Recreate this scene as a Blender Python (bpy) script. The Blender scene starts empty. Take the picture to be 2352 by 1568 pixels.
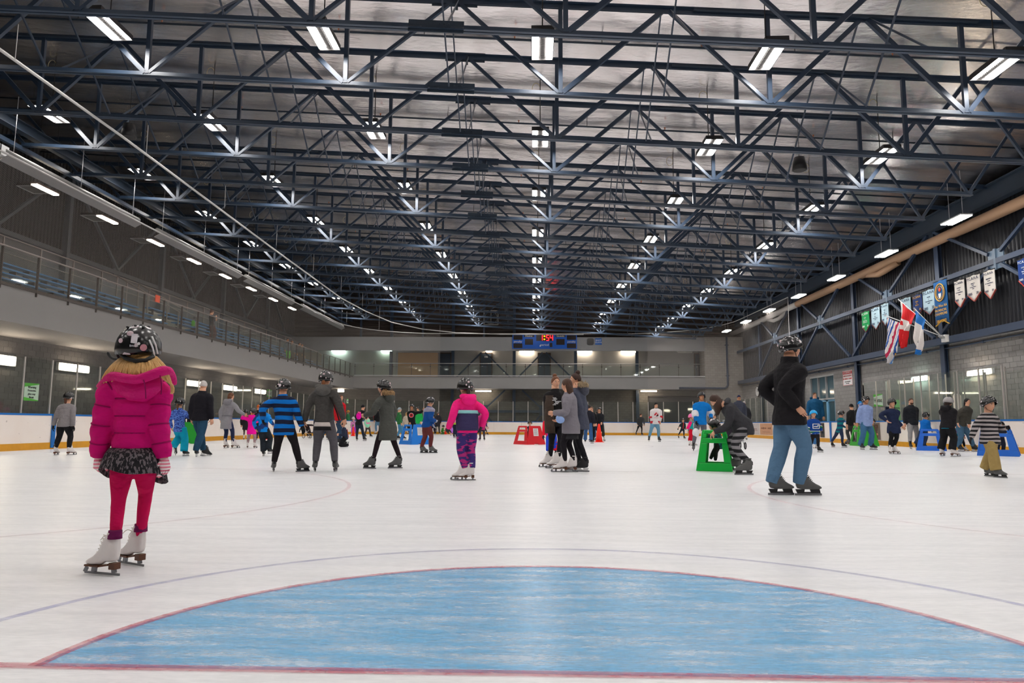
import bpy, math, random
from mathutils import Vector, Matrix
random.seed(7)
SC = bpy.context.scene
COL = SC.collection
PI = math.pi
def V(*a): return Vector(a if len(a) > 1 else a[0])

# ---------------------------------------------------------------- camera
CF, CPITCH, CYAW, CROLL = 1635.0, .11612, .03004, .00533
CPOS = V(-.195, 0, .819)
_f = V(-math.sin(CYAW)*math.cos(CPITCH), math.cos(CYAW)*math.cos(CPITCH), math.sin(CPITCH))
_r = V(math.cos(CYAW), math.sin(CYAW), 0); _u = _r.cross(_f)
_r2 = _r*math.cos(CROLL) + _u*math.sin(CROLL); _u2 = -_r*math.sin(CROLL) + _u*math.cos(CROLL)
cam_d = bpy.data.cameras.new('camera'); cam = bpy.data.objects.new('camera', cam_d); COL.objects.link(cam)
cam_d.sensor_width = 36.0; cam_d.lens = 36.0*CF/2352.0; cam_d.clip_start = .05; cam_d.clip_end = 300
M = Matrix((( _r2.x, _u2.x, -_f.x, CPOS.x), (_r2.y, _u2.y, -_f.y, CPOS.y), (_r2.z, _u2.z, -_f.z, CPOS.z), (0, 0, 0, 1)))
cam.matrix_world = M
SC.camera = cam
def at(px, py, x=None, y=None, z=None):
    """the world point seen at a pixel of the photograph, on the plane x=, y= or z="""
    d = _r2*((px-1176)/CF) + _u2*((784-py)/CF) + _f
    if x is not None: t = (x-CPOS.x)/d.x
    elif y is not None: t = (y-CPOS.y)/d.y
    else: t = (z-CPOS.z)/d.z
    return CPOS + d*t

# ---------------------------------------------------------------- world and exposure
w = bpy.data.worlds.new('world'); SC.world = w; w.use_nodes = True
w.node_tree.nodes['Background'].inputs[0].default_value = (.5, .55, .6, 1)
w.node_tree.nodes['Background'].inputs[1].default_value = .05
SC.view_settings.view_transform = 'Standard'; SC.view_settings.look = 'None'
SC.view_settings.gamma = 1; SC.view_settings.use_curve_mapping = False
SC.view_settings.exposure = 1.33
SC.cycles.max_bounces = 8; SC.cycles.diffuse_bounces = 4; SC.cycles.glossy_bounces = 3
SC.cycles.transparent_max_bounces = 24; SC.cycles.use_denoising = True
SC.cycles.sample_clamp_indirect = 6
LAMP_POWER = 30.0      # emission of the high bay lamps' diffusers
TUBE_POWER = 13.0       # emission of the small gallery and wall lamps

# ---------------------------------------------------------------- materials
MATS = {}
def srgb(c):
    return tuple((x/12.92 if x <= .04045 else ((x+.055)/1.055)**2.4) for x in [v/255 for v in c]) + (1,)
def mat(name, rgb, rough=.6, metal=0., spec=.4, noise=0., nscale=8., bump=0., bscale=60., bdist=.02, emit=0., ecol=None, aniso=(1, 1, 1)):
    if name in MATS: return MATS[name]
    m = bpy.data.materials.new(name); m.use_nodes = True; MATS[name] = m
    nt = m.node_tree; b = nt.nodes['Principled BSDF']
    c = srgb(rgb)
    b.inputs['Base Color'].default_value = c
    b.inputs['Roughness'].default_value = rough; b.inputs['Metallic'].default_value = metal
    b.inputs['Specular IOR Level'].default_value = spec
    if emit:
        b.inputs['Emission Color'].default_value = srgb(ecol or rgb); b.inputs['Emission Strength'].default_value = emit
    if noise or bump:
        tc = nt.nodes.new('ShaderNodeTexCoord'); mp = nt.nodes.new('ShaderNodeMapping')
        mp.inputs['Scale'].default_value = aniso
        nt.links.new(tc.outputs['Object'], mp.inputs[0])
    if noise:
        n = nt.nodes.new('ShaderNodeTexNoise'); n.inputs['Scale'].default_value = nscale; n.inputs['Detail'].default_value = 4
        mx = nt.nodes.new('ShaderNodeMix'); mx.data_type = 'RGBA'
        mx.inputs[6].default_value = tuple(v*(1-noise) for v in c[:3])+(1,); mx.inputs[7].default_value = tuple(min(1, v*(1+noise)) for v in c[:3])+(1,)
        nt.links.new(mp.outputs[0], n.inputs['Vector']); nt.links.new(n.outputs[0], mx.inputs[0]); nt.links.new(mx.outputs[2], b.inputs['Base Color'])
    if bump:
        n = nt.nodes.new('ShaderNodeTexNoise'); n.inputs['Scale'].default_value = bscale; n.inputs['Detail'].default_value = 3
        bp = nt.nodes.new('ShaderNodeBump'); bp.inputs['Strength'].default_value = bump; bp.inputs['Distance'].default_value = bdist
        nt.links.new(mp.outputs[0], n.inputs['Vector']); nt.links.new(n.outputs[0], bp.inputs['Height']); nt.links.new(bp.outputs[0], b.inputs['Normal'])
    return m
def nodes(m):
    return m.node_tree, m.node_tree.nodes['Principled BSDF']
def mathn(nt, op, a, b=None, clamp=False):
    n = nt.nodes.new('ShaderNodeMath'); n.operation = op; n.use_clamp = clamp
    for i, v in enumerate((a, b)):
        if v is None: continue
        if isinstance(v, (int, float)): n.inputs[i].default_value = v
        else: nt.links.new(v, n.inputs[i])
    return n.outputs[0]
def mixc(nt, fac, a, b):
    n = nt.nodes.new('ShaderNodeMix'); n.data_type = 'RGBA'
    for i, v in ((0, fac), (6, a), (7, b)):
        if isinstance(v, (int, float)): n.inputs[i].default_value = v
        elif isinstance(v, tuple): n.inputs[i].default_value = v
        else: nt.links.new(v, n.inputs[i])
    return n.outputs[2]
def coords(nt):
    tc = nt.nodes.new('ShaderNodeTexCoord'); s = nt.nodes.new('ShaderNodeSeparateXYZ')
    nt.links.new(tc.outputs['Object'], s.inputs[0]); return tc.outputs['Object'], s.outputs
def noisen(nt, vec, scale, detail=3, sc3=None):
    if sc3:
        mp = nt.nodes.new('ShaderNodeMapping'); mp.inputs['Scale'].default_value = sc3; nt.links.new(vec, mp.inputs[0]); vec = mp.outputs[0]
    n = nt.nodes.new('ShaderNodeTexNoise'); n.inputs['Scale'].default_value = scale; n.inputs['Detail'].default_value = detail
    nt.links.new(vec, n.inputs['Vector']); return n.outputs[0]

STEEL = mat('painted_steel_blue', (44, 59, 78), .38, 0, .5, noise=.12, nscale=3)
STEEL_D = mat('painted_steel_dark', (40, 52, 66), .5, 0, .4, noise=.12, nscale=3)
BLUECOL = mat('painted_steel_column', (50, 64, 86), .45, 0, .4, noise=.1, nscale=3)
GREYP = mat('grey_painted_concrete', (140, 138, 138), .75, noise=.05, nscale=2)
GREYD = mat('dark_grey_paint', (96, 96, 98), .75, noise=.06, nscale=2)
ALU = mat('aluminium', (185, 185, 188), .35, .7)
DARKM = mat('dark_metal', (52, 50, 50), .5, .3)
WHITEP = mat('white_enamel', (225, 225, 225), .45)
LAMP = mat('lamp_diffuser', (255, 250, 245), .5, emit=LAMP_POWER, ecol=(255, 251, 246))
TUBEW = mat('warm_lamp_diffuser', (255, 240, 220), .5, emit=TUBE_POWER, ecol=(255, 236, 208))
TUBEC = mat('cool_lamp_diffuser', (235, 255, 245), .5, emit=TUBE_POWER, ecol=(225, 255, 240))
BLACK = mat('black_plastic', (18, 18, 20), .4, spec=.5)
SKIN = mat('skin', (214, 160, 130), .55, noise=.05, nscale=20)
SKIN_T = mat('skin_tan', (188, 132, 98), .55, noise=.05, nscale=20)

# ---------------------------------------------------------------- mesh builder
class MB:
    def __init__(s): s.v = []; s.f = []; s.m = []; s.s = []
    def add(s, vs, fs, mi=0, smooth=False):
        o = len(s.v); s.v.extend(Vector(v) for v in vs)
        for f in fs: s.f.append(tuple(o+i for i in f)); s.m.append(mi); s.s.append(smooth)
    def box(s, c, d, mi=0, rz=0):
        c = V(c); x, y, z = d[0]/2, d[1]/2, d[2]/2; R = Matrix.Rotation(rz, 3, 'Z')
        vs = [c+R @ V(a*x, b*y, e*z) for a in (-1, 1) for b in (-1, 1) for e in (-1, 1)]
        s.add(vs, [(0, 1, 3, 2), (4, 6, 7, 5), (0, 4, 5, 1), (2, 3, 7, 6), (0, 2, 6, 4), (1, 5, 7, 3)], mi)
        return s
    def bar(s, p, q, w, h, mi=0, up=(0, 0, 1)):
        p, q = V(p), V(q); d = (q-p).normalized(); up = V(up)
        if abs(d.dot(up)) > .98: up = V(0, 1, 0)
        x = d.cross(up).normalized()*w/2; y = x.cross(d).normalized()*h/2
        vs = [e+a*x+b*y for e in (p, q) for a, b in ((-1, -1), (1, -1), (1, 1), (-1, 1))]
        s.add(vs, [(0, 1, 2, 3), (7, 6, 5, 4), (0, 4, 5, 1), (1, 5, 6, 2), (2, 6, 7, 3), (3, 7, 4, 0)], mi)
        return s
    def tube(s, path, rad, n=8, mi=0, cap=True, flat=1.0):
        path = [V(p) for p in path]
        if isinstance(rad, (int, float)): rad = [rad]*len(path)
        rings = []; up = None
        for i, p in enumerate(path):
            a = path[max(0, i-1)]; b = path[min(len(path)-1, i+1)]; d = (b-a)
            d = d.normalized() if d.length > 1e-9 else V(0, 0, 1)
            if up is None: up = V(0, 0, 1) if abs(d.z) < .9 else V(0, 1, 0)
            x = d.cross(up).normalized(); y = x.cross(d).normalized(); up = y
            rings.append([p+(x*math.cos(t)+y*math.sin(t)*flat)*rad[i] for t in [2*PI*k/n for k in range(n)]])
        s.loft(rings, mi, cap); return s
    def loft(s, rings, mi=0, cap=True, smooth=True, closed=True):
        n = len(rings[0]); vs = [p for r in rings for p in r]; fs = []
        for i in range(len(rings)-1):
            for k in range(n if closed else n-1):
                a = i*n+k; b = i*n+(k+1) % n; fs.append((a, b, b+n, a+n))
        s.add(vs, fs, mi, smooth)
        if cap and closed:
            o = len(s.v)-len(vs); s.f.append(tuple(o+k for k in reversed(range(n)))); s.m.append(mi); s.s.append(False)
            o += (len(rings)-1)*n; s.f.append(tuple(o+k for k in range(n))); s.m.append(mi); s.s.append(False)
        return s
    def ell(s, c, r, mi=0, n=10, m=7, R=None):
        c = V(c); vs = []; fs = []
        for i in range(m+1):
            th = PI*i/m
            for k in range(n):
                ph = 2*PI*k/n
                p = V(r[0]*math.sin(th)*math.cos(ph), r[1]*math.sin(th)*math.sin(ph), r[2]*math.cos(th))
                vs.append(c+(R @ p if R else p))
        for i in range(m):
            for k in range(n):
                a = i*n+k; b = i*n+(k+1) % n; fs.append((a, a+n, b+n, b))
        s.add(vs, fs, mi, True); return s
    def poly(s, pts, thick, mi=0, axis=None):
        """a flat polygon with thickness along axis"""
        pts = [V(p) for p in pts]; n = len(pts)
        if axis is None: axis = (pts[1]-pts[0]).cross(pts[2]-pts[1]).normalized()
        a = V(axis)*thick/2
        vs = [p-a for p in pts]+[p+a for p in pts]
        s.add(vs, [tuple(reversed(range(n))), tuple(range(n, 2*n))]+[(k, (k+1) % n, (k+1) % n+n, k+n) for k in range(n)], mi)
        return s
    def mesh(s, name, mats, org=None):
        me = bpy.data.meshes.new(name); o = V(org) if org is not None else V(0, 0, 0)
        me.from_pydata([tuple(v-o) for v in s.v], [], s.f)
        for m in (mats if isinstance(mats, (list, tuple)) else [mats]): me.materials.append(m)
        me.polygons.foreach_set('material_index', s.m); me.polygons.foreach_set('use_smooth', s.s)
        me.update(); return me
    def build(s, name, mats, parent=None, org=None):
        if org is None and parent is not None:
            org = parent.get('_o'); org = V(*org) if org else None
        ob = bpy.data.objects.new(name, s.mesh(name, mats, org)); COL.objects.link(ob)
        if parent is not None: ob.parent = parent
        if parent is None and org is not None: ob.location = org
        if org is not None: ob['_o'] = tuple(org)
        return ob
def tag(o, label=None, cat=None, group=None, kind=None):
    for k, v in (('label', label), ('category', cat), ('group', group), ('kind', kind)):
        if v: o[k] = v
    return o
def thing(name, loc, label=None, cat=None, group=None, kind=None):
    o = bpy.data.objects.new(name, None); COL.objects.link(o); o.location = V(loc); o.empty_display_size = .1
    o['_o'] = tuple(V(loc)); return tag(o, label, cat, group, kind)
def dup(o, dloc, label=None, group=None, parent=None):
    c = o.copy(); COL.objects.link(c)
    if parent is not None: c.parent = parent
    else: c.location = o.location+V(dloc)
    for ch in o.children: dup(ch, None, parent=c)
    return tag(c, label, None, group)
_fontcache = {}
def text(s, loc, size, m, parent, name='lettering', face='-y', ext=.003, align='CENTER', spacing=1.0):
    """raised lettering as a mesh; face = the side it is read from"""
    cu = bpy.data.curves.new(name, 'FONT'); cu.body = s; cu.size = size; cu.align_x = align; cu.align_y = 'CENTER'
    cu.extrude = ext; cu.space_character = spacing; cu.resolution_u = 2; cu.materials.append(m)
    ob = bpy.data.objects.new(name, cu); COL.objects.link(ob)
    if isinstance(face, Matrix): R = face
    elif face == '-y': R = Matrix.Rotation(PI/2, 4, 'X')
    elif face == '-x': R = Matrix.Rotation(-PI/2, 4, 'Z') @ Matrix.Rotation(PI/2, 4, 'X')
    elif face == '+x': R = Matrix.Rotation(PI/2, 4, 'Z') @ Matrix.Rotation(PI/2, 4, 'X')
    L = V(loc)
    if parent is not None:
        ob.parent = parent; o = parent.get('_o'); L = L-V(*o) if o else L
    dgr = bpy.context.evaluated_depsgraph_get(); me = bpy.data.meshes.new_from_object(ob.evaluated_get(dgr)); me.name = name
    o2 = bpy.data.objects.new(name, me); COL.objects.link(o2)
    if parent is not None: ob.parent = None; o2.parent = parent
    bpy.data.objects.remove(ob); o2.matrix_local = Matrix.Translation(L) @ R
    return o2
ORD = ['first', 'second', 'third', 'fourth', 'fifth', 'sixth', 'seventh', 'eighth', 'ninth', 'tenth', 'eleventh', 'twelfth', 'thirteenth', 'fourteenth', 'fifteenth', 'sixteenth', 'seventeenth', 'eighteenth', 'nineteenth', 'twentieth']
ORD += ['twenty-'+x for x in ORD[:9]] + ['thirtieth'] + ['thirty-'+x for x in ORD[:9]] + ['fortieth'] + ['forty-'+x for x in ORD[:9]] + ['fiftieth']
# ================================================================ SETTING
RX, RY0, RY1, RC = 15.0, -1.5, 58.9, 7.0      # ice: half width, near end, far end, corner radius
GL = 2.466                                     # goal line
LWX, RWX, FWY = -21.6, 17.5, 62.6              # outer walls
def roofz(x): return 8.565-.0595*x             # underside of the trusses
TD = 2.33                                      # truss depth
BLK = dict()
def block_mat(name, rgb, axis='x', bw=.4, bh=.2, mort=.012, var=.1):
    m = mat(name, rgb, .85); nt, b = nodes(m); vec, xyz = coords(nt)
    cb = nt.nodes.new('ShaderNodeCombineXYZ'); nt.links.new(xyz[0 if axis == 'x' else 1], cb.inputs[0]); nt.links.new(xyz[2], cb.inputs[1])
    br = nt.nodes.new('ShaderNodeTexBrick'); br.inputs['Scale'].default_value = 1; br.inputs['Brick Width'].default_value = bw
    br.inputs['Row Height'].default_value = bh; br.inputs['Mortar Size'].default_value = mort; br.inputs['Mortar Smooth'].default_value = .3
    c = srgb(rgb); br.inputs['Color1'].default_value = tuple(v*(1-var) for v in c[:3])+(1,); br.inputs['Color2'].default_value = tuple(v*(1+var) for v in c[:3])+(1,)
    br.inputs['Mortar'].default_value = tuple(v*.72 for v in c[:3])+(1,)
    nt.links.new(cb.outputs[0], br.inputs['Vector'])
    n = noisen(nt, vec, 14, 5); nt.links.new(mixc(nt, mathn(nt, 'MULTIPLY', n, .35), br.outputs[0], (c[0]*.6, c[1]*.6, c[2]*.6, 1)), b.inputs['Base Color'])
    bp = nt.nodes.new('ShaderNodeBump'); bp.inputs['Strength'].default_value = .6; bp.inputs['Distance'].default_value = .01; bp.invert = True
    nt.links.new(br.outputs[1], bp.inputs['Height']); nt.links.new(bp.outputs[0], b.inputs['Normal']); return m
BLOCK_Y = block_mat('concrete_block_side', (150, 147, 145), 'y')
BLOCK_X = block_mat('concrete_block_end', (156, 150, 144), 'x')
def corr(p0, p1, z0, z1, pitch=.22, depth=.045, n=None):
    """vertical corrugated cladding from p0 to p1 (plan points), facing the left normal"""
    mb = MB(); p0, p1 = V(p0[0], p0[1], 0), V(p1[0], p1[1], 0); L = (p1-p0).length; d = (p1-p0)/L; nn = V(-d.y, d.x, 0)
    k = max(2, int(L/pitch)); pts = []
    for i in range(k):
        for f, o in ((0, 0), (.35, 0), (.5, 1), (.85, 1)):
            pts.append(p0+d*((i+f)*L/k)+nn*depth*o)
    pts.append(p1)
    vs = []
    for p in pts: vs += [p+V(0, 0, z0(p) if callable(z0) else z0), p+V(0, 0, z1(p) if callable(z1) else z1)]
    mb.add(vs, [(2*i, 2*i+2, 2*i+3, 2*i+1) for i in range(len(pts)-1)])
    return mb

# ---- ice
ICE = mat('ice', (232, 234, 238), .22, spec=.5)
nt, b = nodes(ICE); vec, xyz = coords(nt)
n1 = noisen(nt, vec, 1.0, 6, (1.2, 9, 1)); n2 = noisen(nt, vec, 1.0, 8, (14, 60, 1)); n3 = noisen(nt, vec, .35, 4)
fac = mathn(nt, 'ADD', mathn(nt, 'MULTIPLY', n1, .5), mathn(nt, 'MULTIPLY', n2, .5))
rp = nt.nodes.new('ShaderNodeMapRange'); rp.inputs[1].default_value = .36; rp.inputs[2].default_value = .62; nt.links.new(fac, rp.inputs[0])
nt.links.new(mixc(nt, rp.outputs[0], srgb((219, 220, 223)), srgb((238, 238, 240))), b.inputs['Base Color'])
rr = nt.nodes.new('ShaderNodeMapRange'); rr.inputs[3].default_value = .22; rr.inputs[4].default_value = .5; nt.links.new(n3, rr.inputs[0]); nt.links.new(rr.outputs[0], b.inputs['Roughness'])
bp = nt.nodes.new('ShaderNodeBump'); bp.inputs['Strength'].default_value = .25; bp.inputs['Distance'].default_value = .004; nt.links.new(fac, bp.inputs['Height']); nt.links.new(bp.outputs[0], b.inputs['Normal'])
def rink_outline(x, y0, y1, r, n=10, seg=1.22):
    """plan points round the rink, counter-clockwise from the near left, corner arcs included"""
    pts = []
    for cx, cy, a0 in ((x-r, y1-r, 0), (-x+r, y1-r, 90), (-x+r, y0+r, 180), (x-r, y0+r, 270)):
        for k in range(n+1):
            a = math.radians(a0+90*k/n); pts.append((cx+r*math.cos(a), cy+r*math.sin(a)))
    return pts
fl = MB(); oo = rink_outline(RX+.05, RY0-.05, RY1+.05, RC, 16)
fl.poly([(p[0], p[1], -.03) for p in oo], .06, axis=(0, 0, 1))
floor = fl.build('floor', ICE); tag(floor, 'white skating rink ice surface', kind='structure')
def paint(name, rgb, lo=.3, hi=.62, dens=.85):
    m = mat(name, rgb, .3, spec=.5); nt, b = nodes(m); vec, xyz = coords(nt)
    n1 = noisen(nt, vec, 1.0, 7, (2.2, 12, 1)); n2 = noisen(nt, vec, 1.0, 6, (20, 70, 1))
    f = mathn(nt, 'ADD', mathn(nt, 'MULTIPLY', n1, .55), mathn(nt, 'MULTIPLY', n2, .45))
    rp = nt.nodes.new('ShaderNodeMapRange'); rp.inputs[1].default_value = lo; rp.inputs[2].default_value = hi
    rp.inputs[3].default_value = dens; rp.inputs[4].default_value = dens*.35; nt.links.new(f, rp.inputs[0])
    nt.links.new(rp.outputs[0], b.inputs['Alpha'])
    bp = nt.nodes.new('ShaderNodeBump'); bp.inputs['Strength'].default_value = .25; bp.inputs['Distance'].default_value = .004; nt.links.new(f, bp.inputs['Height']); nt.links.new(bp.outputs[0], b.inputs['Normal'])
    return m
P_CREASE = paint('crease_blue_paint', (104, 184, 232), .40, .60, .85)
P_RED = paint('red_line_paint', (206, 50, 90), .3, .66, .62)
P_BLUE = paint('blue_line_paint', (80, 90, 200), .3, .7, .38)
P_PINK = paint('faint_red_paint', (255, 120, 145), .3, .7, .22)
P_BL2 = paint('faint_blue_paint', (120, 150, 220), .3, .7, .2)
def arc(name, m, cx, cy, r, wd, a0, a1, z, n=64, feather=False):
    mb = MB(); vs = []; 
    for k in range(n+1):
        a = math.radians(a0+(a1-a0)*k/n); c, s_ = math.cos(a), math.sin(a)
        vs += [(cx+(r-wd/2)*c, cy+(r-wd/2)*s_, z), (cx+(r+wd/2)*c, cy+(r+wd/2)*s_, z)]
    mb.add(vs, [(2*i, 2*i+1, 2*i+3, 2*i+2) for i in range(n)])
    return mb.build(name, m, floor)
def strip(name, m, y, wd, z, x=RX-.1):
    return MB().add([(-x, y-wd/2, z), (x, y-wd/2, z), (x, y+wd/2, z), (-x, y+wd/2, z)], [(0, 1, 2, 3)]) or None
mb = MB(); r = 1.795; pts = [(-.083+r*math.cos(math.radians(a)), 2.466+r*math.sin(math.radians(a)), .0015) for a in range(0, 181, 3)]
mb.add(pts, [tuple(range(len(pts)))]); tag(mb.build('goal_crease', P_CREASE, floor), 'pale blue scratched goal crease')
tag(arc('crease_line', P_RED, -.083, 2.466, 1.795, .05, 0, 180, .0025), 'red crease outline')
tag(arc('outer_crease_line', P_BLUE, -.083, 2.466, 2.384, .045, 0, 180, .002), 'thin blue arc outside the crease')
for nm, m, y, wd, z in (('goal_line', P_RED, GL, .055, .003), ('free_pass_line', P_PINK, 12.9, .05, .002), ('blue_line', P_BL2, 21.6, .1, .002), ('centre_line', P_PINK, 28.7, .2, .002), ('far_blue_line', P_BL2, 36.5, .3, .002), ('far_goal_line', P_PINK, 54.9, .06, .002)):
    mb = MB(); xx = RX-.1 if 5 < y < 52 else RX-1.6
    mb.add([(-xx, y-wd/2, z), (xx, y-wd/2, z), (xx, y+wd/2, z), (-xx, y+wd/2, z)], [(0, 1, 2, 3)]); mb.build(nm, m, floor)
for sx in (-1, 1):
    arc('face_off_circle', P_PINK, 7*sx, GL+6, 4.5, .05, 0, 360, .0022, 96)
    arc('face_off_circle', P_PINK, 7*sx, 54.9-6, 4.5, .05, 0, 360, .0022, 64)
arc('centre_circle', P_BL2, 0, 28.7, 4.5, .05, 0, 360, .0022, 64)
# ---- floor round the rink
mb = MB(); inner = rink_outline(RX+.12, RY0-.12, RY1+.12, RC, 10)
outer = [(RWX, FWY), (LWX, FWY), (LWX, -6), (RWX, -6)]
N = len(inner)//4
for q in range(4):
    seg = inner[q*N:(q+1)*N]; o = outer[q]
    for i in range(len(seg)-1): mb.add([(seg[i][0], seg[i][1], 0), (seg[i+1][0], seg[i+1][1], 0), (o[0], o[1], 0)], [(0, 1, 2)])
    nx = inner[((q+1)*N) % len(inner)]; o2 = outer[(q+1) % 4]
    mb.add([(seg[-1][0], seg[-1][1], 0), (nx[0], nx[1], 0), (o2[0], o2[1], 0), (o[0], o[1], 0)], [(0, 1, 2, 3)])
tag(mb.build('floor_walkway', mat('rubber_floor', (60, 60, 62), .8, noise=.1)), 'dark rubber walkway round the boards', kind='structure')

# ---- walls
def wallbox(name, x0, x1, y0, y1, z0, z1, m, label=None):
    mb = MB(); mb.box(((x0+x1)/2, (y0+y1)/2, (z0+z1)/2), (abs(x1-x0), abs(y1-y0), z1-z0)); return tag(mb.build(name, m), label, kind='structure')
# right wall: block below (door opening between y 40.9 and 44.6), dark corrugated cladding above
DY0, DY1 = 42.3, 45.9
wallbox('wall_right', 17.45, 17.75, -6, DY0, 0, 4.33, BLOCK_Y, 'grey concrete block wall')
wallbox('wall_right', 17.45, 17.75, DY1, FWY, 0, 4.33, BLOCK_Y, 'grey concrete block wall')
wallbox('wall_right', 17.45, 17.75, DY0, DY1, 3.85, 4.33, BLOCK_Y, 'grey concrete block wall')
CORR_D = mat('dark_corrugated_steel', (34, 36, 42), .42, .3, .5)
CORR_B = mat('brown_corrugated_steel', (72, 62, 56), .5, .2)
c = corr((17.62, -6), (17.62, FWY), 4.33, 11.0); tag(c.build('wall_right_cladding', CORR_D), 'dark corrugated steel cladding', kind='structure')
c = corr((LWX, FWY), (LWX, -6), 4.0, 13.2); tag(c.build('wall_left', mat('left_corrugated_steel', (46, 44, 44), .5, .3)), 'dark corrugated steel wall', kind='structure')
wallbox('wall_left_panel', LWX+.06, LWX+.22, -6, FWY, 4.7, 8.25, GREYD, 'grey lower panel of the stand wall')
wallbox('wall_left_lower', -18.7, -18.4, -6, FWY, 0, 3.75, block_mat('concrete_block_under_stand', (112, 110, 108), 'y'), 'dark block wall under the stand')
# far end: block below, brown horizontal cladding above
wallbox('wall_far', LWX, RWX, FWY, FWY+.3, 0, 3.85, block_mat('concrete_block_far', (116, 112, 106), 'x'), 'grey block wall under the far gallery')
mb = MB(); vs = []; z = 8.2; k = 0
while z < 13.4:
    vs += [(LWX, FWY-.0-(.05 if k % 4 in (1, 2) else 0), z), (RWX+.2, FWY-.0-(.05 if k % 4 in (1, 2) else 0), z)]; z += .09; k += 1
mb.add(vs, [(2*i, 2*i+1, 2*i+3, 2*i+2) for i in range(len(vs)//2-1)]); tag(mb.build('wall_far_cladding', CORR_B), 'brown ribbed cladding above the far gallery', kind='structure')
GBK = mat('gallery_back_wall', (150, 148, 146), .7, noise=.06, nscale=1.5)
wallbox('wall_far_gallery', LWX, 14.3, FWY, FWY+.3, 3.85, 8.2, GBK, 'pale grey back wall of the far gallery')
wallbox('wall_far_pier', 14.33, RWX+.2, 60.6, FWY, 0, 8.3, BLOCK_X, 'pale concrete block pier in the far corner')
wallbox('wall_near', LWX, RWX, -6.3, -6, 0, 13, GREYD, 'grey wall behind the camera')
# gallery slabs and fascias
wallbox('trim_1', LWX, -15.62, -6, 60.5, 3.75, 4.78, GREYP, 'grey concrete edge of the left stand')
wallbox('trim_2', -15.62, 14.33, 60.5, FWY, 3.84, 4.86, GREYP, 'grey concrete edge of the far gallery')
wallbox('trim_3', LWX, 14.33, 60.45, 60.62, 7.08, 8.25, mat('grey_panel_band', (132, 132, 134), .6), 'grey panel band above the far gallery')
wallbox('trim_3', LWX, 14.33, 60.6, FWY, 8.1, 8.25, GREYD, 'dark soffit of the far gallery')
# tan wall panel and dark doors of the far gallery
wallbox('trim_4', at(914, 830, y=62.5).x, at(1036, 830, y=62.5).x, 62.5, 62.6, 4.86, 7.1, mat('tan_panel', (172, 132, 84), .6, noise=.05), 'tan coloured wall panel in the far gallery')
wallbox('trim_4', at(818, 830, y=62.5).x, at(910, 830, y=62.5).x, 62.5, 62.6, 4.86, 7.1, mat('pale_block_panel', (150, 150, 142), .8, noise=.06), 'pale block wall in the far gallery')
DOORM = mat('dark_door_paint', (46, 56, 68), .5)
for i, (a, b, m) in enumerate(((1008, 1035, 'dark blue door beside the tan panel'), (1104, 1129, 'dark door marked with a white number'), (1237, 1263, 'dark blue door under the scoreboard'), (1596, 1618, 'black door at the right end of the far gallery'))):
    xa, xb = at(a, 830, y=62.5).x, at(b, 830, y=62.5).x; h = 7.0
    d = thing('door_%d' % (i+1), ((xa+xb)/2, 62.5, 4.86), m, kind='structure')
    f = MB(); f.box((xa-.04, 62.48, 5.95), (.08, .1, 2.2)).box((xb+.04, 62.48, 5.95), (.08, .1, 2.2)).box(((xa+xb)/2, 62.48, 7.06), (xb-xa+.16, .1, .08)); f.build('door_frame', mat('door_frame_brown', (70, 52, 40), .6), d)
    MB().box(((xa+xb)/2, 62.46, 5.94), (xb-xa, .06, 2.16)).build('door_leaf', DOORM, d)
    MB().tube([(xa+.1, 62.4, 5.9), (xa+.1, 62.36, 5.9), (xa+.22, 62.36, 5.9)], .015, 6).build('door_handle', ALU, d)
    if i == 1: text('825', ((xa+xb)/2, 62.42, 6.72), .2, WHITEP, d)
# roll-up door, lower right of the far wall
xa, xb = at(1493, 940, y=62.4).x, at(1628, 940, y=62.4).x
d = thing('door_5', ((xa+xb)/2, 62.5, 0), 'wide dark roll-up door under the far gallery', kind='structure')
mb = MB()
for k in range(32): mb.box(((xa+xb)/2, 62.5, .05+k*.1), (xb-xa, .05+.02*(k % 2), .095))
mb.build('door_leaf', mat('rollup_dark', (62, 62, 64), .5), d)
MB().box((xa-.06, 62.48, 1.65), (.12, .16, 3.3)).box((xb+.06, 62.48, 1.65), (.12, .16, 3.3)).box(((xa+xb)/2, 62.48, 3.3), (xb-xa+.24, .16, .14)).build('door_frame', DARKM, d)
# glazed blue doorway in the right wall
d = thing('door_6', (17.6, (DY0+DY1)/2, 0), 'glazed doorway with pale blue frames in the block wall', kind='structure')
BF = mat('pale_blue_frame', (120, 178, 214), .4)
WF = mat('pale_grey_frame', (170, 172, 172), .5)
f = MB()
for yy in (DY0, DY0+(DY1-DY0)/3, DY0+2*(DY1-DY0)/3, DY1): f.box((17.5, yy, 3.15), (.12, .07, 1.4))
for zz in (2.45, 3.85): f.box((17.5, (DY0+DY1)/2, zz), (.12, DY1-DY0, .09))
f.box((17.5, DY1, 1.3), (.12, .09, 2.6)).build('transom_frame', WF, d)
for k in range(3):
    y0 = DY0+k*(DY1-DY0)/3; w_ = (DY1-DY0)/3
    g = MB(); g.box((17.52, y0+.06, 1.2), (.08, .12, 2.4)).box((17.52, y0+w_-.06, 1.2), (.08, .12, 2.4)).box((17.52, y0+w_/2, 2.35), (.08, w_, .12)).box((17.52, y0+w_/2, .12), (.08, w_, .24)).build('door_leaf', BF, d)
GLD = mat('dim_door_glass', (60, 92, 104), .08, spec=.8)
for k in range(3):
    y0 = DY0+k*(DY1-DY0)/3; w_ = (DY1-DY0)/3
    MB().box((17.56, y0+w_/2, 1.25), (.01, w_, 2.3)).build('pane', GLD, d); MB().box((17.56, y0+w_/2, 3.15), (.01, w_, 1.3)).build('pane', GLD, d)
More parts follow.
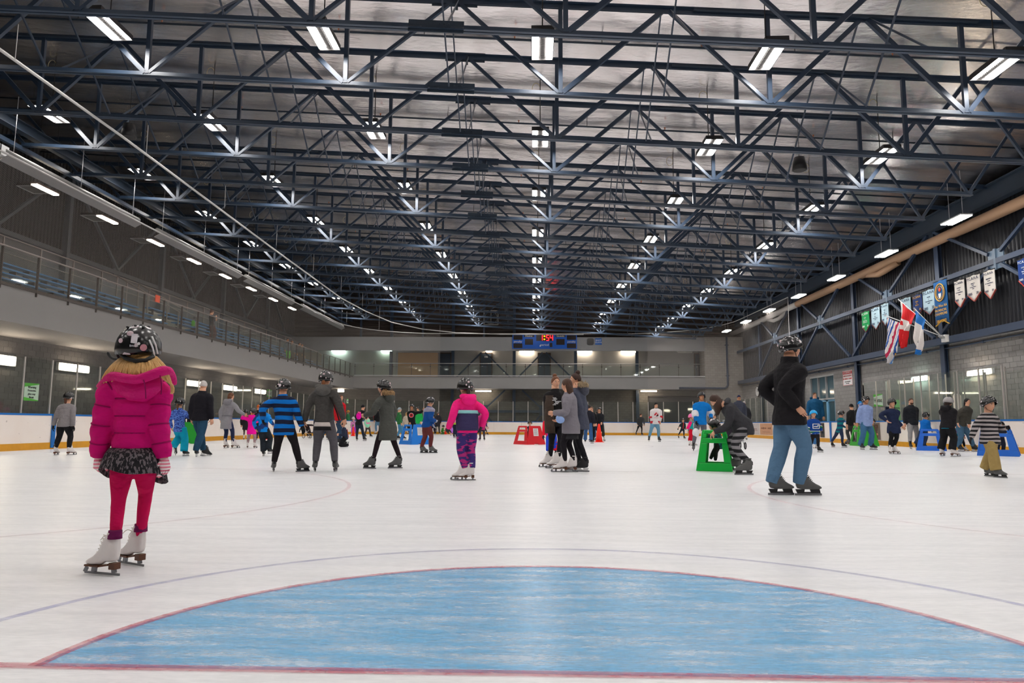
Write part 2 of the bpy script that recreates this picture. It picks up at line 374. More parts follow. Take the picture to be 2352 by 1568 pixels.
wallbox('wall_lobby', 19.0, 19.1, DY0-2, DY1+2, 0, 4, mat('lobby_wall', (140, 190, 214), .7, emit=.25, ecol=(150, 200, 225)), 'pale blue lobby wall behind the glazed doorway')

# the nearer blocks of the side walls, each laid as a piece
BLM = mat('laid_block', (150, 147, 145), .85, noise=.12, nscale=14, bump=.4, bscale=40)
nt, b = nodes(BLM); oi = nt.nodes.new('ShaderNodeObjectInfo'); vec, xyz = coords(nt); n = noisen(nt, vec, 16, 4)
def vary(c, k): return tuple(min(1, v*k) for v in srgb(c)[:3])+(1,)
nt.links.new(mixc(nt, mathn(nt, 'MULTIPLY', n, .35), mixc(nt, oi.outputs['Random'], vary((150, 147, 145), .84), vary((150, 147, 145), 1.12)), vary((150, 147, 145), .6)), b.inputs['Base Color'])
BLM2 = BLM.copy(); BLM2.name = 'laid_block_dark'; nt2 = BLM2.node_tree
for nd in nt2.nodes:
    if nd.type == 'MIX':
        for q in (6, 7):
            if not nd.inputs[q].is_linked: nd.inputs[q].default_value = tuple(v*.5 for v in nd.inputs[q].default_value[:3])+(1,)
def laid(wall, x, s_, y0, y1, z0, z1, m, most=300):
    me = MB().box((0, 0, 0), (.014, .388, .188)).mesh('block', m); rest = MB(); k = 0; cells = []
    nz0, nz1 = round(z0/.2), round(z1/.2)
    c = 0
    while y0+c*.4 < y1:
        for r in range(nz0, nz1): cells.append((y0+c*.4+(.2 if r % 2 else 0), r*.2+.1))
        c += 1
    for y, z in cells:
        o_ = x+s_*(.007+.003*((int(y*7.3)+int(z*31)) % 3)/3)
        if k < most: o = bpy.data.objects.new('block', me); COL.objects.link(o); o.location = (o_, y, z); o.parent = wall; k += 1
        else: rest.box((o_, y, z), (.014, .388, .188))
    if rest.v: tag(rest.build('block_field', m, wall), kind='stuff')
WR = [o for o in bpy.data.objects if o.name.startswith('wall_right')]
laid(bpy.data.objects['wall_right'], 17.45, -1, 23.2, 37.2, 1.0, 4.2, BLM)
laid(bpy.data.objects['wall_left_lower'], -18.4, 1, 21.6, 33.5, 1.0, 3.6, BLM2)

# ---- roof: foil faced insulation between the trusses
FOIL = mat('foil_insulation', (250, 244, 242), .27, 1.0, .5)
nt, b = nodes(FOIL); vec, xyz = coords(nt)
n1 = noisen(nt, vec, 1.0, 4, (.5, 1.6, 1)); n2 = noisen(nt, vec, 3.5, 5, (1, 2.2, 1)); n3 = noisen(nt, vec, 30, 2)
seam = mathn(nt, 'PINGPONG', mathn(nt, 'ADD', xyz[1], mathn(nt, 'MULTIPLY', n2, .06)), .66)
seam = mathn(nt, 'LESS_THAN', seam, .02)
hgt = mathn(nt, 'ADD', mathn(nt, 'ADD', mathn(nt, 'MULTIPLY', n1, 1.0), mathn(nt, 'MULTIPLY', n2, .35)), mathn(nt, 'MULTIPLY', seam, .25))
hgt = mathn(nt, 'ADD', hgt, mathn(nt, 'MULTIPLY', n3, .03))
bp = nt.nodes.new('ShaderNodeBump'); bp.inputs['Strength'].default_value = .35; bp.inputs['Distance'].default_value = .07; nt.links.new(hgt, bp.inputs['Height']); nt.links.new(bp.outputs[0], b.inputs['Normal'])
nt.links.new(mixc(nt, n2, srgb((246, 236, 234)), srgb((255, 252, 251))), b.inputs['Base Color'])
mb = MB(); ys = [i*.8775-6 for i in range(80)]; xs = [LWX-.2+i*(RWX-LWX+.4)/24 for i in range(25)]
TY0, TDY, NT = 13.45, 2.63, 18
def sag(x, y):
    ph = ((y-TY0)/TDY) % 1.0
    return -.10*math.sin(PI*ph)+.02*math.sin(x*2.1+y*.9)+.015*math.sin(x*5.3-y*1.7)
vs = [(x, y, roofz(x)+TD+.34+sag(x, y)) for y in ys for x in xs]
nx = len(xs); mb.add(vs, [(j*nx+i, (j+1)*nx+i, (j+1)*nx+i+1, j*nx+i+1) for j in range(len(ys)-1) for i in range(nx-1)], smooth=True)
tag(mb.build('ceiling', FOIL), 'silvery foil insulation under the roof', kind='structure')

# ---- roof trusses
BN = [-14.1, -9.54, -4.7, .44, 5.34, 9.83]               # bottom nodes
TN = [-16.4, -11.9, -7.1, -2.1, 2.95, 7.6, 11.6]         # top nodes
XB0, XB1 = -16.5, 13.1
def truss(y):
    t = thing('roof_truss', (0, y, roofz(0)), None, 'truss', 'dark blue steel trusses across the hall')
    def P(x, top=False): return V(x, y, roofz(x)+(TD if top else 0))
    for top, name, a, b_, h, w_ in ((False, 'bottom_chord', XB0, XB1, .11, .17), (True, 'top_chord', LWX+.1, 17.3, .13, .2)):
        mb = MB(); s_ = 1 if not top else -1
        for o in (-1, 1):
            mb.bar(P(a, top)+V(0, o*.022, s_*h/2), P(b_, top)+V(0, o*.022, s_*h/2), .014, h)
            mb.bar(P(a, top)+V(0, o*(w_/4+.008), 0), P(b_, top)+V(0, o*(w_/4+.008), 0), w_/2-.016, .014)
        mb.build(name, STEEL, t)
    for i, x in enumerate(BN):
        for tx in (TN[i], TN[i+1]):
            big = i in (0, 5) or (tx == TN[i+1]) == (x > 0)
            wd = .11 if big else .075
            MB().bar(P(x)+V(.05 if tx > x else -.05, 0, .08), P(tx, True)+V(-.08 if tx > x else .08, 0, -.08), wd, .09, up=(0, 1, 0)).build('diagonal', STEEL, t)
        MB().bar(P(x)+V(0, 0, .06), P(x, True)-V(0, 0, .06), .1, .09, up=(0, 1, 0)).build('vertical', STEEL, t)
    MB().bar(P(XB1)+V(-.1, 0, .05), P(TN[-1]+2.9, True)-V(0, 0, .05), .08, .08, up=(0, 1, 0)).build('diagonal', STEEL, t)
    MB().bar(P(XB1)+V(-.1, 0, .05), P(TN[-1], True)-V(0, 0, .05), .07, .07, up=(0, 1, 0)).build('diagonal', STEEL, t)
    MB().bar(P(XB0)+V(.1, 0, .05), P(-18.6, True), .08, .08, up=(0, 1, 0)).build('diagonal', STEEL, t)
    g = MB(); c = P(-2.16)+V(0, 0, .06); sl = -.0595
    dx = V(1, 0, sl).normalized()
    g.bar(c-dx*.56, c+dx*.56, .2, .05, up=(0, 1, 0)); g.bar(c-dx*.56+V(0, -.03, 0), c+dx*.56+V(0, -.03, 0), .02, .25, up=(0, 0, 1)) 
    for bx in range(3):
        for bz in (-.05, .05): g.ell(c+dx*(.08+bx*.09)+V(0, -.05, bz), (.02, .015, .02), n=6, m=4)
    for o in (-1, 1): g.tube([c+dx*(o*.3)+V(0, -.05, -.04), c+dx*(o*.56)+V(0, -.05, -.04)], .03, 8)
    g.build('splice_plate', STEEL_D, t)
    g = MB(); g.bar(P(-2.65, True)+V(0, 0, -.06), P(-1.55, True)+V(0, 0, -.06), .03, .26, up=(0, 0, 1)); g.bar(P(-2.05, True)+V(0, -.05, -.3), P(-2.05, True)+V(0, -.05, -.02), .06, .05); g.build('gusset_plate', STEEL_D, t)
    for a, b_ in ((3.6, 10.2), (-15, -8.6)): MB().bar(P(a, True)+V(0, 0, -.05), P(b_, True)+V(0, 0, -.05), .24, .05).build('cover_plate', STEEL_D, t)
    return t
t0 = truss(TY0); t0['label'] = 'dark blue steel roof truss, first and nearest, at the top of the picture'
for k in range(1, NT):
    dup(t0, (0, TDY*k, 0), 'dark blue steel roof truss crossing the hall, %s from the nearest' % ORD[k] if k < NT-1 else 'dark blue steel roof truss crossing the hall, last one before the far wall')
# bridging between neighbouring trusses: crossed bars along the hall
BRX = [-11.9, -7.1, -2.1, 2.95, 7.6]
def bridging(x, y):
    t = thing('cross_bracing', (x, y, roofz(x)), None, 'bracing', 'cross bracing between the roof trusses')
    b0, b1 = roofz(x)+.08, roofz(x)+TD-.1
    MB().bar((x+.1, y+.08, b0), (x+.1, y+TDY-.08, b1), .045, .025, up=(1, 0, 0)).build('brace_bar', STEEL, t)
    MB().bar((x-.1, y+.08, b1), (x-.1, y+TDY-.08, b0), .055, .03, up=(1, 0, 0)).build('brace_bar', STEEL, t)
    return t
nm = ['leftmost row', 'second row from the left', 'middle row left of the splices', 'row right of the centre lamps', 'rightmost row']
for i, x in enumerate(BRX):
    b0 = bridging(x, TY0); tag(b0, 'crossed steel bars behind the first truss, '+nm[i])
    for k in range(1, NT-1): dup(b0, (0, TDY*k, 0), 'crossed steel bars behind the %s truss, %s' % (ORD[k], nm[i]))
# sprinkler pipes
for k, y in enumerate([TY0+TDY*(j+.5)+.35 for j in range(-1, NT, 2)]):
    mb = MB(); z = lambda x: roofz(x)+TD-.02
    p = thing('sprinkler_pipe', (0, y, z(0)), 'thin dark sprinkler pipe under the foil roof, %s from the camera' % ORD[k], 'pipe', 'sprinkler pipes under the roof')
    mb.tube([(-21, y, z(-21)), (17, y, z(17))], .03, 6).build('pipe_run', STEEL_D, p)
    for x in (-17.5, -12.5, -7.6, -3.1, 1.6, 6.6, 11.7): MB().tube([(x, y, z(x)), (x, y, z(x)+.3)], .012, 5).build('hanger', DARKM, p)
    for x in (-10.2, -5.4, -.7, 4.2, 9.1): MB().tube([(x, y, z(x)), (x, y, z(x)+.07), (x, y, z(x)+.1)], [.012, .02, .035], 6).build('sprinkler_head', mat('brass', (180, 110, 80), .4, .6), p)
# edge beams of the roof
def beam(name, p, q, w_, h, m, label, cat='beam', flange=True):
    t = thing(name, p, label, cat)
    mb = MB(); p, q = V(p), V(q)
    if flange:
        mb.bar(p, q, .02, h); mb.bar(p+V(0, 0, h/2), q+V(0, 0, h/2), w_, .03); mb.bar(p-V(0, 0, h/2), q-V(0, 0, h/2), w_, .03)
    else: mb.bar(p, q, w_, h)
    mb.build('web', m, t); return t
beam('edge_beam', (16.95, -5, 9.5), (16.95, 60.5, 9.5), .3, .7, STEEL_D, 'heavy dark steel roof edge beam above the right wall columns')
beam('edge_beam', (-16.5, -5, 9.46), (-16.5, 62, 9.46), .13, .13, STEEL, 'slim blue steel beam along the left truss ends', flange=False)
beam('edge_beam', (-16.2, -5, 9.95), (-16.2, 62, 9.95), .25, .3, STEEL_D, 'dark roof beam above the left stand')
# ---- right wall frame: columns, rails, braces
CY = [6.3, 14.4, 22.5, 30.7, 38.9, 47.0, 55.1]
for k, y in enumerate(CY):
    t = thing('wall_column', (17.1, y, 0), 'blue grey steel column against the right wall, %s' % ('behind the glass by the grey helmeted woman' if k == 3 else 'right beside the red and white attention sign' if k == 4 else '%s from the far corner' % ORD[len(CY)-1-k]), 'column', 'steel columns of the right wall')
    mb = MB(); mb.box((17.22, y, 4.6), (.02, .3, 9.2)).box((17.36, y, 4.6), (.02, .3, 9.2)).box((17.29, y, 4.6), (.13, .02, 9.2)).build('shaft', BLUECOL, t)
    MB().box((17.2, y, 9.0), (.3, .36, .5)).build('head_plate', STEEL_D, t)
for k in range(len(CY)-1):
    y0, y1 = CY[k], CY[k+1]; ym = (y0+y1)/2; w_ = 'bay %s from the far corner' % ORD[len(CY)-2-k]
    t = thing('wall_brace', (17.05, ym, 7.0), 'blue steel braces meeting at a wall plate, '+w_, 'brace', 'braces of the right wall')
    MB().box((17.1, ym, 7.05), (.04, .9, .75)).box((17.06, ym, 7.05), (.06, .12, .8)).build('gusset_plate', mat('blue_grey_plate', (92, 112, 132), .45), t)
    for s_, yy in ((-1, y0), (1, y1)):
        MB().bar((17.05, ym+s_*.35, 7.3), (17.05, yy-s_*.25, 9.15), .12, .12).build('brace_bar', BLUECOL, t)
        MB().bar((17.05, ym+s_*.35, 6.8), (17.05, yy-s_*.2, 4.6), .12, .12).build('brace_bar', BLUECOL, t)
beam('wall_rail', (17.1, -5, 6.98), (17.1, 60.5, 6.98), .14, .2, BLUECOL, 'long blue steel rail across the banners on the right wall', flange=False)
beam('wall_rail', (17.15, -5, 4.42), (17.15, 60.5, 4.42), .25, .28, BLUECOL, 'blue steel beam on top of the right block wall', flange=False)
mb = MB(); mb.tube([(17.3, -5, 4.12), (17.3, 60, 4.12)], .035, 8)
for y in range(-4, 60, 4): mb.box((17.3, y, 4.12), (.1, .08, .1))
tag(mb.build('conduit', BLUECOL), 'thin grey conduit under the right wall beam', 'pipe')
# tan duct
t = thing('air_duct', (17.25, 30, 8.75), 'long round tan air duct along the top of the right wall', 'duct')
MB().tube([(17.1, -5, 8.75), (17.1, 46.5, 8.75)], .22, 14).build('duct_run', mat('tan_duct', (186, 150, 118), .5, .2), t)
MB().tube([(17.1, 46.5, 8.75), (17.1, 62, 8.75)], .2, 14).build('duct_run', mat('white_duct', (190, 186, 182), .5, .1), t)
MB().tube([(17.1, 33.6, 8.55), (16.8, 34.3, 8.3), (17.0, 35.4, 8.35), (17.2, 37.2, 8.7)], .15, 10).build('branch', MATS['tan_duct'], t)
MB().tube([(17.1, 48.6, 8.55), (16.8, 49.3, 8.2), (17.0, 51.0, 8.3), (17.2, 53, 8.7)], .13, 10).build('branch', MATS['white_duct'], t)
# ---- left stand wall: columns and braces
for k, y in enumerate(CY[1:]):
    t = thing('stand_column', (LWX+.4, y, 4.7), 'slim grey column behind the bleachers, %s from the far end' % ORD[5-k], 'column', 'columns behind the left stand')
    MB().box((LWX+.4, y, 8.4), (.25, .22, 7.4)).build('shaft', mat('grey_column', (72, 78, 84), .5), t)
    for s_ in (-1, 1): MB().bar((LWX+.35, y+s_*4.1, 8.5), (LWX+.35, y+s_*.2, 12.0), .12, .12).build('brace_bar', MATS['grey_column'], t)
    MB().box((LWX+.3, y+4.1, 8.35), (.06, .5, .4)).build('gusset_plate', MATS['grey_column'], t)
beam('stand_rail', (LWX+.3, 0, 8.35), (LWX+.3, 62, 8.35), .12, .2, MATS['grey_column'], 'grey rail on the wall behind the bleachers', flange=False)
# far wall columns and braces
def farx(px, Y=61.0): return at(px, 830, y=Y).x
for k, px in enumerate((827, 898, 970, 1040, 1111, 1181, 1252, 1322, 1392, 1463)):
    x = farx(px, 62.3); low = px in (898, 1040, 1181, 1322, 1463)
    t = thing('end_column', (x, 62.35, 0 if low else 8.2), 'dark blue steel column on the far wall, %s from the left' % ORD[k], 'column', 'steel columns of the far wall')
    MB().box((x, 62.35, (0 if low else 8.2)/2+5.7), (.26 if low else .16, .2, 11.4-(0 if low else 8.2))).build('shaft', STEEL, t)
for k, (pa, pm, pb) in enumerate(((1040, 1110, 1181), (1181, 1250, 1322))):
    t = thing('end_brace', (farx(pm, 62.2), 62.2, 4.9), 'dark steel braces forming a peak in the far gallery, '+('around the numbered door' if k == 0 else 'below the scoreboard'), 'brace')
    for pe in (pa+10, pb-10): MB().bar((farx(pe, 62.2), 62.2, 4.95), (farx(pm+(-4 if pe < pm else 4), 62.2), 62.2, 7.1), .13, .13, up=(0, 1, 0)).build('brace_bar', STEEL, t)
t = thing('end_brace', (farx(1180, 62.2), 62.2, 2.0), 'diamond of dark steel braces behind the far glass', 'brace')
for s_ in (-1, 1):
    cx = farx(1180, 62.2); gx = cx+s_*2.55
    MB().bar((cx+s_*.75, 62.2, 3.8), (gx, 62.2, 2.1), .14, .14, up=(0, 1, 0)).build('brace_bar', STEEL, t)
    MB().bar((gx, 62.2, 1.9), (cx+s_*1.5, 62.2, .6), .14, .14, up=(0, 1, 0)).build('brace_bar', STEEL, t)
    MB().box((gx+s_*.3, 62.2, 2.05), (1.2, .08, .9)).build('gusset_plate', STEEL, t)
MB().box((farx(1180, 62.2), 62.22, 1.95), (5.4, .1, .22)).build('rail', STEEL, t)
# pipe on the pier
t = thing('rain_pipe', (15.9, 60.5, 3), 'dark pipe bending down the pale block pier', 'pipe')
px_ = at(1669, 800, y=60.5).x
MB().tube([(px_, 60.45, 8.3), (px_, 60.45, 4.2), (px_-.1, 60.45, 4.05), (px_-.25, 60.45, 3.95), (at(1560, 890, y=60.4).x, 60.4, 3.95)], .085, 8).build('pipe_run', BLUECOL, t)
MB().box((px_, 60.48, 7.6), (.3, .1, .08)).box((px_, 60.48, 5.0), (.3, .1, .08)).build('bracket', BLUECOL, t)

# ================================================================ HIGH BAY LAMPS
def lamp_bay(x, y):
    z = roofz(x)+.74
    t = thing('high_bay_lamp', (x, y, z), None, 'lamp', 'twin tube high bay lamps under the roof')
    mb = MB(); mb.box((x, y, z+.05), (.5, 1.26, .06)); mb.box((x, y, z+.1), (.3, .9, .06)); [mb.box((x+q*.245, y, z-.005), (.012, 1.26, .07)) for q in (-1, 1)]; [mb.box((x, y+q*.63, z-.005), (.5, .012, .07)) for q in (-1, 1)]; mb.build('housing', DARKM, t)
    for s_ in (-1, 1): MB().box((x+s_*.16, y, z+.005), (.145, 1.22, .03)).build('diffuser', LAMP, t)
    mb = MB()
    for k in range(22): mb.box((x, y-.58+k*.055, z), (.1, .012, .03))
    mb.box((x, y+.66, z+.0), (.1, .06, .05)); tag(mb.build('louvre', DARKM, t), kind='stuff')
    top = roofz(x)+TD+.36
    MB().tube([(x, y+.1, z+.1), (x, y+.1, top)], .014, 6).build('hanger', DARKM, t)
    co = MB(); pts = [(x-.12+.12*math.cos(a*.5), y+.1, top-.35+.17*math.sin(a*.5)) for a in range(26)]; co.tube(pts, .008, 4).build('cable_coil', mat('pale_cable', (180, 165, 130), .6), t)
    return t
rown = {-15: 'row over the left boards', -10: 'second row from the left', -5: 'row left of the centre', 0: 'centre row', 5: 'row right of the centre', 10: 'second row from the right wall'}
for x in (-15, -10, -5, 0, 5, 10):
    first = lamp_bay(x, 15.12); first['label'] = 'long twin tube lamp, %s, nearest in view' % rown[x]
    for k in range(1, 9): dup(first, (0, 5.27*k, 0), 'small twin tube lamp, %s, %s from the front' % (rown[x], ORD[k]))
    for k in (-1, -2, -3): dup(first, (0, 5.27*k, 0), 'twin tube lamp overhead, %s, %s above the camera' % (rown[x], ORD[-k-1]))
first = None
for k in range(-3, 9):
    y = 15.28+5.1*k-.1
    if first is None:
        z = 8.2; t = thing('wall_side_lamp', (15, y, z), None, 'lamp', 'twin tube lamps along the right wall')
        MB().box((15, y, z+.04), (.42, 1.26, .05)).build('housing', WHITEP, t)
        for s_ in (-1, 1): MB().box((15+s_*.12, y, z), (.16, 1.22, .03)).build('diffuser', LAMP, t)
        for s_ in (-1, 1): MB().tube([(15, y+s_*.4, z+.05), (15, y+s_*.4, 9.9)], .012, 5).build('hanger', ALU, t)
        first = t
    else: t = dup(first, (0, 5.1*(k+3), 0))
    t['label'] = 'twin tube lamp hanging beside the right wall, %s' % ('%s above the camera' % ORD[-k] if k < 2 else '%s from the right edge' % ORD[k-2])
# lamps and grilles over the left stand
GR = mat('grille_grey', (110, 110, 110), .5, .2)
for k in range(-3, 8):
    y = 23.95+3.72*k; z = 9.0; w_ = ('%s from the near end' % ORD[k]) if k >= 0 else ('%s beyond the left edge' % ORD[-k-1])
    t = thing('stand_lamp', (-17.5, y, z), 'warm strip lamp over the left stand, '+w_, 'lamp', 'strip lamps over the left stand')
    MB().box((-17.5, y, z+.05), (.26, 1.2, .06)).build('housing', mat('lamp_body', (90, 70, 62), .5), t)
    MB().box((-17.5, y, z), (.2, 1.16, .05)).build('diffuser', TUBEW, t)
    for s_ in (-1, 1): MB().tube([(-17.5, y+s_*.45, z+.06), (-17.5, y+s_*.45, roofz(-17.5)+TD)], .01, 5).build('hanger', DARKM, t)
    if k < 7:
        X, Z = -18.9, 9.45; yy = y+1.3
        t = thing('heater_grille', (X, yy, Z), 'grey ventilation grille hanging over the bleachers, '+w_, 'grille', 'grilles over the left stand')
        MB().box((X, yy, Z+.06), (.62, .9, .1)).build('casing', DARKM, t)
        mb = MB(); mb.box((X-.3, yy, Z), (.04, .9, .03)).box((X+.3, yy, Z), (.04, .9, .03)).box((X, yy-.44, Z), (.62, .04, .03)).box((X, yy+.44, Z), (.62, .04, .03)); mb.build('grille_frame', ALU, t)
        mb = MB()
        for q in range(12): mb.box((X, yy-.4+q*.073, Z+.005), (.56, .03, .012))
        tag(mb.build('louvre', GR, t), kind='stuff')
        MB().tube([(X, yy, Z+.1), (X, yy, roofz(X)+TD)], .012, 5).build('hanger', DARKM, t)
# tube heaters with reflectors along the left
REFL = mat('reflector_sheet', (170, 170, 172), .3, .85)
yp = [(8, 19.0), (19.4, 26.5), (27.9, 36.2), (36.9, 44.5), (46.2, 56.5)]
for k, (y0, y1) in enumerate(yp):
    t = thing('tube_heater', (-15.7, (y0+y1)/2, 8.3), 'long grey tube heater with sloping reflector over the left boards, %s from the camera' % ORD[k], 'heater', 'tube heaters on the left')
    MB().tube([(-15.55, y0, 8.63), (-15.55, y1, 8.63)], .09, 10).build('heater_tube', mat('galvanised', (150, 148, 146), .45, .4), t)
    MB().poly([(-15.38, y0, 8.5), (-15.38, y1, 8.5), (-15.66, y1, 8.34), (-15.66, y0, 8.34)], .02).build('reflector', REFL, t)
    for y in (y0+.4, (y0+y1)/2, y1-.4): MB().tube([(-15.55, y, 8.7), (-15.55, y, roofz(-15.7)+.95)], .012, 5).build('hanger', ALU, t)
    if k in (0, 1): MB().box((-15.6, y1+.35 if k == 0 else y0-.35, 8.6), (.25, .35, .3)).build('burner_box', WHITEP, t)
# ================================================================ BOARDS AND GLASS
BH = 1.075
HDPE = mat('white_board_plastic', (236, 222, 210), .4, noise=.05, nscale=6, spec=.5)
nt, b = nodes(HDPE); vec, xyz = coords(nt)
n = noisen(nt, vec, 9, 3); sp = mathn(nt, 'GREATER_THAN', n, .70)
big = noisen(nt, vec, 1.2, 4)
nt.links.new(mixc(nt, mathn(nt, 'MULTIPLY', sp, .45), mixc(nt, big, srgb((240, 226, 214)), srgb((246, 238, 232))), srgb((120, 90, 80))), b.inputs['Base Color'])
KICK = mat('yellow_kick_plastic', (214, 152, 28), .45, noise=.15, nscale=5)
CAPB = mat('blue_cap_rail', (0, 104, 184), .4, noise=.05)
POST = mat('glass_post_alu', (196, 190, 184), .35, .5)
def glassmat(name, tint, spec=1.0, alpha=.2):
    m = bpy.data.materials.new(name); m.use_nodes = True; MATS[name] = m; nt = m.node_tree
    out = nt.nodes['Material Output']; nt.nodes.remove(nt.nodes['Principled BSDF'])
    tr = nt.nodes.new('ShaderNodeBsdfTransparent'); tr.inputs[0].default_value = tint+(1,)
    gl = nt.nodes.new('ShaderNodeBsdfGlossy'); gl.inputs['Roughness'].default_value = .03; gl.inputs[0].default_value = (.9, 1, .95, 1)
    lw = nt.nodes.new('ShaderNodeLayerWeight'); lw.inputs[0].default_value = .5; frv = mathn(nt, 'ADD', mathn(nt, 'MULTIPLY', mathn(nt, 'POWER', lw.outputs['Facing'], 4.0), .9), .06)
    df = nt.nodes.new('ShaderNodeBsdfDiffuse'); df.inputs[0].default_value = (.5, .55, .5, 1)
    m1 = nt.nodes.new('ShaderNodeMixShader'); m1.inputs[0].default_value = .05
    nt.links.new(tr.outputs[0], m1.inputs[1]); nt.links.new(df.outputs[0], m1.inputs[2])
    mx = nt.nodes.new('ShaderNodeMixShader'); nt.links.new(mathn(nt, 'MULTIPLY', frv, spec), mx.inputs[0]); nt.links.new(m1.outputs[0], mx.inputs[1]); nt.links.new(gl.outputs[0], mx.inputs[2])
    nt.links.new(mx.outputs[0], out.inputs[0]); return m
GLASS = glassmat('rink_glass', (.90, .93, .91))
GLASSG = glassmat('gallery_glass', (.86, .91, .87))
def between(c, d0, d1, gaps):
    return [g for g in gaps if g[0] < c < g[1]]
def board_run(name, pts, label, glass_top=2.72, arch=.1, panel=2.44, post_off=.0, gap=None, low=None, doors=()):
    """pts: plan polyline along the inner face, rink on the left hand"""
    L = [0]
    for a, b_ in zip(pts, pts[1:]): L.append(L[-1]+math.dist(a, b_))
    def P(s):
        s = max(0, min(L[-1], s))
        for i in range(len(L)-1):
            if s <= L[i+1] or i == len(L)-2:
                t_ = (s-L[i])/(L[i+1]-L[i]); a, b_ = pts[i], pts[i+1]
                return V(a[0]+(b_[0]-a[0])*t_, a[1]+(b_[1]-a[1])*t_, 0), V(b_[0]-a[0], b_[1]-a[1], 0).normalized()
    c0 = P(L[-1]/2)[0]; t = thing('hockey_boards', c0, label, 'boards')
    curved = len(pts) > 2
    n = max(1, round(L[-1]/panel))
    step = L[-1]/n
    def prof(mb, s0, s1, o0, o1, z0, z1, mi=0):
        ss = [s0]+[x for x in L if s0 < x < s1]+[s1] if curved else [s0, s1]
        rings = []
        for s in ss:
            p, d = P(s); nn = V(d.y, -d.x, 0)   # outwards
            rings.append([p+nn*o0+V(0, 0, z0), p+nn*o1+V(0, 0, z0), p+nn*o1+V(0, 0, z1), p+nn*o0+V(0, 0, z1)])
        mb.loft(rings, mi, smooth=False)
    for k in range(n):
        s0, s1 = k*step+.004, (k+1)*step-.004
        mb = MB(); prof(mb, s0, s1, 0, .06, .2, BH-.06); mb.build('board_panel', HDPE, t)
        mb = MB(); prof(mb, s0-.003, s1+.003, -.012, .06, .0, .2); mb.build('kick_plate', KICK, t)
        mb = MB(); prof(mb, s0-.004, s1+.004, -.015, .17, BH-.06, BH-.005); mb.build('cap_rail', CAPB, t)
    if glass_top:
        m = max(1, round(L[-1]/1.22)); st = L[-1]/m
        for k in range(m+1):
            p, d = P(k*st); nn = V(d.y, -d.x, 0); q = p+nn*.06
            if gap and any(g0 < q.y < g1 for g0, g1 in gap): continue
            gt = glass_top(q) if callable(glass_top) else glass_top
            MB().bar(q+V(0, 0, BH), q+V(0, 0, gt), .035, .05, up=(d.x, d.y, 0)).build('glass_post', POST, t)
        for k in range(m):
            (p, d), (q, e) = P(k*st+.02), P((k+1)*st-.02); mid = (p+q)/2
            if gap and any(g0 < mid.y < g1 for g0, g1 in gap): continue
            nn = V(d.y, -d.x, 0)*.06; gt = glass_top(mid) if callable(glass_top) else glass_top
            # gently arched top edge
            A, B = p+nn, q+nn; top = [A+(B-A)*(j/6)+V(0, 0, gt-arch*.8+arch*math.sin(PI*j/6)) for j in range(7)]
            mb = MB(); mb.add([A+V(0, 0, BH-.02), B+V(0, 0, BH-.02)]+list(reversed(top)), [tuple(range(9))]); mb.build('pane', GLASS, t)
    return t
def cpts(cx, cy, r, a0, a1, n=10): return [(cx+r*math.cos(math.radians(a0+(a1-a0)*k/n)), cy+r*math.sin(math.radians(a0+(a1-a0)*k/n))) for k in range(n+1)]
Y_A, Y_B = RY0+RC, RY1-RC
# anticlockwise so that the rink lies on the left hand
board_run('l', [(-RX, Y_B), (-RX, 20.37-1.22*9)], 'straight white boards with blue cap and glass along the left side')
board_run('lc', cpts(-RX+RC, Y_B, RC, 90, 180), 'curved white boards and glass in the far left corner')
board_run('f', [(RX-RC, RY1), (-RX+RC, RY1)], 'straight white boards with glass across the far end', post_off=0)
board_run('rc', cpts(RX-RC, Y_B, RC, 0, 90), 'curved white boards and glass in the far right corner')
# right side: low boards without glass by the doorway (y 33 .. 47), glass again beyond
board_run('r', [(RX, 5.6), (RX, 23.6)], 'white boards with blue cap at the right edge of the picture', glass_top=None)
board_run('r', [(RX, 23.6), (RX, 33.4)], 'white boards and glass along the right side behind the skaters', glass_top=2.82, arch=.0)
board_run('r', [(RX, 33.4), (RX, Y_B)], 'white boards with advertisements by the glazed doorway on the right', glass_top=2.72, gap=[(33.5, 46.5)])
board_run('nl', [(-RX, 9.4), (-RX, Y_A)]+cpts(-RX+RC, Y_A, RC, 180, 270), 'curved white boards in the near left corner behind the camera', glass_top=None)
board_run('nf', [(-RX+RC, RY0), (RX-RC, RY0)], 'straight white boards behind the camera', glass_top=None)
board_run('nr', cpts(RX-RC, Y_A, RC, 270, 360), 'curved white boards in the near right corner', glass_top=None)
# second line of glass: players' benches behind the right boards
t = thing('bench_screen', (16.3, 29, 0), 'pale glass screen of the players bench behind the right boards', 'glass screen')
for k in range(9):
    y = 24.0+k*1.2
    MB().box((16.2, y, 1.45), (.04, .04, 2.9)).build('glass_post', POST, t)
    if k < 8:
        mb = MB(); mb.add([(16.2, y+.02, .9), (16.2, y+1.18, .9), (16.2, y+1.18, 2.75), (16.2, y+.02, 2.75)], [(0, 1, 2, 3)]); mb.build('pane', GLASS, t)
for k, y in enumerate((26.3, 31.2)):
    tt = thing('bench_screen', (15.7, y, 0), 'narrow glass end screen between boards and bench, %s' % ('nearer one' if k == 0 else 'farther one'), 'glass screen')
    MB().box((15.1, y, 1.9), (.05, .05, 1.8)).box((16.2, y, 1.9), (.05, .05, 1.8)).build('glass_post', POST, tt)
    mb = MB(); mb.add([(15.1, y, 1.05), (16.2, y, 1.05), (16.2, y, 2.8), (15.1, y, 2.8)], [(0, 1, 2, 3)]); mb.build('pane', GLASS, tt)
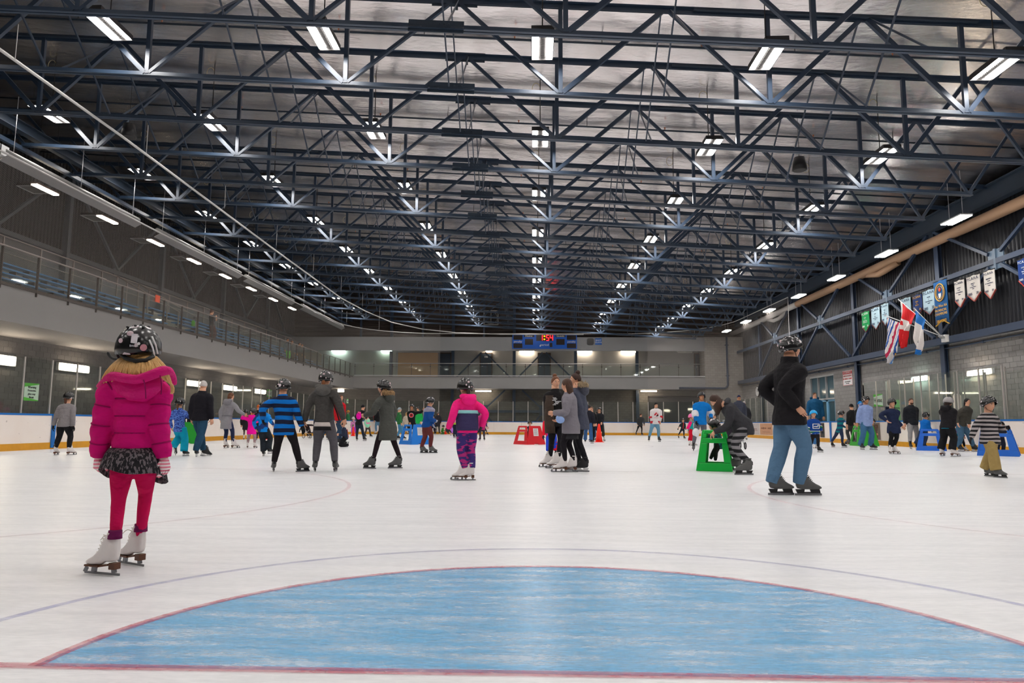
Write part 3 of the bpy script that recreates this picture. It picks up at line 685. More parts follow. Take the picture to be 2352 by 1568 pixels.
# white padded post
t = thing('padded_post', at(2203, 985, x=15.5), 'white padded post behind the right boards', 'post')
p_ = at(2203, 985, x=15.6)
MB().tube([(p_.x, p_.y, 0), (p_.x, p_.y, at(2203, 907, x=15.6).z)], .13, 12).build('padding', mat('white_padding', (222, 208, 196), .6, noise=.05), t)
MB().tube([(p_.x, p_.y, at(2203, 907, x=15.6).z), (p_.x, p_.y, at(2203, 904, x=15.6).z)], .1, 12).build('cap', WHITEP, t)
# blue gate strips on the boards
for i, (px, side) in enumerate(((122, -1), (1908, 1))):
    y = at(px, 1000, x=side*(RX-.03)).y
    tag(MB().box((side*(RX-.03), y, .55), (.03, .16, 1.02)).build('gate_strip', CAPB), 'vertical blue gate strip on the %s boards' % ('left' if side < 0 else 'right'), 'gate strip')
# advertisements on the right boards
def board_ad(px0, px1, col, label, strokes, z0=.24, z1=.98):
    y0, y1 = at(px0, 990, x=RX-.02).y, at(px1, 990, x=RX-.02).y; ym = (y0+y1)/2
    t = thing('board_advert', (RX-.02, ym, .6), label, 'advert')
    MB().box((RX-.018, ym, (z0+z1)/2), (.012, abs(y0-y1), z1-z0)).build('sheet', mat('advert_%d' % px0, col, .5, noise=.12, nscale=4), t)
    mb = MB()
    for (fy, fz, wy, wz) in strokes: mb.box((RX-.03, ym+(fy)*(y0-y1), z0+fz*(z1-z0)), (.008, abs(y0-y1)*wy, (z1-z0)*wz))
    mb.build('print', mat('advert_ink_%d' % px0, (110, 62, 34) if px0 != 1884 else (150, 110, 80), .5), t)
board_ad(1746, 1774, (196, 146, 112), 'tan advertisement with brown lettering on the right boards', [(-.36+.09*k, .58, .055, .12+.06*(k % 3 == 0)) for k in range(9) if k not in (3,)]+[(-.3+.07*k, .25, .04, .03) for k in range(9)])
board_ad(1720, 1744, (196, 186, 184), 'pale grey advertisement left of the tan one on the right boards', [(-.1, .5, .4, .05), (-.2, .36, .3, .03)])
board_ad(1884, 1893, (58, 50, 46), 'dark narrow advertisement beside the blue gate strip', [(0, .3, .5, .04), (0, .6, .3, .3)])
board_ad(2006, 2021, (120, 108, 98), 'poster with a tan figure on the right boards', [(0, .5, .35, .8), (0, .78, .5, .2)])
# tan poster on the far left boards (violin shape)
t = thing('board_advert', (at(868, 985, y=58.8).x, 58.86, .6), 'tan advertisement on the far boards behind the skaters', 'advert')
x0, x1 = at(852, 985, y=58.86).x, at(888, 985, y=58.86).x
MB().box(((x0+x1)/2-.0, 58.86, .6), (x1-x0, .012, .8)).build('sheet', mat('tan_poster', (176, 124, 66), .5, noise=.1), t)
MB().ell(((x0+x1)/2+.1, 58.85, .45), (.3, .01, .28)).ell(((x0+x1)/2+.1, 58.85, .8), (.08, .01, .25)).build('print', mat('tan_poster_ink', (120, 74, 30), .5), t)

# ================================================================ SIGNS
GRN = mat('sign_green', (80, 190, 40), .5); PALEG = mat('sign_pale', (206, 226, 206), .5); INK = mat('ink_black', (20, 22, 24), .6); REDI = mat('ink_red', (190, 30, 40), .5)
def wall_sign(px, py, X, w_, h, label, lines, face, base=PALEG, band=GRN, name='sign'):
    c = at(px, py, x=X); t = thing(name, c, label, 'sign'); s_ = -1 if X > 0 else 1
    MB().box(c, (.012, w_, h)).build('sheet', base, t)
    if band: MB().poly([c+V(s_*.01, w_/2*s_, h/2), c+V(s_*.01, -w_/2*s_, h/2), c+V(s_*.01, -w_/2*s_, h/2-.22*h), c+V(s_*.01, w_/2*s_, h/2-.05*h)], .004, axis=(1, 0, 0)).poly([c+V(s_*.01, w_/2*s_, -h/2), c+V(s_*.01, -w_/2*s_, -h/2), c+V(s_*.01, -w_/2*s_, -h/2+.2*h), c+V(s_*.01, w_/2*s_, -h/2+.04*h)], .004, axis=(1, 0, 0)).build('band', band, t)
    for s, dz, sz, m in lines: text(s, c+V(s_*.016, 0, dz), sz, m, t, face=face)
    return t
wall_sign(2017, 919, 17.43, .95, .62, 'white and green sign reading Home behind the right glass', [('Home', 0, .34, INK)], '-x')
wall_sign(2061, 942, 17.43, .62, 1.0, 'green notice with small black lines behind the navy coated woman', [('No Shooting', .12, .1, INK), ('Pucks', -.02, .1, INK), ('on Glass', -.16, .1, INK)], '-x', base=mat('bright_green_sheet', (120, 214, 110), .5), band=None)
wall_sign(72, 900, -15.12, .62, .52, 'green notice on the left glass', [('Warning', .14, .1, INK), ('Protective', .04, .085, INK), ('glass may', -.06, .085, INK), ('Break', -.16, .085, INK)], '+x')
wall_sign(619, 903, -18.36, .9, .5, 'green sign reading Gate 1 behind the left glass', [('Gate 1', 0, .28, INK)], '+x')
wall_sign(798, 921, -14.4, .5, .35, 'small green gate sign in the far left corner', [('Gate', 0, .16, INK)], '+x')
c = at(1947, 868, x=17.43); t = thing('attention_sign', c, 'white sign with red heading ATTENTION on the right block wall', 'sign')
MB().box(c, (.02, 1.22, .84)).build('sheet', WHITEP, t); MB().box(c+V(-.012, 0, .31), (.01, 1.14, .17)).build('heading_bar', REDI, t)
b_ = MB()
for yy in (-.57, .57): b_.box(c+V(-.012, yy, 0), (.008, .02, .8))
b_.box(c+V(-.012, 0, -.39), (.008, 1.16, .02)).build('border', REDI, t)
text('ATTENTION', c+V(-.02, 0, .31), .17, WHITEP, t, face='-x'); text('AED IS LOCATED', c+V(-.016, 0, .12), .125, REDI, t, face='-x'); text('IN ARENA 1 LOBBY', c+V(-.016, 0, -.04), .125, REDI, t, face='-x')
text('CALL 911 FOR AID AS', c+V(-.016, 0, -.2), .075, INK, t, face='-x'); text('AED IS USED', c+V(-.016, 0, -.3), .075, INK, t, face='-x')
# clock on the right wall far end
c = at(1742, 899, x=17.35); t = thing('wall_clock', c, 'round white wall clock near the far right corner', 'clock')
MB().tube([c, c+V(-.08, 0, 0)], .42, 20).build('rim', DARKM, t); MB().tube([c+V(-.08, 0, 0), c+V(-.1, 0, 0)], .36, 20).build('dial', WHITEP, t)
MB().bar(c+V(-.11, 0, 0), c+V(-.11, .05, .28), .02, .01).bar(c+V(-.11, 0, 0), c+V(-.11, -.17, .05), .025, .01).build('hand', INK, t)

# ================================================================ SCOREBOARD
Y = 60.4; SBL, SBR = at(1177, 790, y=Y), at(1325, 790, y=Y); zt, zb = at(1250, 769, y=Y).z, at(1250, 801, y=Y).z
SB = thing('scoreboard', ((SBL.x+SBR.x)/2, Y, (zt+zb)/2), 'blue scoreboard showing 1:54 in red above the far gallery', 'scoreboard')
SW, SH = SBR.x-SBL.x, zt-zb
MB().box(((SBL.x+SBR.x)/2, Y, (zt+zb)/2), (SW, .2, SH)).build('cabinet', mat('scoreboard_blue', (20, 84, 176), .4), SB)
def sbp(fx, fz): return V(SBL.x+SW*fx, Y-.11, zt-SH*fz)
DARKW = mat('score_window', (40, 32, 30), .3)
for fx0, fx1, fz0, fz1 in ((.015, .155, .03, .36), (.015, .155, .62, .95), (.195, .32, .3, .72), (.68, .81, .3, .72), (.845, .985, .03, .36), (.845, .985, .62, .95), (.37, .63, .0, .44), (.58, .62, .58, .88), (.18, .34, .02, .16), (.67, .82, .02, .16)):
    a, b_ = sbp(fx0, fz0), sbp(fx1, fz1); MB().box(((a.x+b_.x)/2, Y-.105, (a.z+b_.z)/2), (b_.x-a.x, .012, a.z-b_.z)).build('score_window', DARKW, SB)
CREAM = mat('score_letter', (224, 214, 190), .5)
for s, fx, fz, sz in (('Home', .255, .09, .24), ('Guests', .745, .09, .24), ('penalty', .085, .49, .24), ('penalty', .915, .49, .24), ('period', .5, .72, .27)): text(s, sbp(fx, fz)+V(0, -.01, 0), sz, CREAM if s != 'period' else WHITEP, SB)
LED = mat('red_led', (255, 20, 20), .5, emit=4, ecol=(255, 16, 22)); LEDY = mat('yellow_led', (255, 190, 0), .5, emit=4, ecol=(255, 180, 0))
def seg(ch, x, w_, z, h):
    S = {'1': 'bc', '5': 'afgcd', '4': 'fgbc'}[ch]; mb = MB(); t_ = .055; y = Y-.13
    pos = dict(a=((x, z+h/2), (w_, t_)), g=((x, z), (w_, t_)), d=((x, z-h/2), (w_, t_)), b=((x+w_/2, z+h/4), (t_, h/2)), c=((x+w_/2, z-h/4), (t_, h/2)), f=((x-w_/2, z+h/4), (t_, h/2)), e=((x-w_/2, z-h/4), (t_, h/2)))
    for q in S: (cx, cz), (a, b_) = pos[q]; mb.box((cx, y, cz), (a, .02, b_))
    mb.build('digit', LED, SB)
zc = sbp(0, .22).z; hh = SH*.36
seg('1', sbp(.455, 0).x-.04, .2, zc, hh); seg('5', sbp(.545, 0).x, .19, zc, hh); seg('4', sbp(.605, 0).x, .2, zc, hh)
MB().ell((sbp(.497, 0).x, Y-.13, zc+.14), (.055, .02, .055)).ell((sbp(.497, 0).x, Y-.13, zc-.12), (.055, .02, .055)).build('colon', LEDY, SB)
a = sbp(.43, .78); MB().poly([a+V(-.05, 0, -.07), a+V(.05, 0, -.07), a+V(0, 0, .09)], .02, axis=(0, 1, 0)).build('arrow_mark', WHITEP, SB)
t = thing('shot_clock_sign', at(1374, 784, y=60.4), 'small blue square sign reading SHOT CLOCK', 'sign'); c = at(1374.5, 784, y=60.42)
MB().box(c, (.56, .03, .56)).build('sheet', mat('sign_blue', (20, 84, 160), .5), t); text('SHOT', c+V(0, -.02, .09), .19, WHITEP, t); text('CLOCK', c+V(0, -.02, -.09), .17, WHITEP, t)
c = at(1356, 784.5, y=60.42); t = thing('shot_clock', c, 'dark rounded shot clock left of the blue sign', 'clock')
mb = MB(); r = .29
pts = [c+V(r*math.copysign(abs(math.cos(a))**.5, math.cos(a)), 0, r*math.copysign(abs(math.sin(a))**.5, math.sin(a))) for a in [2*PI*k/24 for k in range(24)]]
mb.poly(pts, .12, axis=(0, 1, 0)).build('casing', mat('shot_clock_face', (44, 40, 38), .3), t)
mb = MB()
for q in range(6): mb.box(c+V(0, -.065, -.18+q*.072), (.4, .008, .01))
mb.build('louvre', DARKM, t)
# gallery lights on the far wall
for i, (px, py, w_, m, lab) in enumerate(((777, 804, 32, TUBEC, 'cool tube light at the left end of the far gallery'), (888, 804, 26, TUBEC, 'cool tube light left of the tan panel'), (1123, 804, 14, TUBEW, 'short tube light above the numbered door'), (1210, 807, 34, TUBEW, 'tube light under the left of the scoreboard'), (1343, 807, 34, TUBEW, 'tube light right of the scoreboard'), (1443, 807, 34, TUBEW, 'tube light in the right half of the far gallery'), (1573, 808, 34, None, 'unlit white tube light at the right end of the far gallery'))):
    c = at(px, py, y=62.3); L = w_/27.0
    t = thing('gallery_light', c, lab, 'lamp', 'tube lights of the far gallery')
    MB().box(c+V(0, .1, .06), (L+.1, .12, .1)).build('housing', WHITEP, t); MB().box(c+V(0, .02, 0), (L, .14, .2)).build('diffuser', m or mat('unlit_diffuser', (200, 200, 196), .5), t)
for i, (px, lab) in enumerate(((1110, 'tube light under the gallery edge left of centre'), (1490, 'tube light under the gallery edge on the right'))):
    c = at(px, 898, y=61.6); t = thing('soffit_light', c, lab, 'lamp'); MB().box(c+V(0, 0, .08), (1.4, .2, .08)).build('housing', WHITEP, t); MB().box(c, (1.35, .18, .1)).build('diffuser', TUBEW, t)
for i, (px, py) in enumerate(((170, 845), (448, 881), (528, 891), (597, 899))):
    c = at(px, py, x=-18.3); t = thing('wall_light', c, 'box light on the dark wall behind the left glass, %s from the left' % ORD[i], 'lamp', 'wall lights under the left stand')
    MB().box(c+V(-.03, 0, 0), (.1, 1.9, .3)).build('housing', WHITEP, t); MB().box(c+V(.04, 0, 0), (.08, 1.7, .2)).build('diffuser', TUBEW, t)
c = at(2, 826, x=-18.3); t = thing('wall_light', c, 'box light cut by the left edge of the picture', 'lamp', 'wall lights under the left stand'); MB().box(c+V(-.03, 0, 0), (.1, 1.4, .35)).build('housing', WHITEP, t); MB().box(c+V(.04, 0, 0), (.08, 1.2, .25)).build('diffuser', TUBEW, t)
c = at(783, 897, y=59.9); t = thing('soffit_light', c, 'small lamp on the far left corner of the gallery', 'lamp'); MB().box(c, (.5, .12, .2)).build('diffuser', TUBEW, t)
for i, (px, py, L) in enumerate(((2250, 857, 1.35), (2113, 871, 1.15), (1622+55, 905, .0))):
    if not L: continue
    c = at(px, py, x=17.35); t = thing('wall_light', c, 'bright tube light on the right block wall, %s' % ('near the right edge' if i == 0 else 'behind the bench glass'), 'lamp', 'wall lights on the right')
    MB().box(c+V(.03, 0, .04), (.1, L+.25, .22)).build('housing', WHITEP, t); MB().box(c+V(-.05, 0, 0), (.08, L, .14)).build('diffuser', TUBEC if i else TUBEW, t)
# exhaust fan on the far cladding
c = at(1128, 730, y=62.4); t = thing('exhaust_fan', c, 'square white louvred fan high on the far wall', 'fan')
MB().box(c+V(-.62, -.1, 0), (.08, .2, 1.3)).box(c+V(.62, -.1, 0), (.08, .2, 1.3)).box(c+V(0, -.1, .62), (1.3, .2, .08)).box(c+V(0, -.1, -.62), (1.3, .2, .08)).box(c+V(0, -.12, 0), (.05, .2, 1.2)).box(c+V(0, -.12, 0), (1.2, .2, .05)).build('fan_frame', mat('fan_white', (170, 168, 160), .5), t)
mb = MB(); mb.tube([c+V(.55*math.cos(a), -.1, .55*math.sin(a)) for a in [2*PI*k/20 for k in range(21)]], .03, 6, cap=False); mb.build('ring', MATS['fan_white'], t)
for k in range(4): MB().poly([c+V(.08*math.cos(k*PI/2), -.06, .08*math.sin(k*PI/2)), c+V(.5*math.cos(k*PI/2+.2), -.04, .5*math.sin(k*PI/2+.2)), c+V(.5*math.cos(k*PI/2+.8), -.08, .5*math.sin(k*PI/2+.8))], .02, axis=(0, 1, 0)).build('blade', DARKM, t)
# hanging speakers
for (px, py, z, lab) in ((1836, 376, 9.0, 'dark conical loudspeaker hanging from the roof on the right'), (296, 300, 9.6, 'dark conical loudspeaker hanging in the shadow on the left')):
    c = at(px, py, z=z); t = thing('hanging_speaker', c, lab, 'speaker', 'speakers hanging from the roof')
    MB().tube([c+V(0, 0, .2), c+V(0, 0, -.2)], [.16, .23], 12).build('cone_body', BLACK, t); MB().tube([c+V(0, 0, -.2), c+V(0, 0, -.22)], [.22, .2], 12).build('grille', DARKM, t)
    MB().tube([c+V(0, 0, .2), V(c.x, c.y, roofz(c.x)+TD+.2)], .008, 5).build('cable', DARKM, t)

# ================================================================ CURTAIN RAILS AND NETS
RAILM = mat('white_rail', (188, 186, 184), .5)
def rail(pts, r, label, rods):
    t = thing('curtain_rail', pts[len(pts)//2], label, 'rail')
    MB().tube(pts, r, 8).build('rail_tube', RAILM, t)
    for p in rods: MB().tube([p, V(p[0], p[1], roofz(p[0])+.02)], .01, 4).build('hanger', RAILM, t)
    return t
z8 = 8.35
ra = [(-11.2, -4, z8+.2), (-11.25, 18, z8+.1), (-11.5, 30, z8), (-11.8, 42, z8), (-11.5, 47, z8), (-10.7, 52, z8-.05), (-9, 55.7, z8-.05), (-6.5, 58, z8-.05), (-3, 58.9, z8-.05), (4, 59.0, z8-.05)]
rail(ra, .035, 'long pale curtain rail crossing the upper left of the picture', [(-11.2, 14+5.27*k*.98, z8+.1-.004*5*k) for k in range(8)])
rb = [(-15.1, 6, z8), (-15.1, 44, z8)]+[(x, y, z8) for x, y in reversed(cpts(-RX+RC+.1, Y_B, RC, 90, 180, 10))]+[(RX-RC, RY1, z8)]+[(x, y, z8+.03*k) for k, (x, y) in enumerate(reversed(cpts(RX-RC, Y_B, RC, 0, 90, 8)))]+[(RX, 42.4, z8+.1)]
rail(rb, .03, 'thin white net rail following the boards round the far end', [(-14.6, 54, z8), (-12.6, 56.4, z8), (-15.1, 49, z8), (12.6, 56.4, z8), (-8, 58.9, z8), (8, 58.9, z8)])
def netmat():
    m = bpy.data.materials.new('safety_net'); m.use_nodes = True; nt = m.node_tree; out = nt.nodes['Material Output']; nt.nodes.remove(nt.nodes['Principled BSDF'])
    tc = nt.nodes.new('ShaderNodeTexCoord'); s = nt.nodes.new('ShaderNodeSeparateXYZ'); nt.links.new(tc.outputs['UV'], s.inputs[0])
    a = mathn(nt, 'LESS_THAN', mathn(nt, 'PINGPONG', s.outputs[0], .02), .0013); b = mathn(nt, 'LESS_THAN', mathn(nt, 'PINGPONG', s.outputs[1], .02), .0013)
    f = mathn(nt, 'MAXIMUM', a, b)
    tr = nt.nodes.new('ShaderNodeBsdfTransparent'); df = nt.nodes.new('ShaderNodeBsdfDiffuse'); df.inputs[0].default_value = (.42, .38, .35, 1)
    mx = nt.nodes.new('ShaderNodeMixShader'); nt.links.new(f, mx.inputs[0]); nt.links.new(tr.outputs[0], mx.inputs[1]); nt.links.new(df.outputs[0], mx.inputs[2]); nt.links.new(mx.outputs[0], out.inputs[0]); return m
NET = netmat()
def net(name, pts, z0, z1, label):
    me = bpy.data.meshes.new(name); vs = []; L = [0]
    for a, b_ in zip(pts, pts[1:]): L.append(L[-1]+math.dist(a, b_))
    for x, y in pts: vs += [(x, y, z0), (x, y, z1)]
    me.from_pydata(vs, [], [(2*i, 2*i+2, 2*i+3, 2*i+1) for i in range(len(pts)-1)])
    uv = me.uv_layers.new(name='UVMap'); k = 0
    for p in me.polygons:
        for li, vi in zip(p.loop_indices, p.vertices):
            uv.data[li].uv = ((L[vi//2]+(z1 if vi % 2 else z0))*.7071, (L[vi//2]-(z1 if vi % 2 else z0))*.7071)
    me.materials.append(NET); o = bpy.data.objects.new(name, me); COL.objects.link(o); return tag(o, label, 'net')
net('safety_net', [(-15.07, 6), (-15.07, 45)]+list(reversed(cpts(-RX+RC+.05, Y_B, RC, 90, 180, 10))), 2.7, z8-.03, 'fine grey safety net hanging above the left boards')
net('safety_net', list(reversed(cpts(RX-RC, Y_B, RC, 0, 80, 8)))+[(RX+.02, 42.4)], 2.7, z8+.08, 'fine grey safety net in the far right corner')
t = thing('net_edge_rope', (RX, 42.4, 5), 'pale rope along the edge of the right safety net', 'rope'); MB().tube([(RX, 42.4, 1.1), (RX, 42.4, z8+.1)], .015, 5).build('strand', RAILM, t)

# ================================================================ LEFT STAND
RAILG = mat('grey_rail_paint', (128, 120, 116), .45, .3); POSTD = mat('dark_rail_post', (58, 52, 48), .5, .2)
Z0 = 4.78; RT = 5.93
t = thing('glass_railing', (-15.62, 35, Z0), 'long glass railing with grey top rail along the left stand', 'railing')
MB().tube([(-15.6, 6, RT), (-15.6, 24.8, RT)], .028, 8).tube([(-15.6, 24.8, RT-.02), (-15.6, 60.3, RT-.02)], .028, 8).build('top_rail', RAILG, t)
MB().bar((-15.6, 6, Z0+.05), (-15.6, 60.3, Z0+.05), .06, .1).build('bottom_rail', POSTD, t)
y = 6.1
while y < 60:
    MB().bar((-15.6, y, Z0-.12), (-15.6, y, RT-.03), .07, .03, up=(0, 1, 0)).build('rail_post', POSTD, t)
    mb = MB(); mb.add([(-15.6, y+.05, Z0+.12), (-15.6, y+1.47, Z0+.12), (-15.6, y+1.47, RT-.08), (-15.6, y+.05, RT-.08)], [(0, 1, 2, 3)]); mb.build('pane', GLASSG, t)
    y += 1.52
t = thing('glass_railing', (0, 60.4, 4.86), 'long glass railing across the far gallery', 'railing')
MB().tube([(-15.5, 60.42, 5.97), (14.3, 60.42, 5.97)], .03, 8).build('top_rail', ALU, t); MB().bar((-15.5, 60.42, 4.93), (14.3, 60.42, 4.93), .05, .08).build('bottom_rail', ALU, t)
k = 0
for k in range(19):
    x = -15.45+k*1.62
    MB().bar((x, 60.42, 4.86), (x, 60.42, 5.95), .04, .03, up=(0, 1, 0)).build('rail_post', POSTD, t)
    MB().box((x, 60.4, 5.7), (.12, .04, .06)).build('clamp', POSTD, t)
    if k < 18: mb = MB(); mb.add([(x+.04, 60.42, 4.98), (x+1.58, 60.42, 4.98), (x+1.58, 60.42, 5.78), (x+.04, 60.42, 5.78)], [(0, 1, 2, 3)]); mb.build('pane', GLASSG, t)
CONC = mat('stand_concrete', (112, 112, 108), .8, noise=.08); BENCH = mat('blue_bench', (24, 104, 160), .45)
STEPS = [(-17.0, 4.98), (-17.7, 5.35), (-18.4, 5.72), (-19.1, 6.09)]
for y0, y1, nm_ in ((6, 32.0, 'nearer block'), (34.0, 56.0, 'farther block')):
    t = thing('bleachers', (-18, (y0+y1)/2, Z0), 'concrete bleacher steps with blue benches on the left, '+nm_, 'bleachers', 'bleachers of the left stand')
    for i, (x, z) in enumerate(STEPS):
        MB().box((x-.2, (y0+y1)/2, (Z0+z)/2), (.72, y1-y0, z-Z0)).build('step', CONC, t)
        MB().box((x-.12, (y0+y1)/2, z+.36), (.3, y1-y0-.2, .05)).build('bench_plank', BENCH, t)
        MB().box((x-.12, (y0+y1)/2, z+.2), (.05, y1-y0-.4, .06)).build('bench_beam', mat('pale_beam', (150, 150, 140), .5), t)
        mb = MB(); y = y0+.5
        while y < y1: mb.box((x-.12, y, z+.17), (.24, .05, .34)); y += 1.6
        tag(mb.build('bench_bracket', POSTD, t), kind='stuff')
wallbox('trim_5', LWX, -19.62, -6, 60, Z0, 6.46, CONC, 'raised concrete walkway behind the bleachers')
t = thing('guard_railing', (-19.66, 35, 6.46), 'grey tube railing behind the top bleacher row', 'railing')
MB().tube([(-19.66, 6, 7.6), (-19.66, 57, 7.6)], .03, 6).tube([(-19.66, 6, 7.0), (-19.66, 57, 7.0)], .02, 6).build('top_rail', RAILG, t)
y = 7
while y < 57: MB().bar((-19.66, y, 6.46), (-19.66, y, 7.6), .05, .05, up=(0, 1, 0)).build('rail_post', RAILG, t); y += 2.0
for i, y in enumerate((19.4, 32.1, 33.9, 56.4)):
    t = thing('stair_railing', (-17.5, y, Z0), 'sloping grey stair rail of the left stand, %s from the camera' % ORD[i], 'railing', 'stair rails of the left stand')
    MB().tube([(-16.6, y, Z0+1.15), (-19.6, y, 7.6)], .028, 6).build('top_rail', RAILG, t)
    for x, za in ((-16.6, Z0), (-18.1, 5.3), (-19.6, 6.46)): MB().bar((x, y, za), (x, y, Z0+1.15+(7.6-Z0-1.15)*(-16.6-x)/3), .045, .045, up=(0, 1, 0)).build('rail_post', RAILG, t)
# belongings on the bench
for i, (px, py, col, lab) in enumerate(((444, 740, (90, 190, 30), 'bright green bag on the bleachers left of the standing woman'), (451, 742, (190, 190, 190), 'pale bottle beside the green bag'))):
    c = at(px, py, x=-16.9); t = thing('bag' if i == 0 else 'bottle', c, lab, 'bag' if i == 0 else 'bottle')
    MB().tube([c+V(0, 0, -.2), c+V(0, 0, .02), c+V(0, 0, .1)], [.08, .09, .04] if i == 0 else [.06, .06, .03], 10).build('body', mat('item_%d' % i, col, .5), t)
    MB().tube([c+V(0, 0, .2), c+V(0, .05, .28), c+V(0, .1, .2)] if i == 0 else [c+V(0, 0, .22), c+V(0, 0, .28)], .015 if i == 0 else .03, 6).build('handle' if i == 0 else 'cap', INK, t)
c = at(362, 686, x=-15.55); tag(MB().box(c, (.04, .3, .28)).build('orange_notice', mat('orange_sheet', (236, 84, 40), .6)), 'small orange notice fixed to a railing post of the left stand', 'notice')

# ================================================================ BANNERS AND FLAGS
def banner(px0, py0, px1, py1, pxb, pyb, col, ink, title, lines, label, trim=(120, 60, 60), tail='v', X=16.95, year='2005'):
    A, B = at(px0, py0, x=X), at(px1, py1, x=X); zt = (A.z+B.z)/2+.03; zb = at(pxb, pyb, x=X).z
    ya, yb = A.y, B.y; ym = (ya+yb)/2; w_ = ya-yb
    t = thing('hanging_banner', (X, ym, zt), label, 'banner', 'championship banners on the right wall')
    m = mat('banner_%d_%d_%d' % col, col, .8, noise=.05, nscale=4); n = 12; sh = .3 if tail == 'v' else -.22
    mb = MB(); vs = []; fs = []
    rows = 6
    for i in range(n+1):
        f = i/n; y = ya+(yb-ya)*f; e = zb+sh*abs(2*f-1) if tail == 'v' else zb-sh*(1-abs(2*f-1))
        wv = .012*math.sin(f*9)
        for j in range(rows+1): vs.append((X+wv, y, zt+(e-zt)*j/rows))
    fs = [(i*(rows+1)+j, (i+1)*(rows+1)+j, (i+1)*(rows+1)+j+1, i*(rows+1)+j+1) for i in range(n) for j in range(rows)]
    mb.add(vs, fs, smooth=True); o = mb.build('cloth', m, t); s_ = o.modifiers.new('t', 'SOLIDIFY'); s_.thickness = .01
    if trim:
        e0 = V(X, ya, zb+(sh if tail == 'v' else 0)); e1 = V(X, ym, zb if tail == 'v' else zb-sh); e2 = V(X, yb, zb+(sh if tail == 'v' else 0))
        MB().bar(e0, e1, .025, .05, up=(1, 0, 0)).bar(e1, e2, .025, .05, up=(1, 0, 0)).build('trim', mat('trim_%d_%d_%d' % trim, trim, .7), t)
    MB().tube([(X, ya+.03, zt), (X, yb-.03, zt)], .02, 6).build('rod', DARKM, t)
    im = mat('ink_%d_%d_%d' % ink, ink, .7)
    text(title, V(X-.03, ym, zt-.12), w_*.2, im, t, face='-x')
    z = zt-.32; hgt = (zt-zb-.75)
    for i, l in enumerate(lines):
        if l: text(l, V(X-.03, ym, z-i*hgt/max(1, len(lines))), min(w_*.17, w_*1.5/max(4, len(l)), .8*hgt/max(1, len(lines))), im, t, face='-x')
    if year: text(year, V(X-.03, ya-w_*.25, zb+.3), w_*.17, im, t, face='-x')
    if year: text(year[:2], V(X-.03, yb+w_*.2, zb+.3), w_*.17, im, t, face='-x')
    return t
pale, paleb, navy = (222, 216, 208), (176, 204, 216), (30, 60, 110)
banner(1979, 718, 1996, 716, 1987, 763, (20, 150, 80), (230, 235, 230), 'P.C.A.H.A.', ['MIDGET', 'B', 'Playdowns Banner', 'Playoff Champions'], 'green banner, farthest of the row on the right wall')
banner(2001, 709, 2020, 706, 2011, 757, paleb, (30, 50, 90), 'P.C.A.H.A.', ['ATOM', 'B', 'TIER 1', 'Team Achievement', 'Award'], 'pale blue banner beside the green banner')
banner(2024, 700, 2040, 697, 2033, 748, paleb, (30, 50, 90), 'P.C.A.H.A.', ['ATOM', 'B', 'TIER 1', 'Team Achievement', 'Award'], 'pale blue banner behind the striped flag')
banner(2069, 688, 2091, 683, 2080, 730, paleb, (30, 50, 90), 'P.C.A.H.A.', ['ATOM', 'B', 'Team'], 'pale blue banner behind the red and white flag')
banner(2096, 680, 2117, 676, 2107, 727, (26, 52, 104), (220, 170, 60), 'P.C.A.H.A.', ['PEEWEE', 'AA', '2001-2002'], 'navy banner with gold lettering behind the flags')
banner(2119, 669, 2148, 665, 2133, 724, paleb, (30, 50, 90), 'P.C.A.H.A.', ['PEEWEE', 'A', 'Team Achievement', 'Award'], 'pale blue banner reading PEEWEE left of the large blue banner', year='2005')
T_ = banner(2144, 650, 2174, 641, 2169, 745, (16, 84, 140), (226, 176, 70), '', [], 'large blue banner with gold crest and gold fringe on the right wall column', trim=(222, 170, 60), tail='n', X=16.8, year='')
A, B = at(2144, 650, x=16.8), at(2174, 641, x=16.8); ym = (A.y+B.y)/2; w_ = abs(A.y-B.y); GI = MATS['ink_226_176_70']; zt = (A.z+B.z)/2
mb = MB(); mb.tube([(16.76, ym+.33*math.cos(a), zt-.48+.36*math.sin(a)) for a in [2*PI*k/24 for k in range(25)]], .025, 6, cap=False); mb.tube([(16.76, ym+.24*math.cos(a), zt-.48+.27*math.sin(a)) for a in [2*PI*k/24 for k in range(25)]], .012, 6, cap=False)
mb.build('crest_ring', GI, T_)
MB().poly([(16.76, ym+.1, zt-.52), (16.76, ym-.1, zt-.52), (16.76, ym-.08, zt-.66), (16.76, ym, zt-.74), (16.76, ym+.08, zt-.66)], .02, axis=(1, 0, 0)).build('crest_shield', WHITEP, T_)
MB().ell((16.76, ym, zt-.36), (.015, .1, .09)).build('crest_figure', mat('crest_red', (190, 70, 40), .6), T_)
for s, dz, sz in (('Pee Wee AA', 1.05, .17), ('PROVINCIAL', 1.23, .15), ('CHAMPIONS', 1.38, .16), ('2001-2002', 1.68, .17)): text(s, V(16.76, ym, zt-dz), sz, GI, T_, face='-x')
banner(2192, 650, 2214, 640, 2205, 706, pale, (30, 40, 80), 'P.C.A.H.A.', ['ATOM C', 'F.V.N.', '1st Semimiahmoo', 'Team'], 'white banner reading ATOM C right of the large blue banner', trim=(190, 90, 80))
banner(2220, 639, 2250, 629, 2234, 693, pale, (30, 40, 80), 'P.C.A.H.A.', ['MIDGET C', 'F.V.N.', '1st Semimiahmoo', 'Team'], 'white banner reading MIDGET C, middle of the white three', trim=(190, 90, 80))
banner(2259, 627, 2284, 618, 2268, 688, pale, (30, 40, 80), 'P.C.A.H.A.', ['BANTAM C', 'F.V.N.', '1st Semimiahmoo', 'Team'], 'white banner reading BANTAM C, nearest of the white three', trim=(190, 90, 80))
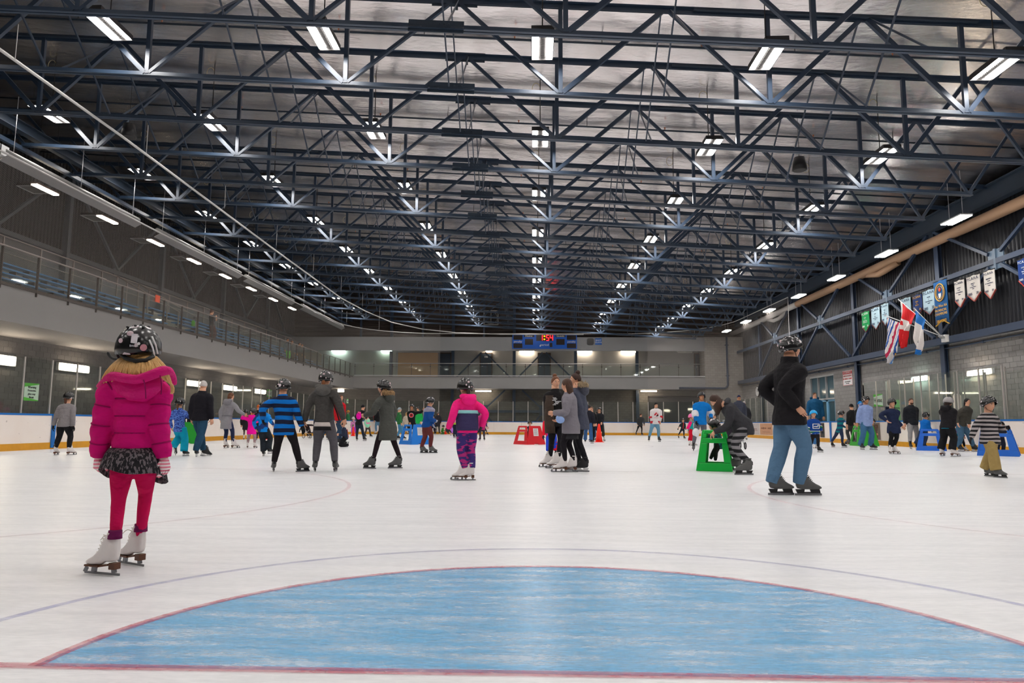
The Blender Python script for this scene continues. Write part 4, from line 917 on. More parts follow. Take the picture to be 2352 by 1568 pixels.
banner(2337, 600, 2366, 590, 2350, 662, (20, 60, 130), (225, 230, 235), 'P.C.A.H.A.', ['BANTAM', 'A', 'Playdown', 'Banner'], 'blue banner cut off by the right edge of the picture', trim=(200, 70, 60))
# three flags on slanting poles from one bracket
BR = at(2168, 777, x=16.9)
t = thing('flag_bracket', BR, 'white bracket on the column that holds three flag poles', 'bracket'); MB().box(BR+V(.05, 0, 0), (.16, .3, .3)).build('plate', WHITEP, t)
for s_ in (-.1, 0, .1): MB().tube([BR+V(0, s_, 0), BR+V(-.15, s_*1.2, .12)], .035, 8).build('socket', ALU, t)
def flag(tip, X, cloth, label, mats, fold):
    """pole from the bracket to tip; cloth given as pixel outline rows [(left, right)...] hanging on plane x=X"""
    T2 = at(*tip, x=X); t = thing('flag', BR, label, 'flag', 'flags on the right wall')
    MB().tube([BR+V(-.1, 0, .1), T2], .018, 6).build('pole', WHITEP, t); MB().ell(T2, (.035, .035, .035)).build('finial', ALU, t)
    n = 10; vs = []; fs = []; mi = []
    R = len(cloth)
    for j, ((ax, ay), (bx, by)) in enumerate(cloth):
        for i in range(n+1):
            f = i/n; p = at(ax+(bx-ax)*f, ay+(by-ay)*f, x=X); vs.append(p+V(.09*math.sin(f*fold*PI+j*.35)*(.3+j/R), 0, 0))
    mb = MB()
    for j in range(R-1):
        for i in range(n):
            mb.add([vs[j*(n+1)+i], vs[j*(n+1)+i+1], vs[(j+1)*(n+1)+i+1], vs[(j+1)*(n+1)+i]], [(0, 1, 2, 3)], mats[1](i/n, j/(R-1)), True)
    o = mb.build('cloth', mats[0], t); return t
def dense(rows, k):
    out = []
    for a, b_ in zip(rows, rows[1:]):
        for q in range(k): f = q/k; out.append(tuple((a[i][0]+(b_[i][0]-a[i][0])*f, a[i][1]+(b_[i][1]-a[i][1])*f) for i in (0, 1)))
    return out+[rows[-1]]
FR, FW_, FB = mat('flag_red', (208, 20, 28), .7), mat('flag_white', (226, 218, 214), .7), mat('flag_blue', (24, 112, 190), .7)
FY = mat('flag_gold', (226, 170, 50), .7); FN = mat('flag_dark', (40, 70, 80), .7)
# red and white flag
flag((2064, 688), 15.9, dense([((2068, 693), (2102, 722)), ((2068, 722), (2097, 742)), ((2069, 755), (2084, 760)), ((2069, 800), (2079, 796))], 6), 'red and white flag, middle of the three flags',
     ([FR, FW_], lambda u, v: 1 if (.36 < v < .62 and not (u < .3 and .42 < v < .54)) or (v < .34 and u < .08) or False else 0), 3)
flag((2100, 708), 15.9, dense([((2101, 712), (2126, 736)), ((2101, 727), (2124, 752)), ((2101, 770), (2119, 785)), ((2103, 792), (2116, 806)), ((2105, 812), (2113, 816))], 6), 'blue and white flag with small emblem, nearest of the three flags',
     ([FB, FW_, FN], lambda u, v: 2 if (.42 < v < .55 and .3 < u < .7) else (1 if .26 < v < .78 else 0)), 3)
FS = mat('flag_stripes', (226, 218, 214), .7)
nt, b = nodes(FS); vec, xyz = coords(nt)
q = mathn(nt, 'ADD', mathn(nt, 'ADD', mathn(nt, 'MULTIPLY', xyz[1], 3.2), mathn(nt, 'MULTIPLY', xyz[2], 2.6)), mathn(nt, 'MULTIPLY', noisen(nt, vec, 2.5, 2), 1.0))
fr = mathn(nt, 'FRACT', q); st = mathn(nt, 'LESS_THAN', fr, .48); alt = mathn(nt, 'LESS_THAN', mathn(nt, 'FRACT', mathn(nt, 'MULTIPLY', q, .25)), .25)
nt.links.new(mixc(nt, st, srgb((226, 220, 216)), mixc(nt, alt, srgb((24, 80, 160)), srgb((196, 40, 80)))), b.inputs['Base Color'])
flag((2033, 724), 15.9, dense([((2037, 729), (2068, 742)), ((2036, 760), (2069, 765)), ((2036, 790), (2060, 805)), ((2037, 815), (2052, 815)), ((2038, 832), (2046, 836))], 5), 'striped red white and blue flag, farthest of the three flags',
     ([FS, FY], lambda u, v: 1 if (.62 < v < .8 and u > .85) else 0), 3)
# ================================================================ PEOPLE
def cloth(name, rgb, pat=None, rgb2=None, sc=1.0, rough=.85, bump=.55, bs=8, noise=.16):
    key = 'cloth_'+name
    if key in MATS: return MATS[key]
    m = mat(key, rgb, rough, spec=.25, noise=noise, nscale=7, bump=bump, bscale=bs, bdist=.06, aniso=(1, 1, 1.6))
    if pat:
        nt, b = nodes(m); vec, xyz = coords(nt); c1, c2 = srgb(rgb), srgb(rgb2)
        if pat == 'stripe': f = mathn(nt, 'LESS_THAN', mathn(nt, 'FRACT', mathn(nt, 'MULTIPLY', mathn(nt, 'ADD', xyz[2], mathn(nt, 'MULTIPLY', noisen(nt, vec, 3, 1), .05)), sc)), .5)
        elif pat == 'camo': f = mathn(nt, 'GREATER_THAN', noisen(nt, vec, sc, 3, (1, 1, 3)), .52)
        elif pat == 'blob': f = mathn(nt, 'GREATER_THAN', noisen(nt, vec, sc, 2), .56)
        elif pat == 'tweed': f = mathn(nt, 'GREATER_THAN', noisen(nt, vec, sc, 2, (1.6, 1.6, .5)), .53)
        elif pat == 'knit': f = noisen(nt, vec, sc, 3)
        nt.links.new(mixc(nt, f, c1, c2), b.inputs['Base Color'])
    return m
HELM = mat('helmet_black', (16, 16, 18), .22, spec=.6)
nt, b = nodes(HELM); vec, xyz = coords(nt)
vo = nt.nodes.new('ShaderNodeTexVoronoi'); vo.inputs['Scale'].default_value = 15; nt.links.new(vec, vo.inputs['Vector'])
pk = mathn(nt, 'MULTIPLY', mathn(nt, 'LESS_THAN', vo.outputs['Distance'], .36), mathn(nt, 'GREATER_THAN', noisen(nt, vec, 9, 1), .56))
nt.links.new(mixc(nt, pk, srgb((16, 16, 18)), srgb((206, 196, 200))), b.inputs['Base Color'])
def helmc(name, rgb): return mat('helmet_'+name, rgb, .3, spec=.5)
FIGW = mat('skate_white_leather', (222, 216, 214), .4, noise=.05); SOLE = mat('skate_brown_sole', (84, 46, 22), .35); BLADE = mat('skate_blade_steel', (120, 122, 126), .3, .85)
HKG = mat('skate_grey_boot', (84, 84, 84), .5, noise=.25, nscale=12); HKB = mat('skate_black_boot', (28, 28, 30), .45, noise=.2, nscale=12); HOLD = mat('skate_holder', (205, 205, 205), .4); HOLDB = mat('skate_holder_black', (24, 24, 26), .4)
LACE = mat('skate_lace', (220, 214, 206), .8)
EYEW = mat('eye_white', (225, 220, 215), .3); EYED = mat('eye_dark', (30, 20, 16), .2); LIP = mat('lip', (176, 92, 84), .5); BROW = mat('brow', (60, 42, 30), .8)
def boot_rings(k, fig):
    S = [(-.042, .016, .10, .215), (-.028, .036, .075, .232), (.02, .044, .066, .245), (.062, .043, .064, .238), (.086, .040, .064, .20), (.12, .040, .064, .165), (.165, .046, .064, .132), (.205, .042, .066, .112), (.232, .024, .074, .095)]
    if fig: S = [(y, w_*.92, z0+(.028 if y < .07 else .006 if y > .1 else .016), z1) for y, w_, z0, z1 in S]
    if fig: S = [(y, w_*.95, z0, z1+(.05 if z1 > .19 else .012 if z1 > .15 else 0)) for y, w_, z0, z1 in S]
    R = []
    for y, w_, z0, z1 in S:
        zc, hz = (z0+z1)/2, (z1-z0)/2; r = []
        for q in range(12):
            a = 2*PI*q/12; ca, sa = math.cos(a), math.sin(a)
            r.append(V(w_*math.copysign(abs(ca)**.7, ca)*(1 if sa < .3 else .92), y, zc+hz*math.copysign(abs(sa)**.7, sa)))
        R.append(r)
    return R
def make_skate(kind):
    """figure (F, white with brown heel) or hockey (H grey, B black); sole line on +y, ankle over the origin"""
    col = {'F': FIGW, 'H': HKG, 'B': HKB}[kind]; fig = kind == 'F'
    mb = MB(); mb.loft(boot_rings(1, fig)); mb.tube([(0, .012, .285 if fig else .235), (0, .012, .30 if fig else .255)], [.043, .046], 12)
    out = {'ice_skate': mb.mesh('skate_boot', col)}
    mb = MB()
    if fig:
        mb.box((0, -.014, .07), (.056, .052, .045)); mb.bar((0, .02, .078), (0, .1, .064), .06, .012); mb.bar((0, .1, .064), (0, .225, .066), .076, .012); out['sole'] = mb.mesh('sole', SOLE)
        mb = MB(); mb.box((0, .095, .012), (.005, .32, .016)); mb.bar((0, -.015, .02), (0, -.01, .045), .02, .03, up=(0, 1, 0)); mb.bar((0, .17, .02), (0, .165, .062), .02, .035, up=(0, 1, 0)); mb.bar((0, .255, .012), (0, .235, .05), .008, .03, up=(0, 1, 0)); out['blade'] = mb.mesh('blade', BLADE)
    else:
        mb.poly([(0, -.05, .066), (0, -.03, .022), (0, .04, .022), (0, .05, .066)], .02, axis=(1, 0, 0)).poly([(0, .11, .066), (0, .125, .022), (0, .225, .022), (0, .215, .066)], .02, axis=(1, 0, 0)).bar((0, -.03, .03), (0, .22, .03), .014, .014); out['holder'] = mb.mesh('holder', HOLD if kind == 'B' else HOLDB)
        mb = MB(); mb.box((0, .09, .011), (.004, .3, .022)); out['blade'] = mb.mesh('blade', BLADE)
        mb = MB(); mb.bar((0, -.043, .15), (0, -.043, .205), .045, .01); mb.tube([(-.03, .085, .2), (0, .1, .19), (.03, .085, .2)], .006, 4); mb.tube([(-.03, .07, .23), (0, .085, .22), (.03, .07, .23)], .006, 4); out['trim'] = mb.mesh('trim', INK)
    mb = MB()
    for q in range(6): t_ = q/5; y, z = .128-.05*t_, .15+(.12 if fig else .075)*t_; mb.tube([(-.022, y, z), (.022, y+.006, z+.012)], .003, 4).tube([(.022, y, z), (-.022, y+.006, z+.012)], .003, 4)
    out['lace'] = mb.mesh('lace', LACE if fig else INK)
    return out
SKATES = {k: make_skate(k) for k in 'FHB'}
def put_skate(root, kind, ank, ang, s, tilt=0, roll=0, blade_z=0):
    """ank: plan position of the ankle; ang: heading (0 = away from the camera, + turns left)"""
    o = None; org = V(*root['_o'])
    for nm, me in SKATES[kind].items():
        ob = bpy.data.objects.new(nm, me); COL.objects.link(ob)
        if o is None:
            o = ob; ob.parent = root
            ob.matrix_local = Matrix.Translation(V(ank[0], ank[1], blade_z)-org) @ Matrix.Rotation(ang, 4, 'Z') @ Matrix.Rotation(tilt, 4, 'X') @ Matrix.Rotation(roll, 4, 'Y') @ Matrix.Scale(s, 4)
        else: ob.parent = o
    return o
def shoe(root, ank, ang, s, m):
    mb = MB(); R = Matrix.Rotation(ang, 3, 'Z')
    rr = []
    for y, w_, z1 in ((-.06, .02, .07), (-.05, .036, .1), (0, .04, .12), (.06, .04, .1), (.14, .045, .07), (.19, .03, .045)): rr.append([V(ank[0], ank[1], ank[2])+R @ V(w_*math.cos(2*PI*q/10)*s, y*s, max(0, (z1/2+z1/2*math.sin(2*PI*q/10)))*s) for q in range(10)])
    mb.loft(rr); mb.build('shoe', m, root)
def head(mb, c, H, ang, pitch=0, n=16, m_=12, skin=0, face=True, dark=1, lipi=2, white=3):
    R = Matrix.Rotation(ang, 3, 'Z') @ Matrix.Rotation(pitch, 3, 'X'); c = V(c)
    vs = []; fs = []
    for i in range(m_+1):
        th = PI*i/m_
        for k in range(n):
            ph = 2*PI*k/n; x, y, z = math.sin(th)*math.cos(ph), math.sin(th)*math.sin(ph), math.cos(th)
            lo = max(0, -z-.05)
            X = x*.345*(1-.42*lo); Y = y*.42*(1-(.12 if y > 0 else .55)*lo)+.05*lo; Z = z*.5
            if y > 0:
                Y += .085*math.exp(-((X/.06)**2+((Z+.055)/.085)**2)); Y -= .03*math.exp(-(((abs(X)-.14)/.08)**2+((Z-.03)/.06)**2)); Y += .02*math.exp(-((X/.12)**2+((Z+.22)/.05)**2)); Y += .035*math.exp(-((X/.1)**2+((Z+.42)/.08)**2)); Y += .015*math.exp(-((Z-.1)/.04)**2)*math.exp(-(X/.25)**2)
            vs.append(c+R @ (V(X, Y, Z)*H))
    for i in range(m_):
        for k in range(n): a = i*n+k; b_ = i*n+(k+1) % n; fs.append((a, a+n, b_+n, b_))
    mb.add(vs, fs, skin, True)
    for s_ in (-1, 1): mb.ell(c+R @ (V(s_*.345, -.02, -.02)*H), (.03*H, .06*H, .1*H), skin, 6, 5, R)
    if face:
        for s_ in (-1, 1):
            mb.ell(c+R @ (V(s_*.135, .335, .03)*H), (.058*H, .05*H, .034*H), white, 8, 5, R); mb.ell(c+R @ (V(s_*.135, .375, .03)*H), (.026*H, .02*H, .028*H), dark, 8, 5, R)
            mb.bar(c+R @ (V(s_*.07, .395, .105)*H), c+R @ (V(s_*.21, .35, .11)*H), .03*H, .022*H, dark)
        mb.ell(c+R @ (V(0, .405, -.235)*H), (.075*H, .03*H, .022*H), lipi, 8, 5, R)
    return R
def shell(mb, c, H, R, sx, sy, sz, front, back, side, mi=0, n=20, rows=8, ridge=0., lift=0.):
    """a cap over the skull; front/back/side = polar angle where it ends in degrees"""
    rings = []
    for i in range(rows+1):
        r = []
        for k in range(n):
            ph = 2*PI*k/n; fy = math.sin(ph)
            e = front+(side-front)*(1-max(0, fy))**1.0 if fy > 0 else side+(back-side)*(-fy)
            e = side+(front-side)*max(0, fy)**1.5 if fy > 0 else side+(back-side)*(-fy)**1.2
            th = math.radians(e)*i/rows
            k2 = 1+ridge*abs(math.cos(3*ph))*math.sin(min(th*1.5, PI)) - (.06 if ridge and i == rows-2 else 0)*0
            r.append(V(c)+R @ (V(sx*math.sin(th)*math.cos(ph)*k2, sy*math.sin(th)*math.sin(ph)*k2-.01, sz*math.cos(th)+.04+lift)*H))
        rings.append(r)
    inner = [[V(c)+(p-V(c))*.9 for p in rings[-1]]]
    mb.loft(rings+inner, mi, cap=False)
def ik(a, c, l1, l2, hint):
    a, c = V(a), V(c); d = c-a; L = d.length
    if L > (l1+l2)*.995: c = a+d*((l1+l2)*.995/L); d = c-a; L = d.length
    L = max(L, abs(l1-l2)*1.05+1e-4); x = (l1*l1-l2*l2+L*L)/(2*L); h = math.sqrt(max(0, l1*l1-x*x)); n = d.normalized(); hv = V(hint); hv = hv-n*hv.dot(n)
    hv = hv.normalized() if hv.length > 1e-6 else V(0, 0, 1)
    return a+n*x+hv*h, c
def curve(pts, k=4):
    out = []; P = [pts[0]]+pts+[pts[-1]]
    for i in range(1, len(P)-2):
        for q in range(k):
            t_ = q/k; p0, p1, p2, p3 = P[i-1], P[i], P[i+1], P[i+2]
            out.append(.5*((2*p1)+(p2-p0)*t_+(2*p0-5*p1+4*p2-p3)*t_*t_+(3*p1-p0-3*p2+p3)*t_**3))
    out.append(pts[-1]); return out
def lerpr(rs, n):
    out = []
    for i in range(n):
        f = i/(n-1)*(len(rs)-1); a = min(int(f), len(rs)-2); out.append(rs[a]+(rs[a+1]-rs[a])*(f-a))
    return out
def remesh(o, vox, sm=2):
    m = o.modifiers.new('union', 'REMESH'); m.mode = 'VOXEL'; m.voxel_size = vox; m.use_smooth_shade = True
    if sm: s_ = o.modifiers.new('soft', 'SMOOTH'); s_.iterations = sm; s_.factor = .5
def hand_mesh(mb, wr, d, palm_n, s, mi=0, curl=.6, side=1, n=6):
    """wrist, pointing direction, palm normal, hand length"""
    d = V(d).normalized(); pn = V(palm_n); pn = (pn-d*pn.dot(d)).normalized(); x = d.cross(pn).normalized()*side
    rings = []
    for t_, w_, h in ((-.05, .16, .13), (.12, .2, .13), (.3, .24, .12), (.48, .24, .1)): rings.append([wr+d*s*t_+x*math.cos(a)*w_*s+pn*math.sin(a)*h*s for a in [2*PI*q/10 for q in range(10)]])
    mb.loft(rings, mi)
    for q, (ox, L) in enumerate(((-.17, .4), (-.06, .46), (.06, .43), (.17, .34))):
        b0 = wr+d*s*.44+x*s*ox; p = [b0]; dd = V(d)
        for j in range(3): dd = (dd+pn*curl*.75).normalized(); p.append(p[-1]+dd*s*L/3)
        mb.tube(p, [.055*s, .052*s, .047*s, .035*s], n, mi)
    b0 = wr+d*s*.15-x*s*.17; mb.tube([b0, b0+(d*.5-x*.6+pn*.3)*s*.22, b0+(d*.85-x*.45+pn*.6)*s*.38], [.07*s, .06*s, .04*s], n, mi)

def person(label, feet, top, face, hx=None, hipx=None, kid=0., lean=0., hface=None, hpitch=0., hands=None, hdy=(0, 0), top_c=(40, 40, 44), top_kind='jacket', pat=None, c2=None, psc=1,
           leg_c=(24, 24, 28), legw=1., legpat=None, legc2=None, legsc=1, skate='B', helmet=HELM, hair=None, hairc=(70, 46, 30), hat=None, skin=SKIN, glove=None, bulk=1., hem=None, puff=0, hood=None, fur=None, Y=None, base_z=0.,
           group=None, toes=None, lifts=(0, 0), tilts=(0, 0), collar=None, band=None, extra=None, feet_y=None, sit=None, knee=None, shoes=None, vest=None, hipdz=0., hipback=0., shirt=None, elb=None, widen=1., fist=False):
    ff = []
    if Y is None:
        ps = [at(px, py, z=base_z) if not li else None for (px, py), li in zip(feet, lifts)]; ok = [p for p in ps if p]
        Y = sum(p.y for p in ok)/len(ok)
        Y = min(Y, 58.1); far = Y > 56
        ax = sum(p.x for p in ok)/len(ok)
        if abs(ax) > 14.3 and not far: Y = at(sum(f[0] for f in feet)/len(feet), 1000, x=math.copysign(14.3, ax)).y; far = True
        ff = [p if p and not far else V(at(f[0], f[1], y=Y).x, Y, base_z) for p, f in zip(ps, feet)]
        if len(ok) == 2 and abs(ok[0].y-ok[1].y) > .55:
            ff = [V(at(f[0], 1000, y=Y+(.25 if ps[i].y > Y else -.25)).x, Y+(.25 if ps[i].y > Y else -.25), base_z) for i, f in enumerate(feet)]
    else: ff = [V(at(f[0], f[1], y=Y).x, Y, base_z) for f in feet]
    mx = sum(p.x for p in ff)/len(ff)
    if hx is None: hx = sum(f[0] for f in feet)/len(feet)
    tp = at(hx, top, y=Y); hel = .03 if helmet and not hat else 0; sk = .07 if skate else .0
    S = (tp.z-base_z)-sk-hel
    if sit: S = sit
    if S < .3: S = .9
    Sx = S/max(.6, (1-lean*.25))   # true stature when the torso leans
    Hh = .165+.038*Sx
    th = math.radians(face); Rv = V(math.cos(th), math.sin(th), 0); Fv = V(-math.sin(th), math.cos(th), 0)
    org = V(mx, sum(p.y for p in ff)/len(ff), base_z)
    t = thing('person', org, label, 'person', group)
    hc = V(tp.x, Y+Fv.y*lean*.3*Sx, tp.z-hel-Hh*.5)
    legL = Sx*(.485-.04*kid); hipz = base_z+sk+legL*.985+hipdz
    px0 = at(hipx, 900, y=Y).x if hipx is not None else (mx*.6+hc.x*.4 if abs(lean) < .1 else mx)
    pel = V(px0, org.y-Fv.y*hipback, hipz)-V(Fv.x, 0, 0)*hipback
    nk = hc-V(0, 0, Hh*.55)-Fv*Hh*.12-Fv*lean*.08*Sx; nk.z = max(nk.z-.01*Sx, pel.z+.18*Sx)
    sp = (nk-pel); up = sp.normalized(); sh_c = pel+sp*.87
    sw = (.097*Sx+.008)*bulk**.8*widen; hw = .047*Sx*widen
    shR, shL = sh_c+Rv*sw, sh_c-Rv*sw
    dist = Y; vox = max(.011, min(.04, dist*.0011)); nseg = 12 if dist < 25 else 8
    # ---- trousers
    LC = cloth('l%s_%s' % ('_'.join(map(str, leg_c)), legpat), leg_c, legpat, legc2, legsc)
    mb = MB(); Fz = Rv.cross(up)*-1 if Rv.cross(up).dot(Fv) < 0 else Rv.cross(up)
    def ring(c, w_, d_, n=nseg, bulge=0, U=None): return [c+Rv*math.cos(a)*w_+Fv*math.sin(a)*d_ for a in [2*PI*q/n for q in range(n)]]
    mb.loft([ring(pel-V(0, 0, .05*Sx), .05*Sx, .045*Sx), ring(pel-V(0, 0, .02*Sx), .088*Sx*widen, .07*Sx), ring(pel+V(0, 0, .03*Sx), .094*Sx*widen, .072*Sx), ring(pel+up*.09*Sx, .082*Sx*widen, .062*Sx)])
    ankles = []
    # left/right assignment by the projection on Rv
    order = sorted(range(len(ff)), key=lambda i: (ff[i]-org).dot(Rv)); 
    legs = {}
    for j, i in enumerate(order):
        s_ = -1 if j == 0 else 1; hip = pel+Rv*hw*s_
        lf = lifts[i]; bz = base_z+lf; ank = V(ff[i].x, ff[i].y, bz+sk+.075*Sx)
        kh = Fv+Rv*s_*.25
        LL = (legL-.075*Sx)*.512*(1.06 if lf else 1); kn, an = ik(hip, ank, LL, LL, kh if not lf else Fv+V(0, 0, .2))
        r = [.064*Sx*legw**.5, .062*Sx*legw**.5, .047*Sx*legw**.8, .046*Sx*legw, .034*Sx*legw+(.018*Sx if legw > 1.15 else 0)]
        low = .0 if skate == 'F' else .03; path = curve([hip+V(0, 0, .02*Sx), hip+(kn-hip)*.5, kn, kn+(an-kn)*.45, an+(an-kn).normalized()*low*Sx*(1.3 if legw > 1.1 else .4)], 3)
        mb.tube(path, [x_*1.0 for x_ in lerpr(r, len(path))], nseg); ankles.append((i, an, kn, s_)); legs[i] = (hip, kn, an)
    o = mb.build('trousers', LC, t); remesh(o, vox)
    # ---- skates
    ks = .92*(.16*Sx+.0)/.245 if skate else 1
    for i, an, kn, s_ in ankles:
        ang = math.radians(toes[i]) if toes else th-s_*math.radians(14)
        if skate: put_skate(t, skate, (an.x-(-math.sin(ang))*0, an.y), ang, ks, math.radians(tilts[i]), 0, max(base_z+lifts[i], base_z)+0)
        elif shoes is not False: shoe(t, (an.x, an.y, base_z+lifts[i]), ang, Sx/1.7, mat('shoe_dark', (40, 32, 30), .5))
    # ---- jacket
    TC = cloth('t%s_%s' % ('_'.join(map(str, top_c)), pat), top_c, pat, c2, psc)
    mb = MB(); hemd = hem if hem is not None else {'jacket': .03, 'sweater': .02, 'coat': .2, 'long': .27, 'tee': .02}[top_kind]
    rows = 56 if puff else 14; R_ = []
    lenT = sp.length+hemd*Sx
    flare = 1+.5*max(0, hemd-.05)
    for q in range(rows+1):
        f = q/rows; dd = -hemd*Sx+f*lenT
        c = pel+up*dd if dd > 0 else pel+V(0, 0, dd)+V(0, 0, 0)
        g = max(0, dd)/sp.length
        if dd <= 0: w_, d_ = (.107+.03*(-dd/Sx)*2)*flare, .092*flare
        else:
            w_ = .100+(.007*(1-g/.5)-.010*math.sin(PI*min(1, g/.5)) if g < .5 else .014*math.sin(PI*min(1, (g-.5)/.6))); d_ = .080-.004*math.sin(PI*min(1, g/.5))+.012*max(0, 1-g/.3)
            if g > .78: u = (g-.78)/.22; w_ = w_*(1-u**1.4*.60); d_ = d_*(1-u*u*.42)
        w_ *= Sx*bulk*widen; d_ *= Sx*bulk
        if puff: pf = abs(math.sin(PI*f*puff)); w_ *= 1+.13*(pf**.7-.6); d_ *= 1+.26*(pf**.7-.6)
        R_.append([c+Rv*math.cos(a)*w_+Fv*math.sin(a)*d_ for a in [2*PI*k/(nseg+4) for k in range(nseg+4)]])
    mb.loft(R_)
    # arms
    default = []
    for s_, shp in ((-1, shL), (1, shR)): default.append(shp+Rv*s_*.035*Sx+V(0, 0, -.31*Sx)+Fv*.03*Sx)
    targets = list(default)
    if hands:
        cand = [(i, h) for i, h in enumerate(hands) if h]
        pts = {i: at(h[0], h[1], y=Y+hdy[i]) for i, h in cand}
        if len(pts) == 2:
            a, b_ = pts[0], pts[1]
            if (a-org).dot(Rv) <= (b_-org).dot(Rv) or abs(Rv.x) < .35: targets = [a, b_]
            else: targets = [b_, a]
            if abs(Rv.x) < .35 and hdy[0] > hdy[1]: targets = [a, b_] if Rv.y < 0 else [b_, a]
        else:
            for i, p in pts.items(): j = i if Rv.x >= 0 else 1-i; targets[j] = p
    slv = []
    for j, (s_, shp) in enumerate(((-1, shL), (1, shR))):
        hint = -Fv*.8+Rv*s_*.4+V(0, 0, -.25) if not elb else V(elb)
        tgt = targets[j]; el, wr = ik(shp-V(0, 0, .02*Sx), tgt, .165*Sx, .150*Sx, hint)
        ar = (1.12 if puff else 1.0)*bulk**.5
        path = curve([shp-Rv*s_*.045*Sx-V(0, 0, .008*Sx), shp-V(0, 0, .035*Sx), shp+(el-shp)*.55, el, el+(wr-el)*.55, wr], 4 if puff else 3)
        rr = lerpr([.046*Sx*ar, .051*Sx*ar, .045*Sx*ar, .040*Sx*ar, .036*Sx*ar, .031*Sx*ar], len(path))
        if puff: rr = [x_*(1+.3*(abs(math.sin(PI*q*.25+.4))**.7-.6)) for q, x_ in enumerate(rr)]
        if top_kind == 'tee': path = path[:len(path)//2]; rr = rr[:len(path)]
        mb.tube(path, rr, nseg); slv.append((el, wr, s_))
        if puff and dist < 8:
            st_ = MB()
            for q in range(3, len(path)-1):
                if rr[q] <= rr[q-1] and rr[q] <= rr[q+1]:
                    dd = (path[q+1]-path[q-1]).normalized(); xa = dd.cross(V(0, 1, .1)).normalized(); ya = dd.cross(xa).normalized(); st_.tube([path[q]+(xa*math.cos(a)+ya*math.sin(a))*rr[q]*1.0 for a in [2*PI*k/16 for k in range(17)]], .005, 5, cap=False)
            st_.build('sleeve_seam', cloth('seam_dark', (150, 0, 84)), t)
    if collar or top_kind in ('jacket', 'coat', 'long') and not hood: mb.tube([nk-up*.06*Sx, nk+up*(.03 if collar == 2 else .014)*Sx], [.068*Sx, .054*Sx if collar != 2 else .058*Sx], 12)
    jk = mb.build({'jacket': 'jacket', 'sweater': 'sweater', 'coat': 'coat', 'long': 'coat', 'tee': 'shirt'}[top_kind], TC, t)
    if puff and dist < 8:
        sm_ = MB()
        for q in range(1, rows):
            f0, f1 = q/rows, (q+1)/rows
            if int(f0*puff) != int(f1*puff) and f0 < .86: cc = sum(R_[q], V(0, 0, 0))/len(R_[q]); sm_.tube([cc+(p-cc)*1.0+V(0, 0, .006) for p in R_[q]]+[R_[q][0]+V(0, 0, .006)], .005, 5, cap=False)
        sm_.build('jacket_seam', cloth('seam_dark', (150, 0, 84)), t)
    if not puff or dist > 8: remesh(jk, vox)
    else: remesh(jk, .009, 1)
    if shirt:  # a band of shirt showing below the hem
        col, z0, z1 = shirt; mb = MB(); mb.loft([ring(pel+V(0, 0, z0*Sx), .104*Sx*widen, .086*Sx, 16), ring(pel+V(0, 0, z1*Sx), .101*Sx*widen, .083*Sx, 16)]); mb.build('shirt_hem', cloth('shirt%d_%d_%d' % col, col), t)
    if band:
        for col, z0, z1, *q in band:
            k = q[0] if q else 1.03; mb = MB(); b0, b1 = pel+up*z0*Sx, pel+up*z1*Sx; g = (z0*Sx)/sp.length; w_ = .104*Sx*bulk*k*widen
            mb.loft([ring(b0, w_, .086*Sx*bulk*k, 20), ring(b1, w_, .086*Sx*bulk*k, 20)], cap=False); mb.build('cloth_band', cloth('band%d_%d_%d' % col, col), t)
    # ---- hood
    if hood:
        HC = cloth('hood%d_%d_%d' % hood, hood); mb = MB(); hcn = nk-Fv*.055*Sx-up*.01*Sx
        mb.ell(hcn-Fv*.02*Sx-up*.02*Sx, (.085*Sx, .055*Sx, .06*Sx), 0, 12, 8, Matrix.Rotation(th, 3, 'Z'))
        ps = [nk+Rv*math.cos(a)*.078*Sx-Fv*(.03+.05*math.sin(a))*Sx+up*(.012-.01*math.sin(a))*Sx for a in [PI*q/10 for q in range(11)]]
        mb.tube(ps, [.012*Sx, .024*Sx]+[.03*Sx]*7+[.024*Sx, .012*Sx], 8); o = mb.build('hood', HC, t)
        if fur:
            mb = MB(); random.seed(len(label)); FC = cloth('fur%d_%d_%d' % fur, fur, 'knit', tuple(int(x_*.5) for x_ in fur), 30)
            ps2 = [p+up*.02*Sx-Fv*.012*Sx for p in ps]; pp = curve(ps2, 3)
            mb.tube(pp, [(.034+.006*math.sin(q*2.3))*Sx for q in range(len(pp))], 9)
            for q in range(160):
                c = random.choice(pp)+V(random.gauss(0, 1), random.gauss(0, 1), random.gauss(0, 1)).normalized()*.03*Sx; e = c+(c-random.choice(pp)).normalized()*.018*Sx+V(0, 0, random.uniform(-.01, .02)*Sx)
                mb.tube([c, e], [.006*Sx, .001], 3)
            mb.build('fur_trim', FC, t)
    # ---- body: one mesh of head, neck, trunk, limbs and hands
    hang = math.radians(hface) if hface is not None else th
    mb = MB(); Rh = head(mb, hc, Hh, hang, math.radians(-hpitch), 20 if dist < 14 else 14, 16 if dist < 14 else 10, face=dist < 60)
    mb.tube([hc-V(0, 0, .2*Hh)-Fv*Hh*.08, nk-up*.02*Sx, sh_c+up*.0, pel+up*.2*Sx, pel], [.052*Sx*.62+.016, .034*Sx+.016, .06*Sx, .062*Sx, .06*Sx], 10)
    for (el, wr, s_), shp in zip(slv, (shL, shR)): mb.tube([sh_c+up*-.01*Sx, shp-up*.02*Sx, el, wr], [.04*Sx, .036*Sx, .029*Sx, .02*Sx], 8)
    for i in legs: hip, kn, an = legs[i]; lw = min(1, legw)*.9; mb.tube([pel+up*.03*Sx, hip, kn, an+(kn-an)*.12], [.05*Sx, .05*Sx*lw, .03*Sx*lw, .02*Sx*lw], 8)
    gl = MB() if glove else mb
